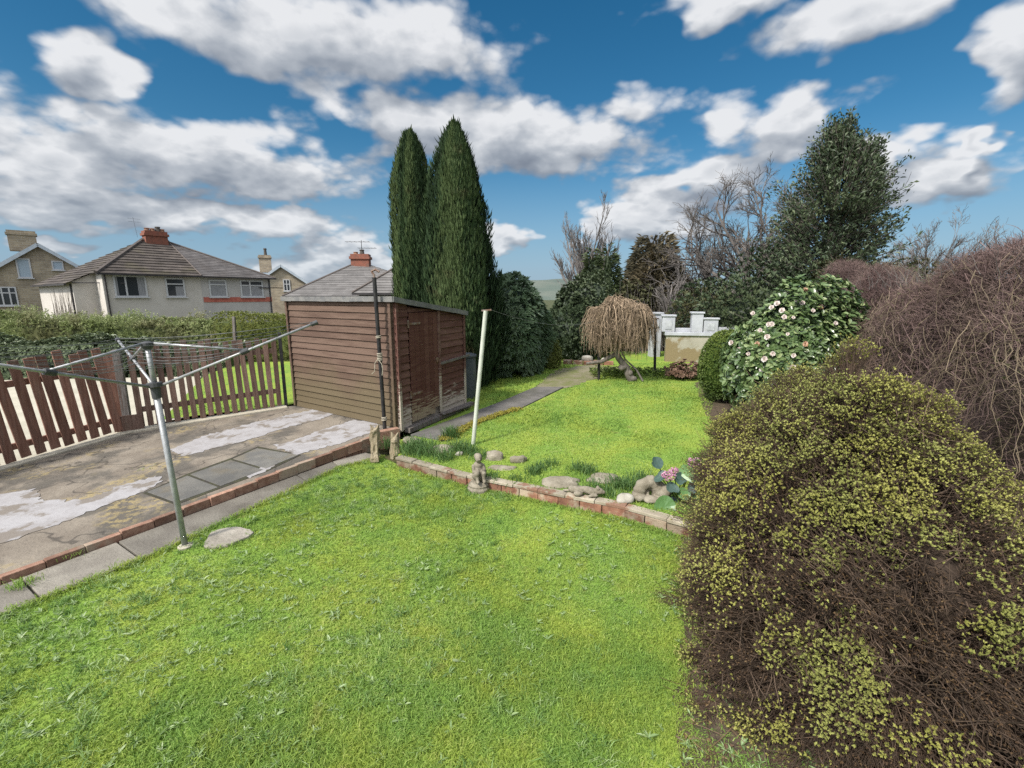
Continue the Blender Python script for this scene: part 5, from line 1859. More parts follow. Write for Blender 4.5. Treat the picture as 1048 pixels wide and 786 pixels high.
bare_tree('distant round bare tree rising over the brown hedge', (tp.x, Y, ZB - 1.0), (tp.z - ZB + 1.0) * 1.0, 90, [(18, 0.9, 42, 0.22), (8, 0.45, 34, 0.15), (7, 0.5, 34, 0.1), (4, 0.5, 36, 0.05)], m_twig_far, 0.12, trunk_frac=0.42, minr=0.0085, wig=0.02)


# ---- tall evergreen on the right
def evergreen(label, base, H, seed):
    rg = np.random.default_rng(seed)
    root = thing('evergreen_tree', label, 'tree', base)
    b = np.array(base)
    trunk_mesh('trunk', [b + np.array([x, 0, z]) for x, z in ((0, -0.1), (0.05, H * 0.3), (-0.05, H * 0.7), (0.02, H * 0.95))], 0.2, 0.03, m_bark, root)
    cl = Cloud()
    wv = Wob(seed, 2.0, 3)
    # shoots: a narrow ragged crown made of many upswept branch ends
    n = 1300
    t = rg.random(n) ** 0.8 * 0.90 + 0.08
    a = rg.uniform(0, 2 * np.pi, n)
    prof = np.interp(t, [0, 0.12, 0.3, 0.54, 0.73, 0.87, 0.95, 1.0], [0.8, 0.95, 1.0, 0.98, 0.78, 0.48, 0.25, 0.08])
    asym = 1 + 0.18 * np.cos(a - math.pi) * (t < 0.5)
    lump = wv(np.stack([np.cos(a) * 1.2, np.sin(a) * 1.2, t * 6], -1))
    rr = RM * prof * asym * (1 + 0.34 * lump) * np.sqrt(rg.uniform(0.2, 1.0, n)) * (1 + 0.22 * (rg.random(n) < 0.16))
    S = np.stack([b[0] + rr * 0.45 * np.cos(a), b[1] + rr * 0.45 * np.sin(a), b[2] + t * H * 0.93], -1)
    E = np.stack([b[0] + rr * np.cos(a), b[1] + rr * np.sin(a), b[2] + t * H * 0.93 + 0.30 + 0.25 * rg.random(n)], -1)
    E[:, 2] += np.where(t > 0.7, 0.45, 0.1) * rg.random(n)
    # lower branches reach out to the left, and a second leader stands on the right
    reach = np.clip(1 - t / 0.62, 0, 1) * np.clip(-np.cos(a), 0, 1)
    E[:, 0] -= 1.7 * reach * rg.random(n)
    S[:, 0] -= 0.8 * reach
    ld = (rg.random(n) < 0.10) & (t > 0.35)
    hl = rg.random(n)
    for Q_, f_ in ((S, 0.08), (E, 0.42)):
        Q_[ld, 0] = b[0] + RM * 0.50 + np.cos(a[ld]) * f_ * (1.1 - 0.8 * hl[ld])
        Q_[ld, 1] = b[1] + np.sin(a[ld]) * f_ * (1.1 - 0.8 * hl[ld])
        Q_[ld, 2] = b[2] + H * (0.62 + 0.27 * hl[ld]) + (0.28 if f_ > 0.2 else 0)
    V, F = tubes(np.stack([S, (S + E) / 2 - np.array([0, 0, 0.06]), E], 1), 0.018, 0.006, 3)
    tw = cl
    m = 26
    f = rg.random((n, m)) ** 0.7
    P = (S[:, None] + (E - S)[:, None] * f[..., None] + rg.normal(0, 0.075, (n, m, 3))).reshape(-1, 3)
    ax = nrm(np.repeat(nrm(E - S), m, 0) * 0.8 + rand_dirs(n * m) * 0.9 + np.array([0, 0, 0.25]))
    L = rg.uniform(0.09, 0.17, n * m)
    nn = nrm(rand_dirs(n * m) + np.array([0, 0, 0.9]))
    Vl, Fl = leaves(P, ax, nn, L, L * 0.36, 0.2, 0.15)
    bias = np.clip(np.repeat(0.4 + 0.3 * lump + rg.normal(0, 0.15, n), m) + rg.normal(0, 0.2, n * m), 0, 1)
    cl.add(Vl, Fl, np.repeat(bias, 4))
    cl.build('crown', lm_holly, root)
    npmesh('branches', V, [F], m_bark, root)
    return root


Y = 14.0
tp = D(862, 124, Y)
l, r = D(800, 250, Y), D(916, 250, Y)
RM = (r.x - l.x) / 2 * 1.05
evergreen('tall dark ragged evergreen tree above the camellia', ((l.x + r.x) / 2 - 0.22, Y, ZB), tp.z - ZB, 93)

# low dark growth behind the wall and under the trees
for (px, pyt, w_, Y, mat_, sd_, lab) in ((790, 283, 66, 13.8, lm_holly, 101, 'dark spreading evergreen shrub under the wide bare tree'),
                                         (720, 306, 38, 16.5, lm_olive, 103, 'olive shrub looking over the white parapet of the wall'),
                                         (640, 300, 34, 18.0, lm_olive, 105, 'olive brown shrub between the conifers and the weeping tree'),
                                         (880, 268, 50, 12.8, lm_olive, 107, 'olive green shrub behind the camellia under the evergreen'),
                                         (765, 300, 60, 19.5, lm_olive, 109, 'grey green thicket far behind the white parapet'),
                                         (930, 275, 60, 16, lm_olive, 111, 'olive thicket behind the brown twiggy hedge')):
    tp = D(px, pyt, Y)
    hh = tp.z + 0.4
    shrub('background_shrub', lab, 'shrub', (tp.x, Y, -0.4 + hh * 0.5), (w_ / FPX * Y, 1.2, hh * 0.52), 3000, 7, 0.14, 0.045, mat_, sd_, 0.22, 0.5, 1.0, 0.25, 0.1, 2.6, 0.5, ground=-0.4)
    # bare shoots among the leaves
Y = 13.2
tw = []
rg = np.random.default_rng(8)
for k in range(420):
    px = rg.uniform(630, 800)
    Yk = rg.uniform(15.2, 19)
    bs_ = D(px, 330, Yk)
    p0 = np.array([bs_.x, Yk, -0.3])
    d_ = nrm(rg.normal(0, 0.28, 3) + np.array([0, 0, 1.0]))
    L = rg.uniform(1.4, 3.0)
    tt = np.linspace(0, 1, 7)[:, None]
    tw.append(p0 + tt * d_ * L + np.cumsum(rg.normal(0, 0.05, (7, 3)), 0))
V, F = tubes(np.array(tw), 0.012, 0.005)
o = npmesh('bare_thicket', V, [F], m_twig_grey, None, (6, 17, -0.4), var=np.repeat(rg.random(420), 21))
tag(o, 'thicket of bare grey shoots behind the garden wall', 'thicket')

# ---- weeping tree
wb_ = G(648, 390, ZU)
Yw = wb_.y
cw = D(634, 326, Yw)
wt_ = thing('weeping_tree', 'small weeping tree with bare pinkish brown hanging twigs and a leaning trunk', 'tree', wb_)
ctop = D(634, 306, Yw)
P = [wb_ - Vector((0, 0, 0.05)), D(640, 376, Yw), D(632, 362, Yw), D(630, 345, Yw), D(634, 322, Yw)]
PT = []
for i_ in range(len(P) - 1):
    for f_ in (0, 0.33, 0.67):
        PT.append(P[i_] + (P[i_ + 1] - P[i_]) * f_ + Vector((random.uniform(-0.035, 0.035), random.uniform(-0.03, 0.03), 0)))
PT.append(P[-1])
trunk_mesh('trunk', PT, 0.095, 0.04, m_bark, wt_)
for kx, kz in ((0.06, 0.35), (-0.05, 0.55), (0.03, 0.18)):
    c_ = P[0] + (P[2] - P[0]) * kz
    V_, F_ = ICO2
    npmesh('burl', V_ * np.array([0.085, 0.08, 0.07]) * (1 + 0.2 * Wob(int(kz * 100), 2.0, 2)(V_))[:, None] + np.array(c_) + np.array([kx, -0.04, 0]), [F_], m_bark, wt_, smooth=True)
P2 = [D(658, 390, Yw - 0.1), D(651, 378, Yw), D(640, 368, Yw), D(634, 356, Yw)]
trunk_mesh('prop', P2, 0.022, 0.018, m_bark, wt_)
P3 = [D(600, 372, Yw), D(616, 370, Yw), D(631, 362, Yw)]
trunk_mesh('limb', P3, 0.03, 0.06, m_bark, wt_)
rg = np.random.default_rng(12)
top_z = ctop.z - 0.06
nl_ = 22
la = np.arange(nl_) * 2.4 + rg.normal(0, 0.3, nl_)
ll = rg.uniform(0.10, 0.64, nl_)
tt = np.linspace(0, 1, 7)[None, :, None]
root_p = np.array([cw.x, Yw, top_z - 0.35])
lend = np.stack([cw.x + ll * np.cos(la), Yw + ll * np.sin(la), top_z + 0.03 - 0.62 * ll ** 1.5 + rg.normal(0, 0.05, nl_)], -1)
lmid = (root_p + lend) / 2 + np.array([0, 0, 0.16]) + rg.normal(0, 0.04, (nl_, 3))
limbs = root_p * (1 - tt) ** 2 + 2 * lmid[:, None] * tt * (1 - tt) + lend[:, None] * tt ** 2 + rg.normal(0, 0.012, (nl_, 7, 3))
V, F = tubes(limbs, 0.022, 0.009, 5)
npmesh('limbs', V, [F], m_bark, wt_)
n = 2700
k = rg.integers(0, nl_, n)
f = rg.uniform(0.25, 1.0, n) * 6
i0 = np.minimum(f.astype(int), 5)
S_ = limbs[k, i0] * (1 - (f - i0))[:, None] + limbs[k, i0 + 1] * (f - i0)[:, None]
a = la[k] + rg.normal(0, 0.75, n)
out_ = rg.uniform(0.05, 0.30, n) * rg.choice([1, 1, 1, 1.35], n)
dropL = rg.uniform(0.3, 1.15, n) * (0.8 + 0.6 * rg.random(nl_)[k])
dropL = np.minimum(dropL, np.maximum(S_[:, 2] - (ZU + 0.34 + 0.5 * rg.random(n)), 0.12))
K = 9
tt = np.linspace(0, 1, K)[None, :]
hr_ = out_[:, None] * (1 - (1 - tt) ** 2.2)
zz = S_[:, 2:3] + rg.uniform(0.02, 0.10, (n, 1)) * np.sin(np.minimum(tt * 2.2, 1) * np.pi) - dropL[:, None] * np.maximum(tt - 0.12, 0) ** 1.35
wig = np.cumsum(rg.normal(0, 0.016, (n, K, 3)), 1) * rg.uniform(0.4, 1.6, (n, 1, 1))
wig -= wig[:, :1]
pts = np.stack([S_[:, 0:1] + hr_ * np.cos(a)[:, None], S_[:, 1:2] + hr_ * np.sin(a)[:, None], zz], -1) + wig
pts[:, :, 2] = np.maximum(pts[:, :, 2], ZU + 0.3)
cl = Cloud()
V, F = tubes(pts, 0.0085, 0.0038, 3)
cl.add(V, F, np.repeat(rg.random(n), K * 3))
m = 5000                                                # short side twigs
k2 = rg.integers(0, n, m)
i2 = rg.integers(1, K - 1, m)
b_ = pts[k2, i2]
dv_ = nrm(rg.normal(0, 1, (m, 3)) * np.array([1, 1, 0.5]) + np.array([0, 0, -0.35])) * rg.uniform(0.04, 0.16, (m, 1))
V, F = tubes(np.stack([b_, b_ + dv_ * 0.6, b_ + dv_ - np.array([0, 0, 0.02])], 1), 0.0055, 0.003)
cl.add(V, F, np.repeat(rg.random(m), 9))
cl.build('crown', m_weep, wt_)

# dry hydrangea
h0 = G(699, 388, ZU)
dh = thing('dead_plant', 'low clump of dead brown flower heads at the foot of the pale wall', 'plant', h0)
cl = Cloud()
P, N = shell(260, (h0.x, h0.y, ZU + 0.12), (0.55, 0.3, 0.24), Wob(3, 3), 0.2, 0.5, -0.2)
rosettes(cl, P, N, 12, 0.055, 0.04, 1.6, 0.3, 0.0, 0.3)
cl.build('flower_heads', lm_dry, dh)
st_ = np.stack([np.array([[h0.x, h0.y, ZU]]) + (P - np.array([h0.x, h0.y, ZU])) * f for f in (0.1, 0.5, 1.0)], 1)
V, F = tubes(st_, 0.006, 0.004)
npmesh('stems', V, [F], m_twig_tan, dh, var=np.full(len(V), 0.5))

# ---- camellia with pale flowers
Y = 6.9
l, r, tp = D(737, 380, Y), D(885, 380, Y), D(812, 290, Y)
hz = tp.z - ZU
cc0 = np.array([(l.x + r.x) / 2 - 0.06, Y, ZU + hz * 0.47])
cr = np.array([(r.x - l.x) / 2 * 0.83, 0.78, hz * 0.49])
cam_r = thing('camellia_bush', 'large camellia bush with glossy dark leaves and pale flowers', 'shrub', (cc0[0], Y, ZU))
wv = Wob(121, 2.4, 3)
cl = Cloud()
core(cl, cc0, cr, wv, 0.1, 0.02, 0.82, ZU + 0.02)
P, N = shell(3600, cc0, cr, wv, 0.12, 0.28, -0.75)
k = P[:, 2] > ZU + 0.05
P, N = P[k], N[k]
per = 5
P2, N2 = np.repeat(P, per, 0), np.repeat(nrm(N + np.array([0, 0, 0.35])), per, 0)
m = len(P2)
A = nrm(N2 * 0.6 + nrm(np.cross(N2, rand_dirs(m))) * rng.uniform(0.5, 1.2, (m, 1)) - np.array([0, 0, 0.2]))
L = rng.uniform(0.065, 0.105, m)
V, F = rich_leaves(P2 + rand_dirs(m) * 0.02, A, nrm(N2 + 0.4 * rand_dirs(m)), L, L * 0.5, 0.12, 0.12)
cl.add(V, F, np.repeat(np.clip(np.repeat(rng.random(len(P)), per) * 0.6 + rng.random(m) * 0.45, 0, 1), 8))
cl.build('foliage', lm_cam, cam_r)
st_ = []
for q in range(9):
    e = cc0 + rng.normal(0, 0.35, 3) * np.array([1, 1, 0.6])
    s = np.array([cc0[0], Y, ZU - 0.03]) + rng.normal(0, 0.06, 3) * np.array([1, 1, 0])
    tt = np.linspace(0, 1, 4)[:, None]
    st_.append(s + (e - s) * tt)
V, F = tubes(np.array(st_), 0.03, 0.012, 5)
npmesh('stems', V, [F], m_bark, cam_r)
m_petal = leafmat('pale_pink_petals', [(0, (0.66, 0.50, 0.44)), (0.35, (0.78, 0.68, 0.63)), (1, (0.84, 0.82, 0.78))], None, trans=0.25, rough=0.6, spec=0.2)
m_petal2 = leafmat('browning_petals', [(0, (0.50, 0.25, 0.13)), (0.5, (0.66, 0.42, 0.28)), (1, (0.75, 0.60, 0.48))], None, trans=0.25, rough=0.6, spec=0.2)


def flower_mesh(mat, seed):
    """A double flower: rings of rounded petals about the local z axis, radius about one."""
    rg = np.random.default_rng(seed)
    P, A, Nn, L = [], [], [], []
    for ring, (cnt, tilt, ln) in enumerate(((8, 0.25, 1.0), (7, 0.6, 0.85), (6, 1.1, 0.65), (5, 2.0, 0.5))):
        for i in range(cnt):
            a = 2 * math.pi * (i + 0.5 * ring) / cnt + rg.normal(0, 0.1)
            d = np.array([math.cos(a), math.sin(a), tilt])
            P.append([0.05 * math.cos(a), 0.05 * math.sin(a), 0.05 * ring])
            A.append(d)
            Nn.append([-math.cos(a) * tilt, -math.sin(a) * tilt, 1.0])
            L.append(ln * rg.uniform(0.85, 1.1))
    V, F = rich_leaves(np.array(P), np.array(A), np.array(Nn), np.array(L), np.array(L) * 0.95, -0.2, 0.15)
    me = bpy.data.meshes.new('flower')
    me.from_pydata(V.tolist(), [], [tuple(x) for f in F for x in f.tolist()])
    at = me.attributes.new('var', 'FLOAT', 'POINT')
    at.data.foreach_set('value', np.repeat(rg.random(len(P)), 8).astype(np.float32))
    me.materials.append(mat)
    return me


fm = [flower_mesh(m_petal, 1), flower_mesh(m_petal, 2), flower_mesh(m_petal2, 3)]
FLW = [(842, 292), (835, 299), (858, 300), (824, 297), (815, 308), (848, 306), (800, 318), (790, 332), (785, 345), (775, 352), (806, 342), (791, 362), (748, 372), (762, 374), (780, 378), (759, 388), (772, 397), (743, 398), (768, 410), (798, 398), (816, 383), (824, 352), (757, 358), (812, 325), (870, 300), (832, 318), (750, 384), (785, 390), (795, 311), (778, 338), (805, 300), (766, 362), (845, 300), (838, 288), (783, 420)]
rf_ = random.Random(5)
FLW += [(rf_.uniform(745, 868), rf_.uniform(295, 415)) for _ in range(26)]
for i, (px, py) in enumerate(FLW):
    # the flower sits on the bush's rounded surface
    d = np.array(ray(px, py))
    E = np.array([0, 0, EYE])
    q, dd = (E - cc0) / (cr * 1.02), d / (cr * 1.02)
    a_, b_, c_ = dd @ dd, 2 * q @ dd, q @ q - 1
    disc = b_ * b_ - 4 * a_ * c_
    if disc < 0.3:
        continue
    t = (-b_ - math.sqrt(disc)) / (2 * a_)
    p = E + d * t
    nn = nrm((p - cc0) / cr ** 2) * 0.7 + nrm(-d) * 0.6 + np.array([0, 0, 0.1])
    o = bpy.data.objects.new('flower', fm[2 if i % 6 == 3 else i % 2])
    COL.objects.link(o)
    o.parent = cam_r
    o.location = Vector(p) - cam_r.location
    s = random.uniform(0.024, 0.048)
    o.scale = (s, s, s)
    o.rotation_euler = Vector(nn).to_track_quat('Z', 'Y').to_euler()

# ---- big mossy bush on the near right
HC = np.array([2.25, 2.35, 0.62])
HR = np.array([1.35, 1.37, 1.05])
hb = thing('front_bush', 'big rounded bush of brown twigs with yellow green tips beside the lawn', 'shrub', (HC[0], HC[1], 0))
wv, wv2, wv3 = Wob(141, 2.6, 4), Wob(143, 3.2, 3), Wob(147, 7.0, 2)


def bush_r(d):
    """Radius of the bush in a direction: fuller at mid height, lumpy."""
    return 1 + 0.085 * wv(d)


def heather(n, lo=-0.55, inner=(0.62, 1.0)):
    d = rand_dirs(int(n * 1.8))
    d = d[d[:, 2] > lo][:n]
    return d


BZ = np.array([0.0, 0.5, 0.86, 1.04, 1.16, 1.38, 1.50, 1.62])
BR = np.array([1.27, 1.16, 0.92, 0.70, 0.54, 0.40, 0.29, 0.0])
BX = np.array([2.36, 2.30, 2.16, 2.05, 2.06, 2.06, 2.04, 2.02])
BY = np.array([2.30, 2.35, 2.55, 2.68, 2.70, 2.69, 2.69, 2.69])


def surf_pt(d, s):
    """Direction and depth to a point of the bush: a broad skirt that narrows to an off-centre dome."""
    k_ = bush_r(d) * s
    z0 = 0.62 + 1.05 * d[:, 2]
    hz_ = nrm(d[:, :2] + 1e-6)
    rr = np.interp(z0, BZ, BR) * k_
    return np.stack([np.interp(z0, BZ, BX) + hz_[:, 0] * rr, np.interp(z0, BZ, BY) + hz_[:, 1] * rr, 0.62 + (z0 - 0.62) * k_], -1)


cl = Cloud()
V, F = ICO4
core_P = surf_pt(V, 0.74 + 0.06 * Wob(149, 9.0, 2)(V))
core_P[:, 2] = np.maximum(core_P[:, 2], 0.02)
cl.add(core_P, F, 0.0)  # solid core in the darkest twig tone, painted as shade between the sprays
# branch ends: each a flattened spray of fine twigs that fans out from inside the bush
dp = heather(7500, -0.59)
cand = surf_pt(dp, np.full(len(dp), 1.0))
keep = [0]
for i_ in range(1, len(dp)):                            # spread them evenly
    if ((cand[keep] - cand[i_]) ** 2).sum(1).min() > 0.10 ** 2:
        keep.append(i_)
dp = dp[keep]
npad = len(dp)
sp_ = rng.uniform(0.86, 1.04, npad)
PC = surf_pt(dp, sp_)
PN = nrm(dp * 0.75 + np.array([0, 0, 0.55]) + rand_dirs(npad) * 0.15)
PB = PC - nrm(dp * 0.8 + np.array([0, 0, 0.35])) * rng.uniform(0.17, 0.27, (npad, 1)) + rand_dirs(npad) * 0.03
prad = rng.uniform(0.07, 0.125, npad)
plump = Wob(153, 9.0, 2)(PC * np.array([1, 1, 1.6])) * 0.30 + rng.normal(0, 0.30, npad)
pgreen = plump + np.clip((PC[:, 2] - 0.95) / 0.50, -1.0, 1.0) * 0.50 + 0.19 + 0.06 * (sp_ - 0.95) / 0.05
facing = ((np.array([0, 0, EYE]) - PC) * dp).sum(1) > -0.5
TW = np.where(facing, 78, 22)
K = 5
ip = np.repeat(np.arange(npad), TW)
n = len(ip)
u_ = np.sqrt(rng.random(n))
T_ = nrm(np.cross(PN[ip], rand_dirs(n)))
E = PC[ip] + T_ * (prad[ip] * u_)[:, None] + PN[ip] * (0.045 * (1 - u_ ** 2) + rng.normal(0, 0.014, n))[:, None]
S = PB[ip] + rand_dirs(n) * 0.022
M = S + (E - S) * 0.5 + T_ * (prad[ip] * u_ * 0.18)[:, None] - PN[ip] * 0.012 + rand_dirs(n) * 0.012
tt = np.linspace(0, 1, K)[None, :, None]
pts = S[:, None] * (1 - tt) ** 2 + 2 * M[:, None] * tt * (1 - tt) + E[:, None] * tt ** 2 + rng.normal(0, 0.0035, (n, K, 3)) * tt
pts[:, :, 2] = np.maximum(pts[:, :, 2], 0.012)
V, F = tubes(pts, rng.uniform(0.0012, 0.0024, n), 0.0008)
tone = np.clip(np.repeat(rng.normal(0.45, 0.18, npad), TW) + rng.normal(0, 0.18, n), 0, 1)
cl.add(V, F, np.repeat(tone, K * 3))
per = 4
f = rng.uniform(0.5, 1.0, (n, per))
i0 = np.minimum((f * (K - 1)).astype(int), K - 2)
fr_ = (f * (K - 1) - i0)[..., None]
ar = np.arange(n)[:, None]
SP = (pts[ar, i0] * (1 - fr_) + pts[ar, i0 + 1] * fr_).reshape(-1, 3)
TD = nrm(np.repeat(nrm(E - pts[:, 1]), per, 0) * 0.9 + rand_dirs(n * per) * 0.75 + np.repeat(PN[ip], per, 0) * 0.35)
TL = rng.uniform(0.018, 0.05, (n * per, 1))
tp_ = np.stack([SP, SP + TD * TL * 0.5 + rand_dirs(n * per) * 0.003, SP + TD * TL], 1)
tp_[:, :, 2] = np.maximum(tp_[:, :, 2], 0.012)
V, F = tubes(tp_, 0.0011, 0.0007)
cl.add(V, F, np.repeat(np.clip(np.repeat(tone, per) + rng.normal(0, 0.2, n * per), 0, 1), 9))
# older wood deeper inside, running every way
mi = 24000
di = heather(mi, -0.58)
di = di[rng.random(len(di)) < np.clip(np.interp(0.62 + 1.05 * di[:, 2], BZ, BR) ** 1.5, 0.02, 1)]
mi = len(di)
Pi = surf_pt(di, rng.uniform(0.79, 0.94, mi))
Ti = nrm(np.cross(di, rand_dirs(mi)) + di * rng.uniform(0.0, 0.9, (mi, 1)))
Li = rng.uniform(0.08, 0.22, (mi, 1))
q = np.stack([Pi, Pi + Ti * Li * 0.5 + rng.normal(0, 0.012, (mi, 3)), Pi + Ti * Li + rng.normal(0, 0.012, (mi, 3))], 1)
q[:, :, 2] = np.maximum(q[:, :, 2], 0.012)
V, F = tubes(q, 0.0026, 0.0014)
cl.add(V, F, np.repeat(np.clip(rng.normal(0.3, 0.2, mi), 0, 1), 9))
# a few long straggling twigs, some bleached
m = 90
dd = heather(m)
m = len(dd)
P0 = surf_pt(dd, np.full(m, 0.96))
Tn = nrm(np.cross(dd, rand_dirs(m)) + dd * 0.45)
L = rng.uniform(0.10, 0.28, (m, 1))
q = np.stack([P0, P0 + Tn * L * 0.35 + rng.normal(0, 0.012, (m, 3)), P0 + Tn * L * 0.7 + rng.normal(0, 0.015, (m, 3)), P0 + Tn * L + np.array([0, 0, 0.02])], 1)
V, F = tubes(q, 0.0018, 0.0009)
cl.add(V, F, np.full(len(V), 1.0))
cl.build('twigs', m_twig_brown, hb)
# leaves: small yellow green whorls on the sprays that have greened up, dry ones elsewhere
tips = np.concatenate([E, tp_[:, 2]])
ipt = np.concatenate([ip, np.repeat(ip, per)])
high = ((tips - PC[ipt]) * PN[ipt]).sum(1)
gp_ = pgreen[ipt] + 7.0 * (high - 0.015)
kg = gp_ > rng.normal(0.06, 0.16, len(gp_))
kd_ = (~kg) & (rng.random(len(gp_)) < 0.2)
cl = Cloud()
thin = rng.random(len(kg)) < 0.70
kg &= thin
rosettes(cl, tips[kg], PN[ipt[kg]], 6, 0.0125, 0.0056, 0.9, 0.25, 0.0, 0.2, np.clip(0.40 + 0.25 * plump[ipt[kg]] + 3.0 * high[kg] + rng.normal(0.05, 0.2, kg.sum()), 0, 1))
cl.build('leaves', lm_heather, hb)
cl = Cloud()
rosettes(cl, tips[kd_], PN[ipt[kd_]], 3, 0.010, 0.0040, 1.0, 0.1, 0.1, 0.2)
cl.build('dry_leaves', lm_heather_dry, hb)

# ---- tall tangled hedge behind it
th = thing('tangled_hedge', 'tall tangled hedge of bare mauve brown stems along the right boundary', 'hedge', (5.3, 5.2, ZU))
path_ = np.array([[4.45, 1.2], [4.75, 3.2], [5.05, 5.0], [5.75, 6.9], [6.5, 8.6], [7.6, 10.4]])
tops_ = np.array([2.5, 2.45, 2.40, 2.32, 2.2, 2.05])
cum = np.concatenate([[0], np.cumsum(np.linalg.norm(np.diff(path_, axis=0), axis=1))])
LT = cum[-1]
wvh, wvg = Wob(151, 1.3, 4), Wob(152, 2.0, 3)


def hedge_at(s):
    x, y = np.interp(s, cum, path_[:, 0]), np.interp(s, cum, path_[:, 1])
    return x, y, np.interp(s, cum, tops_)


def hedge_surface(n, depth=0.3):
    """Points on the rounded flank and top: s along, u from the foot (0) over the top (1)."""
    s = rng.uniform(0, LT, n)
    u = rng.random(n) ** 0.8
    x, y, zt_ = hedge_at(s)
    ang = u * 1.9                                         # 0 foot, ~1.57 top
    w_ = 0.95
    ox = -np.cos(np.clip(ang, 0, 3)) * w_
    z = ZU + (zt_ - ZU) * np.sin(np.minimum(ang, 1.57) ** 0.9 / 1.57 ** 0.9 * 1.5708) ** 0.75
    z = np.where(ang > 1.57, zt_ - (ang - 1.57) * 0.35, z)
    nx_ = np.stack([-np.cos(ang) * 0.95, -0.35 * np.cos(ang), np.sin(ang)], -1)
    P = np.stack([x + ox * 0.9, y + ox * 0.33, z], -1)
    q = wvh(P)
    P = P + nrm(nx_) * (0.26 * q - depth * rng.random(n) ** 1.6)[:, None]
    return P, nrm(nx_), u, q, s


cl = Cloud()
# inner mass: one solid sheet in the darkest twig tone
ss = np.linspace(0, LT, 40)
uu = np.linspace(0, 1.9, 12)
sg, ug = np.meshgrid(ss, uu, indexing='ij')
x, y, zt_ = hedge_at(sg)
ox = -np.cos(ug) * 0.72
z = ZU + (zt_ - 0.28 - ZU) * np.sin(np.minimum(ug, 1.57) ** 0.9 / 1.57 ** 0.9 * 1.5708) ** 0.75
Pc = np.stack([x + ox * 0.9, y + ox * 0.33, z], -1)
Pc = Pc + nrm(np.stack([-np.cos(ug), 0 * ug, np.sin(ug)], -1)) * (0.12 * wvh(Pc.reshape(-1, 3)).reshape(sg.shape))[..., None]
i, k = np.meshgrid(np.arange(39), np.arange(11), indexing='ij')
Fc = np.stack([i * 12 + k, i * 12 + k + 1, (i + 1) * 12 + k + 1, (i + 1) * 12 + k], -1).reshape(-1, 4)
cl.add(Pc.reshape(-1, 3), Fc, 0.0)
n = 15000
P, N, u, q, s = hedge_surface(n, 0.30)
K = 6
tt = np.linspace(0, 1, K)[None, :, None]
along = nrm(np.array([0.35, 0.93, 0.0]) * rng.choice([-1, 1], (n, 1)) * rng.uniform(0.2, 1.0, (n, 1)) + rand_dirs(n) * 0.7)
tdir = nrm(along * 0.8 + N * rng.uniform(-0.05, 0.30, (n, 1)) + np.array([0, 0, -0.28]) * (u < 0.75)[:, None] + np.array([0, 0, 0.12]))
L = rng.uniform(0.18, 0.60, (n, 1, 1))
droop = np.array([0, 0, -1.0]) * rng.uniform(0.05, 0.28, (n, 1, 1)) * L
pts = P[:, None] + (tt - 0.35) * tdir[:, None] * L + droop * (tt - 0.3) ** 2 * 2 + np.cumsum(rng.normal(0, 0.010, (n, K, 3)), 1)
V, F = tubes(pts, rng.uniform(0.0018, 0.0036, n), 0.0012)
cl.add(V, F, np.repeat(np.clip(rng.normal(0.45, 0.25, n), 0, 1), K * 3))
# fine twiglets
n2 = 48000
P, N, u, q, s = hedge_surface(n2, 0.16)
k = (u > 0.30) | (rng.random(n2) < 0.35)
P, N, u = P[k], N[k], u[k]
n2 = len(P)
td = nrm(rand_dirs(n2) * 0.8 + N * 0.75 + np.array([0.1, 0.3, 0.1]))
L = rng.uniform(0.05, 0.15, (n2, 1))
V, F = tubes(np.stack([P, P + td * L * 0.55 + rng.normal(0, 0.008, (n2, 3)), P + td * L], 1), 0.0018, 0.001)
cl.add(V, F, np.repeat(np.clip(rng.normal(0.55, 0.3, n2), 0, 1), 9))
cl.build('twigs', m_twig_mauve, th)
# pale tan stems hanging down the lower flank
n = 4200
P, N, u, q, s = hedge_surface(n, 0.2)
k = (u < 0.16 + 0.42 * rng.random(n)) & (s < LT * 0.62)
P, N, u = P[k], N[k], u[k]
n = len(P)
K = 9
tt = np.linspace(0, 1, K)[None, :, None]
sw = np.array([0.3, 0.9, 0.0]) * rng.normal(0, 0.75, (n, 1)) + np.array([0, 0, -0.8]) + N * 0.08 + rand_dirs(n) * 0.3
L = rng.uniform(0.35, 1.1, (n, 1, 1))
pts = P[:, None] + (tt - 0.4) * nrm(sw)[:, None] * L + np.cumsum(rng.normal(0, 0.032, (n, K, 3)), 1) + N[:, None] * 0.06 * np.sin(tt * 3.1)
pts[:, :, 2] = np.maximum(pts[:, :, 2], ZU)
V, F = tubes(pts, rng.uniform(0.0018, 0.0038, n), 0.0013, 4)
npmesh('hanging_stems', V, [F], m_twig_tan, th, var=np.repeat(rng.random(n), K * 4))
# odd olive leaves caught in it
P, N, u, q, s = hedge_surface(1500, 0.2)
k = wvg(P) > 0.15
cl = Cloud()
rosettes(cl, P[k], N[k], 4, 0.035, 0.016, 1.2, 0.2, 0.2)
cl.build('leaves', lm_olive, th)
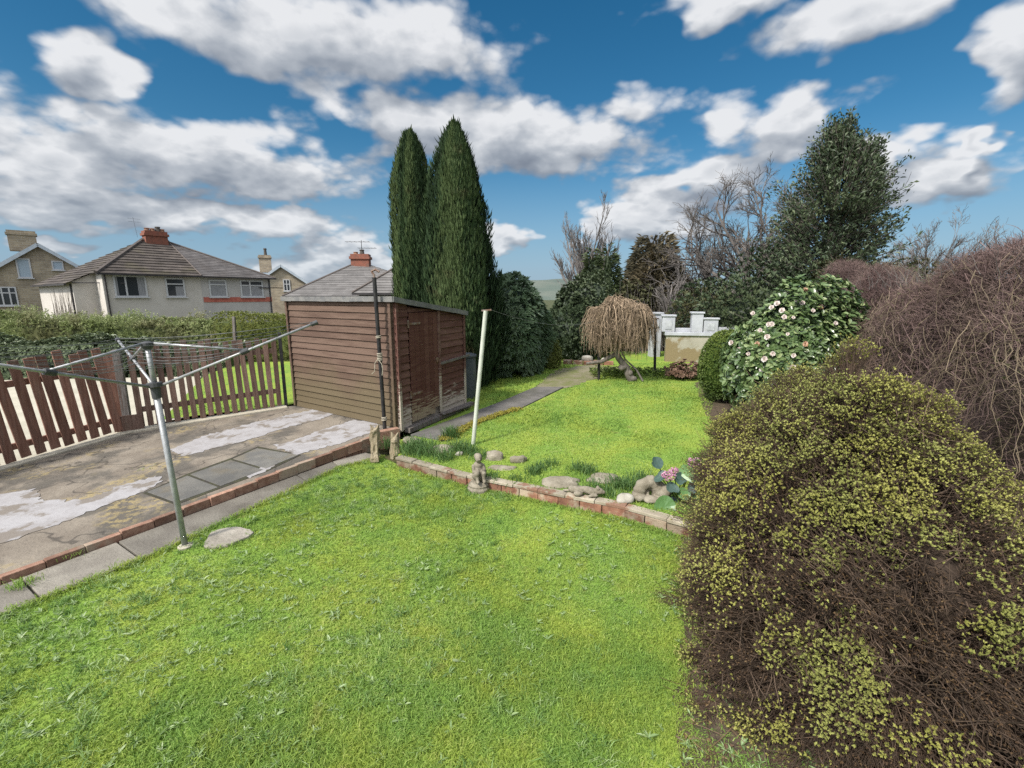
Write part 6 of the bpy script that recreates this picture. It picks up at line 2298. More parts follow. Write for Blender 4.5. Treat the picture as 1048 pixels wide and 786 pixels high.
# taller bare shoots standing up from the hedge's top
rg = np.random.default_rng(77)
m = 420
s = rg.uniform(1.5, LT, m)
x, y, zt_ = hedge_at(s)
p0 = np.stack([x + rg.normal(-0.05, 0.35, m), y, zt_ - 0.22], -1)
tt = np.linspace(0, 1, 6)[None, :, None]
dv_ = nrm(np.array([-0.1, 0, 1.0]) + rg.normal(0, 0.45, (m, 3)))
pts = p0[:, None] + tt * dv_[:, None] * rg.uniform(0.2, 0.42, (m, 1, 1)) * (1 + 0.7 * (rg.random((m, 1, 1)) < 0.08)) + np.cumsum(rg.normal(0, 0.012, (m, 6, 3)), 1)
V, F = tubes(pts, 0.0035, 0.0014)
npmesh('sprays', V, [F], m_twig_grey, th, var=np.repeat(rg.random(m), 18))


# ---- hedges beyond the fence
def hedge_row(name, label, x0, x1, y0, y1, H, thick, mat, seed, n, per, L, W, zg=-0.08, shoots=0, amp=0.15, open_=1.0, up=0.4, droop=0.1, shootmat=None):
    root = thing(name, label, 'hedge', ((x0 + x1) / 2, (y0 + y1) / 2, zg))
    A_, B_ = np.array([x0, y0]), np.array([x1, y1])
    dl = B_ - A_
    Ln = np.linalg.norm(dl)
    dl = dl / Ln
    nr = np.array([dl[1], -dl[0]])
    if nr[1] > 0:
        nr = -nr
    wv = Wob(seed, 1.6, 3)

    def pts_(n, dep):
        s = rng.uniform(0, Ln, n)
        g_ = rng.random(n) * (2 * H + thick)
        off = np.where(g_ < H, thick / 2, np.where(g_ < H + thick, thick / 2 - (g_ - H), -thick / 2))
        z = np.where(g_ < H, g_, np.where(g_ < H + thick, H, 2 * H + thick - g_))
        N = np.where((g_ < H)[:, None], np.append(nr, 0.25), np.where((g_ < H + thick)[:, None], np.array([0, 0, 1.0]), np.append(-nr, 0.25)))
        P = np.concatenate([A_ + s[:, None] * dl + off[:, None] * nr, (zg + z)[:, None]], 1)
        P = P + nrm(N) * (amp * wv(P) - dep * rng.random(n) ** 2)[:, None]
        return P, nrm(N)
    cl = Cloud()
    t2, h2_ = thick / 2 * 0.72, H * 0.88
    c8 = [np.append(A_ + nr * o1 + dl * 0, zg + z_) for z_ in (0, h2_) for o1 in (t2, -t2)] + [np.append(B_ + nr * o1, zg + z_) for z_ in (0, h2_) for o1 in (t2, -t2)]
    c8 = np.array(c8)
    cl.add(c8, np.array([[0, 2, 6, 4], [1, 5, 7, 3], [2, 3, 7, 6], [0, 1, 3, 2], [4, 6, 7, 5]]), 0.03)
    P, N = pts_(n, 0.22)
    bias = np.clip(0.45 + 0.3 * wv(P * 2.2) + rng.normal(0, 0.2, len(P)), 0, 1)
    rosettes(cl, P, N, per, L, W, open_, up, droop, 0.2, bias)
    if shoots:
        s = rng.uniform(0, Ln, shoots)
        m = shoots
        p0 = np.concatenate([A_ + s[:, None] * dl + nr * rng.uniform(-0.4, 0.5, (m, 1)) * thick, np.full((m, 1), zg + H - 0.15)], 1)
        dv_ = nrm(np.array([0, 0, 1.0]) + rng.normal(0, 0.16, (m, 3)))
        hl = rng.uniform(0.18, 0.5, (m, 1)) * (1 + 0.5 * wv(p0 * 1.3))[:, None]
        V, F = tubes(np.stack([p0, p0 + dv_ * hl * 0.6, p0 + dv_ * hl + rng.normal(0, 0.03, (m, 3))], 1), 0.006, 0.003)
        cl.add(V, F, 0.35)
        q_ = 12
        f = rng.uniform(0.15, 1.0, (m, q_, 1))
        PL_ = (p0[:, None] + dv_[:, None] * hl[:, None] * f).reshape(-1, 3)
        AX = nrm(np.repeat(dv_, q_, 0) * 0.7 + rand_dirs(m * q_) * 0.9)
        V, F = leaves(PL_, AX, rand_dirs(m * q_), rng.uniform(0.05, 0.10, m * q_), 0.028, 0.2, 0.1)
        cl.add(V, F, np.repeat(np.clip(rng.normal(0.65, 0.22, m * q_), 0, 1), 4))
    cl.build('foliage', mat, root)
    st_ = []
    for k in range(int(Ln * 1.5)):
        s = rng.uniform(0, Ln)
        b = np.append(A_ + dl * s, zg - 0.02)
        st_.append(np.stack([b, b + np.array([0.03, 0.02, H * 0.4]), b + np.array([rng.normal(0, 0.1), rng.normal(0, 0.1), H * 0.85])]))
    V, F = tubes(np.array(st_), 0.025, 0.01, 5)
    npmesh('stems', V, [F], m_bark, root)
    return root


lh, rh = D(-60, 320, 14.2), D(236, 325, 14.6)
hedge_row('hedge', 'light green leafy hedge with upright shoots in front of the cream houses', lh.x, rh.x, 14.2, 14.6, lh.z - 0.22, 1.0, lm_hedge, 161, 5200, 6, 0.10, 0.035, shoots=1500, amp=0.12, up=0.7)
l2, r2 = D(-60, 352, 11.6), D(238, 349, 11.6)
hedge_row('ivy_hedge', 'low dark ivy covered hedge standing along the cream drive', l2.x, r2.x, 11.4, 11.7, l2.z + 0.08, 0.9, lm_ivy, 163, 7600, 5, 0.085, 0.062, amp=0.12, open_=1.3, up=0.1, droop=0.3)
l3, r3 = D(228, 322, 13.3), D(305, 321, 13.0)
hedge_row('hedge', 'short clipped yellow green hedge between the fence and the shed', l3.x, r3.x, 13.3, 13.0, l3.z + 0.05, 0.9, lm_golden, 165, 3200, 6, 0.06, 0.024, amp=0.06)
# broken posts and rail by the hedge
bp = D(238, 345, 12.2)
o = MB().beam((bp.x, 12.2, -0.1), (D(243, 326, 12.2).x - 0.12, 12.25, D(240, 324, 12.2).z), 0.07, 0.07, up=(0, 1, 0)).build('old_post', m_greywood, origin=(bp.x, 12.2, -0.1), bevel=0.006)
tag(o, 'old tilted grey wooden post standing in the hedge beyond the fence', 'post')

# ================================================================== ORNAMENTS AND STONES OF THE BED
m_carved = surf('lichened_stone', (0.17, 0.148, 0.11), (0.25, 0.22, 0.17), 14, (0.09, 0.078, 0.055), 9, 0.7, rough=0.95, bump=0.7, bscale=55, dist=0.01)
m_oldwood = surf('rotten_wood', (0.22, 0.175, 0.11), (0.31, 0.26, 0.18), 5, (0.11, 0.085, 0.055), 7, 0.7, rough=0.95, bump=0.7, bscale=25, stretch=(5, 5, 1.5), dist=0.015)


def lump(name, blobs, mat, parent=None, origin=None, voxel=0.008, seed=1, rough=0.006):
    """Rounded lumps fused into one continuous body."""
    bm = bmesh.new()
    for (c, r_) in blobs:
        r3 = r_ if hasattr(r_, '__len__') else (r_, r_, r_)
        g_ = bmesh.ops.create_icosphere(bm, subdivisions=3, radius=1.0)
        bmesh.ops.scale(bm, vec=r3, verts=g_['verts'])
        bmesh.ops.translate(bm, vec=c, verts=g_['verts'])
    me = bpy.data.meshes.new(name)
    bm.to_mesh(me)
    bm.free()
    wv = Wob(seed, 45, 2)
    P = np.array([v.co[:] for v in me.vertices])
    P = P + rand_dirs(len(P)) * 0.0 + nrm(P - P.mean(0)) * (rough * wv(P))[:, None]
    me.vertices.foreach_set('co', P.astype(np.float32).ravel())
    me.update()
    o = link(name, me, mat, parent, origin)
    md = o.modifiers.new('fuse', 'REMESH')
    md.mode = 'VOXEL'
    md.voxel_size = voxel
    md.use_smooth_shade = True
    return o


def seated_figure(label, base, h, rz, seed):
    """A worn little stone figure sitting with drawn-up knees on a round plinth."""
    root = thing('garden_statue', label, 'statue', base)
    b = Vector(base)
    k = h / 0.42
    MB().lathe((b.x, b.y, b.z - 0.02), [(0.0, 0), (0.125 * k, 0.0), (0.13 * k, 0.05 * k), (0.115 * k, 0.075 * k), (0.12 * k, 0.09 * k), (0.09 * k, 0.12 * k), (0.0, 0.125 * k)], 18).build('plinth', m_carved, root, bevel=0.004, smooth=False)
    c, s = math.cos(rz), math.sin(rz)
    W_ = lambda x, y, z: (b.x + k * (x * c - y * s), b.y + k * (x * s + y * c), b.z + k * z)
    B = [(W_(0, 0.01, 0.16), (0.075 * k, 0.07 * k, 0.06 * k)), (W_(0, 0.02, 0.23), (0.06 * k, 0.055 * k, 0.075 * k)), (W_(0, 0.015, 0.29), (0.052 * k, 0.045 * k, 0.04 * k)),
         (W_(0, 0.0, 0.335), (0.022 * k, 0.022 * k, 0.03 * k)), (W_(0, -0.012, 0.375), (0.040 * k, 0.043 * k, 0.047 * k)), (W_(0, 0.008, 0.388), (0.044 * k, 0.04 * k, 0.044 * k)),
         (W_(0, -0.055, 0.372), (0.009 * k, 0.012 * k, 0.009 * k))]
    for sx in (-1, 1):
        for f in np.linspace(0, 1, 5):
            B.append((W_(sx * 0.04, -0.02 - 0.055 * f, 0.16 + 0.055 * f), 0.030 * k))
            B.append((W_(sx * 0.038, -0.075 - 0.01 * f, 0.215 - 0.085 * f), (0.025 - 0.006 * f) * k))
            B.append((W_(sx * (0.058 + 0.006 * f), 0.01 - 0.03 * f, 0.285 - 0.06 * f), (0.021 - 0.003 * f) * k))
            B.append((W_(sx * (0.064 - 0.045 * f), -0.02 - 0.045 * f, 0.225 + 0.012 * f), (0.018 - 0.002 * f) * k))
        B.append((W_(sx * 0.036, -0.105, 0.132), (0.02 * k, 0.032 * k, 0.013 * k)))
    lump('figure', B, m_carved, root, None, 0.006, seed, 0.003)
    return root


stp = G(490, 501, 0.0)
seated_figure('small worn stone figure sitting on a round plinth against the brick edging', stp, 0.39, 0.35, 5)


# rotten post and the small one next to it
def stump(label, base, h, r_, seed, knots):
    rg = np.random.default_rng(seed)
    b = np.array(base)
    n, k = 14, 12
    zz, aa = np.meshgrid(np.linspace(-0.04, 1, k), np.linspace(0, 2 * np.pi, n, endpoint=False), indexing='ij')
    wv = Wob(seed, 3.0, 3)
    q = np.stack([np.cos(aa) * 1.2, np.sin(aa) * 1.2, zz * h * 6], -1)
    rr = r_ * (1 + 0.22 * wv(q.reshape(-1, 3)).reshape(zz.shape)) * (1.12 - 0.25 * zz)
    for (kz, ka, kr) in knots:
        rr = rr + kr * np.exp(-((zz - kz) / 0.12) ** 2) * np.clip(np.cos(aa - ka), 0, 1) ** 2
    V = np.stack([b[0] + rr * np.cos(aa) + 0.02 * zz, b[1] + rr * np.sin(aa), b[2] + zz * h + (zz > 0.99) * 0.03 * np.cos(aa * 2)], -1).reshape(-1, 3)
    i, j = np.meshgrid(np.arange(k - 1), np.arange(n), indexing='ij')
    F = np.stack([i * n + j, i * n + (j + 1) % n, (i + 1) * n + (j + 1) % n, (i + 1) * n + j], -1).reshape(-1, 4)
    V = np.concatenate([V, [[b[0] + 0.02, b[1], b[2] + h - 0.015]]])
    top = np.array([[(k - 1) * n + j, (k - 1) * n + (j + 1) % n, len(V) - 1] for j in range(n)])
    o = npmesh('wooden_stump', V, [F, top], m_oldwood, None, base)
    return tag(o, label, 'stump', 'rotten stumps by the end of the kerb')


p = G(384, 472, 0.0)
stump('taller rotten wooden stump with a knot at the end of the brick kerb', p, 0.44, 0.050, 6, [(0.1, -1.2, 0.05), (0.45, -0.4, 0.015), (0.92, -1.5, 0.02)])
p = G(404, 468, 0.04)
stump('shorter dark wooden stump beside the taller one at the corner of the bed', p, 0.30, 0.045, 9, [(0.75, -1.5, 0.03), (0.2, -0.5, 0.03)])

# rocks in the bed
for i, (px, py, s, mt, lab, fl) in enumerate((
        (504, 470, (0.10, 0.07, 0.075), m_rock, 'upright grey rock in the bed behind the small stone figure', 0),
        (531, 472, (0.095, 0.07, 0.055), m_rock, 'small rounded grey rock at the edge of the upper lawn', 0),
        (617, 490, (0.21, 0.13, 0.035), m_rock, 'flat stone slab sunk in the grass of the upper lawn', 1),
        (576, 495, (0.24, 0.13, 0.05), m_rock, 'broad flat brownish slab lying behind the brick edging', 1),
        (515, 479, (0.16, 0.08, 0.022), m_rock, 'thin slab half buried behind the small stone figure', 1),
        (452, 462, (0.17, 0.09, 0.06), m_rock, 'long low grey rock among the tufts near the clothes post', 0),
        (470, 466, (0.05, 0.04, 0.035), m_rockp, 'tiny pale stone in the tufts left of the clothes post', 0),
        (640, 512, (0.07, 0.05, 0.05), m_rockp, 'small pale stone on the brick edging by the hollow rock', 0),
        (421, 454, (0.12, 0.09, 0.06), m_rock, 'grey rock between the stumps and the foot of the shed', 0))):
    c = G(px, py, ZU + (0.02 if i == 7 else 0.0))
    rock('rock', c, s, 60 + i, mt, lab, 'rock', 'rocks in the bed', 0.22)
# lying stone animal on the edging
c = G(597, 505, ZU + 0.03)
B = []
for f in np.linspace(0, 1, 7):
    B.append(((c.x - 0.10 + 0.2 * f, c.y + 0.03 - 0.06 * f, c.z + 0.03 + 0.012 * math.sin(3.1 * f)), (0.045, 0.04, 0.035)))
B += [((c.x + 0.14, c.y - 0.04, c.z + 0.045), (0.045, 0.035, 0.032)), ((c.x + 0.18, c.y - 0.05, c.z + 0.035), (0.025, 0.02, 0.018)),
      ((c.x + 0.13, c.y - 0.065, c.z + 0.075), (0.014, 0.012, 0.018)), ((c.x + 0.14, c.y - 0.02, c.z + 0.075), (0.014, 0.012, 0.018)),
      ((c.x + 0.08, c.y - 0.08, c.z + 0.012), (0.05, 0.018, 0.014)), ((c.x - 0.06, c.y - 0.05, c.z + 0.02), (0.045, 0.03, 0.03)), ((c.x - 0.15, c.y + 0.05, c.z + 0.012), (0.05, 0.014, 0.012))]
o = lump('stone_animal', B, m_carved, None, c, 0.006, 4, 0.004)
tag(o, 'small worn stone animal lying on the brick edging', 'ornament')
# hollow rock
c = G(662, 509, ZU + 0.02)
B = []
for f in np.linspace(0, 1, 11):
    a = math.pi * (1.08 - 1.2 * f)
    B.append(((c.x + 0.10 * math.cos(a) + 0.02, c.y + 0.02 * math.sin(3 * f), c.z + 0.02 + 0.125 * math.sin(a)), (0.058 + 0.018 * f, 0.07, 0.046 + 0.02 * f)))
B += [((c.x + 0.15, c.y, c.z + 0.045), (0.075, 0.08, 0.085)), ((c.x - 0.09, c.y - 0.05, c.z + 0.02), (0.06, 0.05, 0.035)), ((c.x + 0.02, c.y - 0.06, c.z + 0.012), (0.09, 0.05, 0.028)), ((c.x + 0.0, c.y + 0.03, c.z + 0.05), (0.03, 0.05, 0.03))]
o = lump('hollow_rock', B, m_rock, None, c, 0.008, 7, 0.008)
tag(o, 'large weathered rock with a hollow through it beside the pink flowered plant', 'rock')

# ---- pink flowered plant with round leaves
m_round = leafmat('round_glossy_leaves', [(0, (0.09, 0.18, 0.06)), (0.5, (0.14, 0.25, 0.09)), (1, (0.24, 0.34, 0.15))], None, rough=0.32, spec=0.45, trans=0.15)
m_blue = leafmat('blue_green_leaves', [(0, (0.04, 0.075, 0.06)), (0.5, (0.075, 0.12, 0.10)), (1, (0.14, 0.19, 0.17))], None, rough=0.4, spec=0.4, trans=0.1)
m_pink = leafmat('pink_petals', [(0, (0.48, 0.18, 0.32)), (0.5, (0.62, 0.33, 0.46)), (1, (0.75, 0.55, 0.62))], None, trans=0.3, rough=0.6)
bb0 = G(696, 515, ZU)
bg = thing('bergenia_plant', 'plant with round green leaves and pink flower heads beside the mossy bush', 'plant', bb0)


def round_leaf(c, ax, nn, L, W):
    return np.array([c]), nrm(np.array([ax])), nrm(np.array([nn])), np.array([L]), np.array([W])


LV = [(683, 518, 0.10, (-0.2, -0.6, -0.75), (-0.2, -0.9, 0.5), m_round), (703, 482, 0.13, (0.4, 0.0, 0.9), (-0.5, -0.8, 0.2), m_round)]
rg = np.random.default_rng(31)
cl1, cl2 = Cloud(), Cloud()


def disc(cl, c, nn, rx, ry, roll, v):
    """A round leaf with a slight cup and wavy rim."""
    nn = Vector(nn).normalized()
    q = nn.to_track_quat('Z', 'Y')
    k = 16
    V = [c]
    for ring, f in ((0, 0.55), (1, 1.0)):
        for i in range(k):
            a = 2 * math.pi * i / k
            w_ = 1 + 0.05 * math.sin(3 * a + v * 9)
            notch = 1 - 0.35 * max(0, math.cos(a + math.pi / 2)) ** 8
            x, y = math.cos(a) * rx * f * w_ * notch, math.sin(a) * ry * f * w_ * notch
            zc = 0.18 * rx * f * f + 0.03 * rx * math.sin(5 * a) * f
            cr_, sr_ = math.cos(roll), math.sin(roll)
            V.append(tuple(Vector(c) + q @ Vector((x * cr_ - y * sr_, x * sr_ + y * cr_, zc))))
    F3 = np.array([[0, 1 + i, 1 + (i + 1) % k] for i in range(k)])
    F4 = np.array([[1 + i, 1 + k + i, 1 + k + (i + 1) % k, 1 + (i + 1) % k] for i in range(k)])
    cl.add(np.array(V, dtype=float), [F3, F4], v)


Yl = bb0.y
stems = []
for (px, py, dy, nn, rx, ry, blue) in ((680, 519, -0.12, (-0.2, -1.0, 0.5), 0.075, 0.085, 0), (704, 484, 0.0, (-0.6, -0.8, 0.25), 0.05, 0.09, 0), (672, 474, 0.12, (0.1, -0.7, 0.9), 0.055, 0.05, 1),
                                       (697, 490, 0.0, (0.2, -0.8, 0.6), 0.06, 0.05, 1), (688, 500, -0.05, (0.1, -0.6, 0.8), 0.05, 0.05, 1), (707, 498, 0.0, (0.5, -0.7, 0.5), 0.06, 0.05, 1),
                                       (676, 488, 0.05, (-0.4, -0.5, 0.9), 0.06, 0.04, 1), (700, 505, -0.05, (-0.1, -0.9, 0.6), 0.05, 0.05, 0), (712, 508, 0.0, (0.3, -0.8, 0.6), 0.055, 0.06, 0), (692, 515, 0.0, (0.0, -0.5, 0.9), 0.05, 0.06, 1),
                                       (684, 535, -0.25, (0.0, -0.6, 0.8), 0.04, 0.04, 1), (688, 548, -0.3, (0.2, -0.8, 0.6), 0.035, 0.04, 1), (716, 495, 0.06, (0.6, -0.5, 0.6), 0.06, 0.06, 0)):
    c = D(px, py, Yl + dy)
    disc(cl2 if blue else cl1, tuple(c), nn, rx * 1.25, ry * 1.25, rg.uniform(0, 6.28), rg.random())
    stems.append(np.array([[bb0.x, bb0.y + dy * 0.8, ZU - 0.02], [(bb0.x + c.x) / 2, (bb0.y + c.y) / 2 + 0.03, (ZU + c.z) / 2], tuple(c)]))
cl1.build('leaves', m_round, bg)
cl2.build('blue_leaves', m_blue, bg)
for (px, py, dy, R_) in ((711, 473, 0.05, 0.058), (684, 487, -0.02, 0.052), (690, 483, 0.06, 0.04), (684, 538, -0.26, 0.04)):
    c = D(px, py, Yl + dy)
    P, N = shell(46, tuple(c), (R_, R_, R_ * 0.8), Wob(4, 3), 0.1, 0.6, -0.8)
    cl = Cloud()
    rosettes(cl, P, N, 5, 0.020, 0.013, 1.2, 0.1, 0.0, 0.25)
    cl.build('flower_head', m_pink, bg)
    stems.append(np.array([[bb0.x, bb0.y + dy * 0.8, ZU - 0.02], [(bb0.x + c.x) / 2, (bb0.y + c.y) / 2 + 0.03, (ZU + c.z) / 2], tuple(c)]))
V, F = tubes(np.array(stems), 0.006, 0.005, 5)
npmesh('stems', V, [F], lm_box, bg, var=np.full(len(V), 0.4))

# ================================================================== GRASS, TUFTS, WEEDS, MOSS
def grassmat(name, lush, moss, dry):
    m, t = new_mat(name)
    pos = t.n('ShaderNodeNewGeometry').outputs['Position']
    at = t.n('ShaderNodeAttribute', None, attribute_name='var').outputs['Fac']
    a = t.ramp(at, lush)
    b_ = t.ramp(at, moss)
    k = t.step(t.noise(pos, 2.3, 6, 0.65), 0.38, 0.68)
    col = t.mix(k, a, b_)
    k2 = t.math('MULTIPLY', t.step(t.noise(pos, 4.5, 6, 0.65), 0.60, 0.72), 0.55)
    col = t.mix(k2, col, t.ramp(at, dry))
    b = t.n('ShaderNodeBsdfPrincipled', {'Base Color': col, 'Roughness': 0.6, 'Specular IOR Level': 0.25})
    tr = t.n('ShaderNodeBsdfTranslucent', {'Color': col})
    sh = t.n('ShaderNodeMixShader', {0: 0.45, 1: b.outputs[0], 2: tr.outputs[0]}).outputs[0]
    t.n('ShaderNodeOutputMaterial', {0: sh})
    return m


m_grass = grassmat('grass_blades', [(0, (0.13, 0.235, 0.05)), (0.55, (0.25, 0.39, 0.085)), (1, (0.40, 0.50, 0.17))], [(0, (0.20, 0.28, 0.045)), (0.55, (0.36, 0.43, 0.075)), (1, (0.49, 0.51, 0.14))], [(0, (0.18, 0.16, 0.065)), (0.6, (0.32, 0.30, 0.115)), (1, (0.46, 0.41, 0.20))])


def blades(P, h, w_, lean, var):
    n = len(P)
    a = rng.uniform(0, 2 * np.pi, n)
    S = np.stack([np.cos(a), np.sin(a), 0 * a], -1)
    b = rng.uniform(0, 2 * np.pi, n)
    Ld = np.stack([np.cos(b), np.sin(b), 0 * b], -1) * (lean * h)[:, None]
    up = np.array([0, 0, 1.0]) * h[:, None]
    V = np.empty((n, 5, 3))
    V[:, 0] = P - S * w_[:, None] / 2
    V[:, 1] = P + S * w_[:, None] / 2
    mid = P + up * 0.6 + Ld * 0.35
    V[:, 2] = mid + S * w_[:, None] * 0.42
    V[:, 3] = mid - S * w_[:, None] * 0.42
    V[:, 4] = P + up * np.clip(1 - lean * 0.35, 0.4, 1)[:, None] + Ld
    k = np.arange(n)[:, None] * 5
    return V.reshape(-1, 3), [k + np.array([[2, 4, 3]]), k + np.array([[0, 1, 2, 3]])], np.repeat(var, 5)


gh = Wob(171, 1.1, 3)
gt_ = Wob(172, 3.2, 3)


def grow(poly, z, count, hr, seed, y0, y1, avoid=None, wscale=1.0, xr=None):
    xs_ = [p[0] for p in poly]
    lo, hi = (min(xs_), max(xs_)) if xr is None else xr
    m = count * 6
    P = np.stack([rng.uniform(lo, hi, m), rng.uniform(y0, y1, m)], -1)
    k = inside(poly, P)
    P = P[k]
    dist = np.linalg.norm(P, axis=1)
    vis = (np.abs(P[:, 0]) < (P[:, 1] + 0.9) * 1.35)
    pr = np.minimum(1, (2.2 / np.maximum(dist, 0.5)) ** 1.7) * vis
    P = P[rng.random(len(P)) < pr][:count]
    if avoid is not None:
        P = P[avoid(P)]
    dist = np.linalg.norm(P, axis=1)
    P3 = np.concatenate([P, np.full((len(P), 1), z)], 1)
    q = gt_(P3)
    h = rng.uniform(hr[0], hr[1], len(P)) * (1 + 0.30 * gh(P3) + 0.35 * np.clip(q, 0, 2))
    w_ = (0.0022 + 0.00075 * dist) * rng.uniform(0.8, 1.5, len(P)) * wscale
    return blades(P3, h, w_, rng.uniform(0.4, 1.7, len(P)), np.clip(rng.normal(0.47, 0.22, len(P)) - 0.10 * q, 0, 1))


gedge = Wob(176, 5.0, 3)


def off_stone(P):
    return (np.hypot(P[:, 0] - st.x, P[:, 1] - st.y) > 0.155) & (np.hypot((P[:, 0] - HC[0]), (P[:, 1] - HC[1])) > 1.15 + 0.16 * gedge(np.concatenate([P, np.zeros((len(P), 1))], 1)) - 0.35 * (rng.random(len(P)) < 0.25)) & (np.hypot(P[:, 0] - stp.x, P[:, 1] - stp.y) > 0.1)


lp2 = [(p.x, p.y) for p in lawn_poly]
V, F, v_ = grow(lp2, 0.0, 230000, (0.010, 0.026), 1, 1.0, 6.0, off_stone, xr=(-3.6, 3.2))
stuff(npmesh('grass', V, F, m_grass, var=v_))
# the lawn's ragged edge leaning over the path and along the edging
ed = []
for a, b, k in ((L0, L1, 900), (L1, L2, 1900), (L2, L3, 500), (LB, L0, 800)):
    t_ = rng.random((k, 1))
    ed.append(np.array([tuple(a)]) * (1 - t_) + np.array([tuple(b)]) * t_ + rng.normal(0, 0.025, (k, 3)) * np.array([1, 1, 0]))
for a, b in zip(bed, bed[1:]):
    t_ = rng.random((420, 1))
    nn_ = np.array([(b - a).y, -(b - a).x, 0]) / (b - a).length
    if nn_[1] > 0:
        nn_ = -nn_
    ed.append((np.array([tuple(a)]) * (1 - t_) + np.array([tuple(b)]) * t_) * np.array([1, 1, 0]) + nn_ * rng.uniform(0.06, 0.13, (420, 1)))
k = 260
a_ = rng.uniform(0, 6.28, k)
ed.append(np.stack([st.x + 0.185 * np.cos(a_), st.y + 0.175 * np.sin(a_), 0 * a_], -1) + rng.normal(0, 0.015, (k, 3)) * np.array([1, 1, 0]))
ed = np.concatenate(ed)
ed[:, 2] = 0.0
V, F, v_ = blades(ed, rng.uniform(0.022, 0.055, len(ed)), rng.uniform(0.004, 0.007, len(ed)), rng.uniform(0.3, 1.3, len(ed)), np.clip(rng.normal(0.45, 0.2, len(ed)), 0, 1))
stuff(npmesh('edge_grass', V, F, m_grass, var=v_))

# upper lawn
ul = [(p.x, p.y) for p in bed] + [(3.6, 3.9), (3.35, 5.2), (2.95, 6.3), (3.2, 7.2), (4.0, 8.8), (4.6, 10.8), (5.0, 13.4), (2.6, 12.9), (2.35, 11.3), (1.9, 10.3), (PR[3].x + 0.06, PR[3].y), (PR[2].x + 0.05, PR[2].y), (PR[1].x + 0.05, PR[1].y), (PR[0].x + 0.03, PR[0].y), (-1.35, 5.85)]
V, F, v_ = grow(ul, ZU, 120000, (0.014, 0.034), 2, 3.4, 13.4, lambda P: np.hypot(P[:, 0] - G(617, 490, ZU).x, P[:, 1] - G(617, 490, ZU).y) > 0.12, wscale=1.1)
stuff(npmesh('grass', V, F, m_grass, var=v_))
# rougher grass under the cypresses and beyond the dirt
rough_poly = [(PL[1].x - 0.1, PL[1].y + 0.2), (PL[2].x, PL[2].y), (PL[3].x, PL[3].y), (1.2, 11.6), (2.4, 13.5), (-1.5, 12.5), (-2.0, 9.0)]
V, F, v_ = grow(rough_poly, ZU, 16000, (0.03, 0.07), 3, 6.5, 13.5, None, wscale=1.3)
stuff(npmesh('rough_grass', V, F, m_grass, var=np.clip(v_ - 0.1, 0, 1)))
# neighbour's lawn seen between the pickets
nlp = [(p.x, p.y) for p in nl]
V, F, v_ = grow(nlp, 0.18, 14000, (0.03, 0.06), 4, 6.5, 12, None, wscale=1.4)
stuff(npmesh('grass', V, F, m_grass, var=v_))


# coarser clumps standing up from the turf
gc = Wob(174, 1.0, 3)
nc_ = 1500
C = np.stack([rng.uniform(-3.3, 2.2, nc_ * 4), rng.uniform(1.1, 5.6, nc_ * 4)], -1)
C = C[inside(lp2, C) & off_stone(C)]
C3 = np.concatenate([C, np.zeros((len(C), 1))], 1)
C3 = C3[rng.random(len(C3)) < np.clip(0.28 + 0.55 * gc(C3), 0.03, 1)][:nc_]
m = len(C3)
nb = 16
P3 = np.repeat(C3, nb, 0) + np.concatenate([rng.normal(0, 0.016, (m * nb, 2)), np.zeros((m * nb, 1))], 1)
V, F, v_ = blades(P3, rng.uniform(0.025, 0.058, m * nb) * np.repeat(rng.uniform(0.7, 1.35, m), nb), rng.uniform(0.0035, 0.006, m * nb), rng.uniform(0.5, 1.7, m * nb), np.clip(np.repeat(rng.normal(0.55, 0.25, m), nb) + rng.normal(0, 0.15, m * nb), 0, 1))
m_coarse = leafmat('coarse_grass', [(0, (0.10, 0.19, 0.05)), (0.5, (0.19, 0.31, 0.085)), (1, (0.36, 0.45, 0.20))], None, trans=0.4)
stuff(npmesh('coarse_grass', V, F, m_coarse, var=v_))


# taller tufts in the bed
def tuft(c, n, h, sp_, w0=0.006):
    P = np.array(c) + np.stack([rng.normal(0, sp_, n), rng.normal(0, sp_, n), np.zeros(n)], -1)
    return blades(P, rng.uniform(0.5, 1.0, n) * h, np.full(n, w0), rng.uniform(0.3, 1.1, n), np.clip(rng.normal(0.5, 0.2, n), 0, 1))


TUFTS = [(424, 464, 0.16, 0.07, 150), (440, 466, 0.15, 0.08, 160), (418, 460, 0.13, 0.06, 90), (433, 458, 0.15, 0.07, 110), (462, 448, 0.16, 0.05, 170), (470, 462, 0.15, 0.07, 160), (480, 464, 0.12, 0.06, 110), (457, 470, 0.12, 0.06, 110), (492, 468, 0.10, 0.06, 90),
         (545, 485, 0.09, 0.05, 90), (552, 480, 0.08, 0.05, 80), (600, 484, 0.10, 0.05, 100), (590, 480, 0.08, 0.06, 80), (640, 500, 0.12, 0.06, 120), (632, 497, 0.10, 0.06, 90), (655, 492, 0.10, 0.06, 90), (610, 500, 0.09, 0.07, 90), (624, 507, 0.08, 0.05, 70), (398, 458, 0.13, 0.04, 70), (500, 490, 0.08, 0.06, 70), (530, 492, 0.07, 0.06, 70), (563, 476, 0.08, 0.06, 70), (660, 500, 0.09, 0.05, 60)]
bed_root = None
for (px, py, h, sp_, n) in TUFTS:
    c = G(px, py, ZU)
    V, F, v_ = tuft(c, n, h * 1.5, sp_ * 1.1, 0.0075)
    if bed_root is None:
        acc = Cloud()
        bed_root = True
    acc.add(V, F, v_)
m_tuft = leafmat('grass_tufts_blades', [(0, (0.04, 0.09, 0.025)), (0.5, (0.09, 0.17, 0.05)), (1, (0.20, 0.29, 0.11))], None, trans=0.4)
stuff(acc.build('grass_tufts', m_tuft))
acc = Cloud()
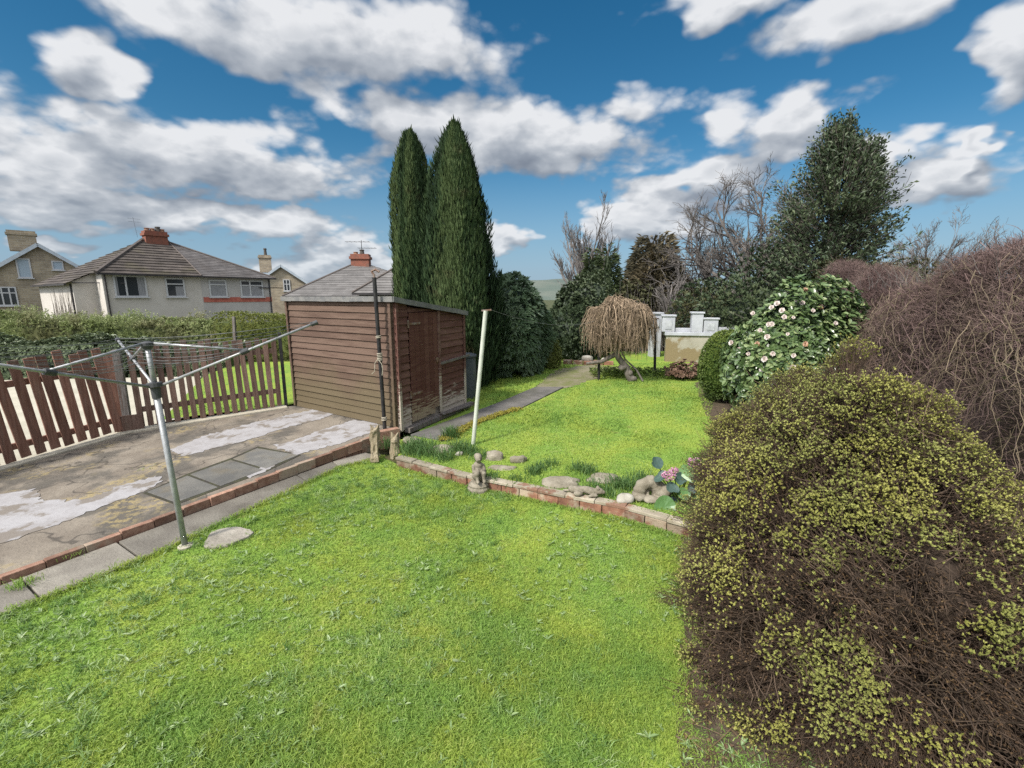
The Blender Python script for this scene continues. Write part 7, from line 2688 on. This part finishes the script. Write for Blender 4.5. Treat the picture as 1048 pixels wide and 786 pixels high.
for (px, py, z, h, sp_, n) in ((20, 600, 0.03, 0.07, 0.03, 70), (75, 568, 0.05, 0.05, 0.04, 50), (30, 596, 0.03, 0.05, 0.05, 60), (150, 480, 0.1, 0.04, 0.05, 30), (225, 462, 0.1, 0.03, 0.03, 20), (205, 463, 0.1, 0.03, 0.04, 25), (120, 580, 0.03, 0.05, 0.03, 30)):
    c = G(px, py, z)
    V, F, v_ = tuft(c, n, h, sp_, 0.005)
    acc.add(V, F, v_)
stuff(acc.build('crack_weeds', m_grass))

# broad leaved weeds in the lawn
m_weed = leafmat('lawn_weeds', [(0, (0.11, 0.18, 0.06)), (0.5, (0.20, 0.28, 0.11)), (1, (0.33, 0.40, 0.21))], None, rough=0.45, spec=0.35, trans=0.25)
n = 1200
P = np.stack([rng.uniform(-3.3, 2.2, n * 5), rng.uniform(1.2, 5.6, n * 5)], -1)
k = inside(lp2, P) & off_stone(P)
P = P[k]
P3 = np.concatenate([P, np.full((len(P), 1), 0.012)], 1)
wd = Wob(181, 1.4, 3)
pr = np.clip(0.30 + 0.9 * wd(P3), 0, 1) * np.minimum(1, (2.9 / np.linalg.norm(P, axis=1)) ** 1.2)
P3 = P3[rng.random(len(P3)) < pr][:n]
cl = Cloud()
for q0_ in range(1):
    m = len(P3)
    per = 6
    ps_ = np.repeat(P3, per, 0)
    a = rng.uniform(0, 6.28, m * per)
    ax = nrm(np.stack([np.cos(a), np.sin(a), rng.uniform(0.25, 1.1, m * per)], -1))
    L = rng.uniform(0.016, 0.040, m * per) * np.repeat(rng.uniform(0.5, 1.4, m), per)
    V, F = rich_leaves(ps_, ax, nrm(np.array([0, 0, 1.0]) + 0.3 * rand_dirs(m * per)), L, L * rng.uniform(0.14, 0.32, m * per), 0.25, 0.15)
    cl.add(V, F, np.repeat(np.clip(rng.normal(0.5, 0.25, m * per), 0, 1), 8))
stuff(cl.build('lawn_weeds', m_weed))
# moss along the upper path and small plants under the line posts
m_moss = leafmat('yellow_moss', [(0, (0.13, 0.13, 0.02)), (0.6, (0.27, 0.235, 0.03)), (1, (0.38, 0.33, 0.06))], None, trans=0.2)
acc = Cloud()
for i in range(2):
    a, b = np.array(PR[i]), np.array(PR[i + 1])
    k = 900
    t_ = rng.random((k, 1))
    P = a * (1 - t_) + b * t_ + np.stack([rng.normal(-0.03, 0.05, k), rng.normal(0, 0.04, k), np.full(k, 0.022)], -1)
    rosettes(acc, P, np.tile([0, 0, 1.0], (k, 1)), 4, 0.022, 0.010, 1.4, 0, 0)
stuff(acc.build('moss', m_moss))
acc = Cloud()
k = 900
P = np.stack([rng.uniform(1.9, 4.9, k), 11.0 + rng.normal(0, 0.22, k), np.full(k, ZU)], -1)
P[:, 2] += rng.uniform(0.02, 0.14, k)
rosettes(acc, P, np.tile([0, 0, 1.0], (k, 1)), 5, 0.07, 0.022, 1.1, 0, 0.1)
stuff(acc.build('ground_cover', lm_box))
# litter on the soil: dead leaves and bits of twig near the bush's foot
k = 1500
P = np.stack([rng.uniform(0.7, 3.0, k), rng.uniform(1.1, 3.9, k), np.full(k, 0.012)], -1)
P = P[np.hypot(P[:, 0] - HC[0], P[:, 1] - HC[1]) < 2.0]
P = P[inside([(p.x, p.y) for p in soil1], P)]
k = len(P)
a = rng.uniform(0, 6.28, k)
V, F = leaves(P, np.stack([np.cos(a), np.sin(a), rng.uniform(-0.1, 0.4, k)], -1), nrm(np.array([0, 0, 1.0]) + rand_dirs(k) * 0.5), rng.uniform(0.02, 0.045, k), rng.uniform(0.01, 0.02, k), 0.3)
acc = Cloud().add(V, F, np.repeat(rng.random(k), 4))
n2 = 500
j = rng.choice(k, n2)
a = rng.uniform(0, 6.28, n2)
dv2 = np.stack([np.cos(a), np.sin(a), 0.15 + 0 * a], -1) * rng.uniform(0.05, 0.2, (n2, 1))
V, F = tubes(np.stack([P[j], P[j] + dv2 * 0.5 + rng.normal(0, 0.006, (n2, 3)), P[j] + dv2], 1), 0.002, 0.0012)
acc.add(V, F, np.repeat(rng.random(n2), 9))
stuff(acc.build('leaf_litter', lm_heather_dry))
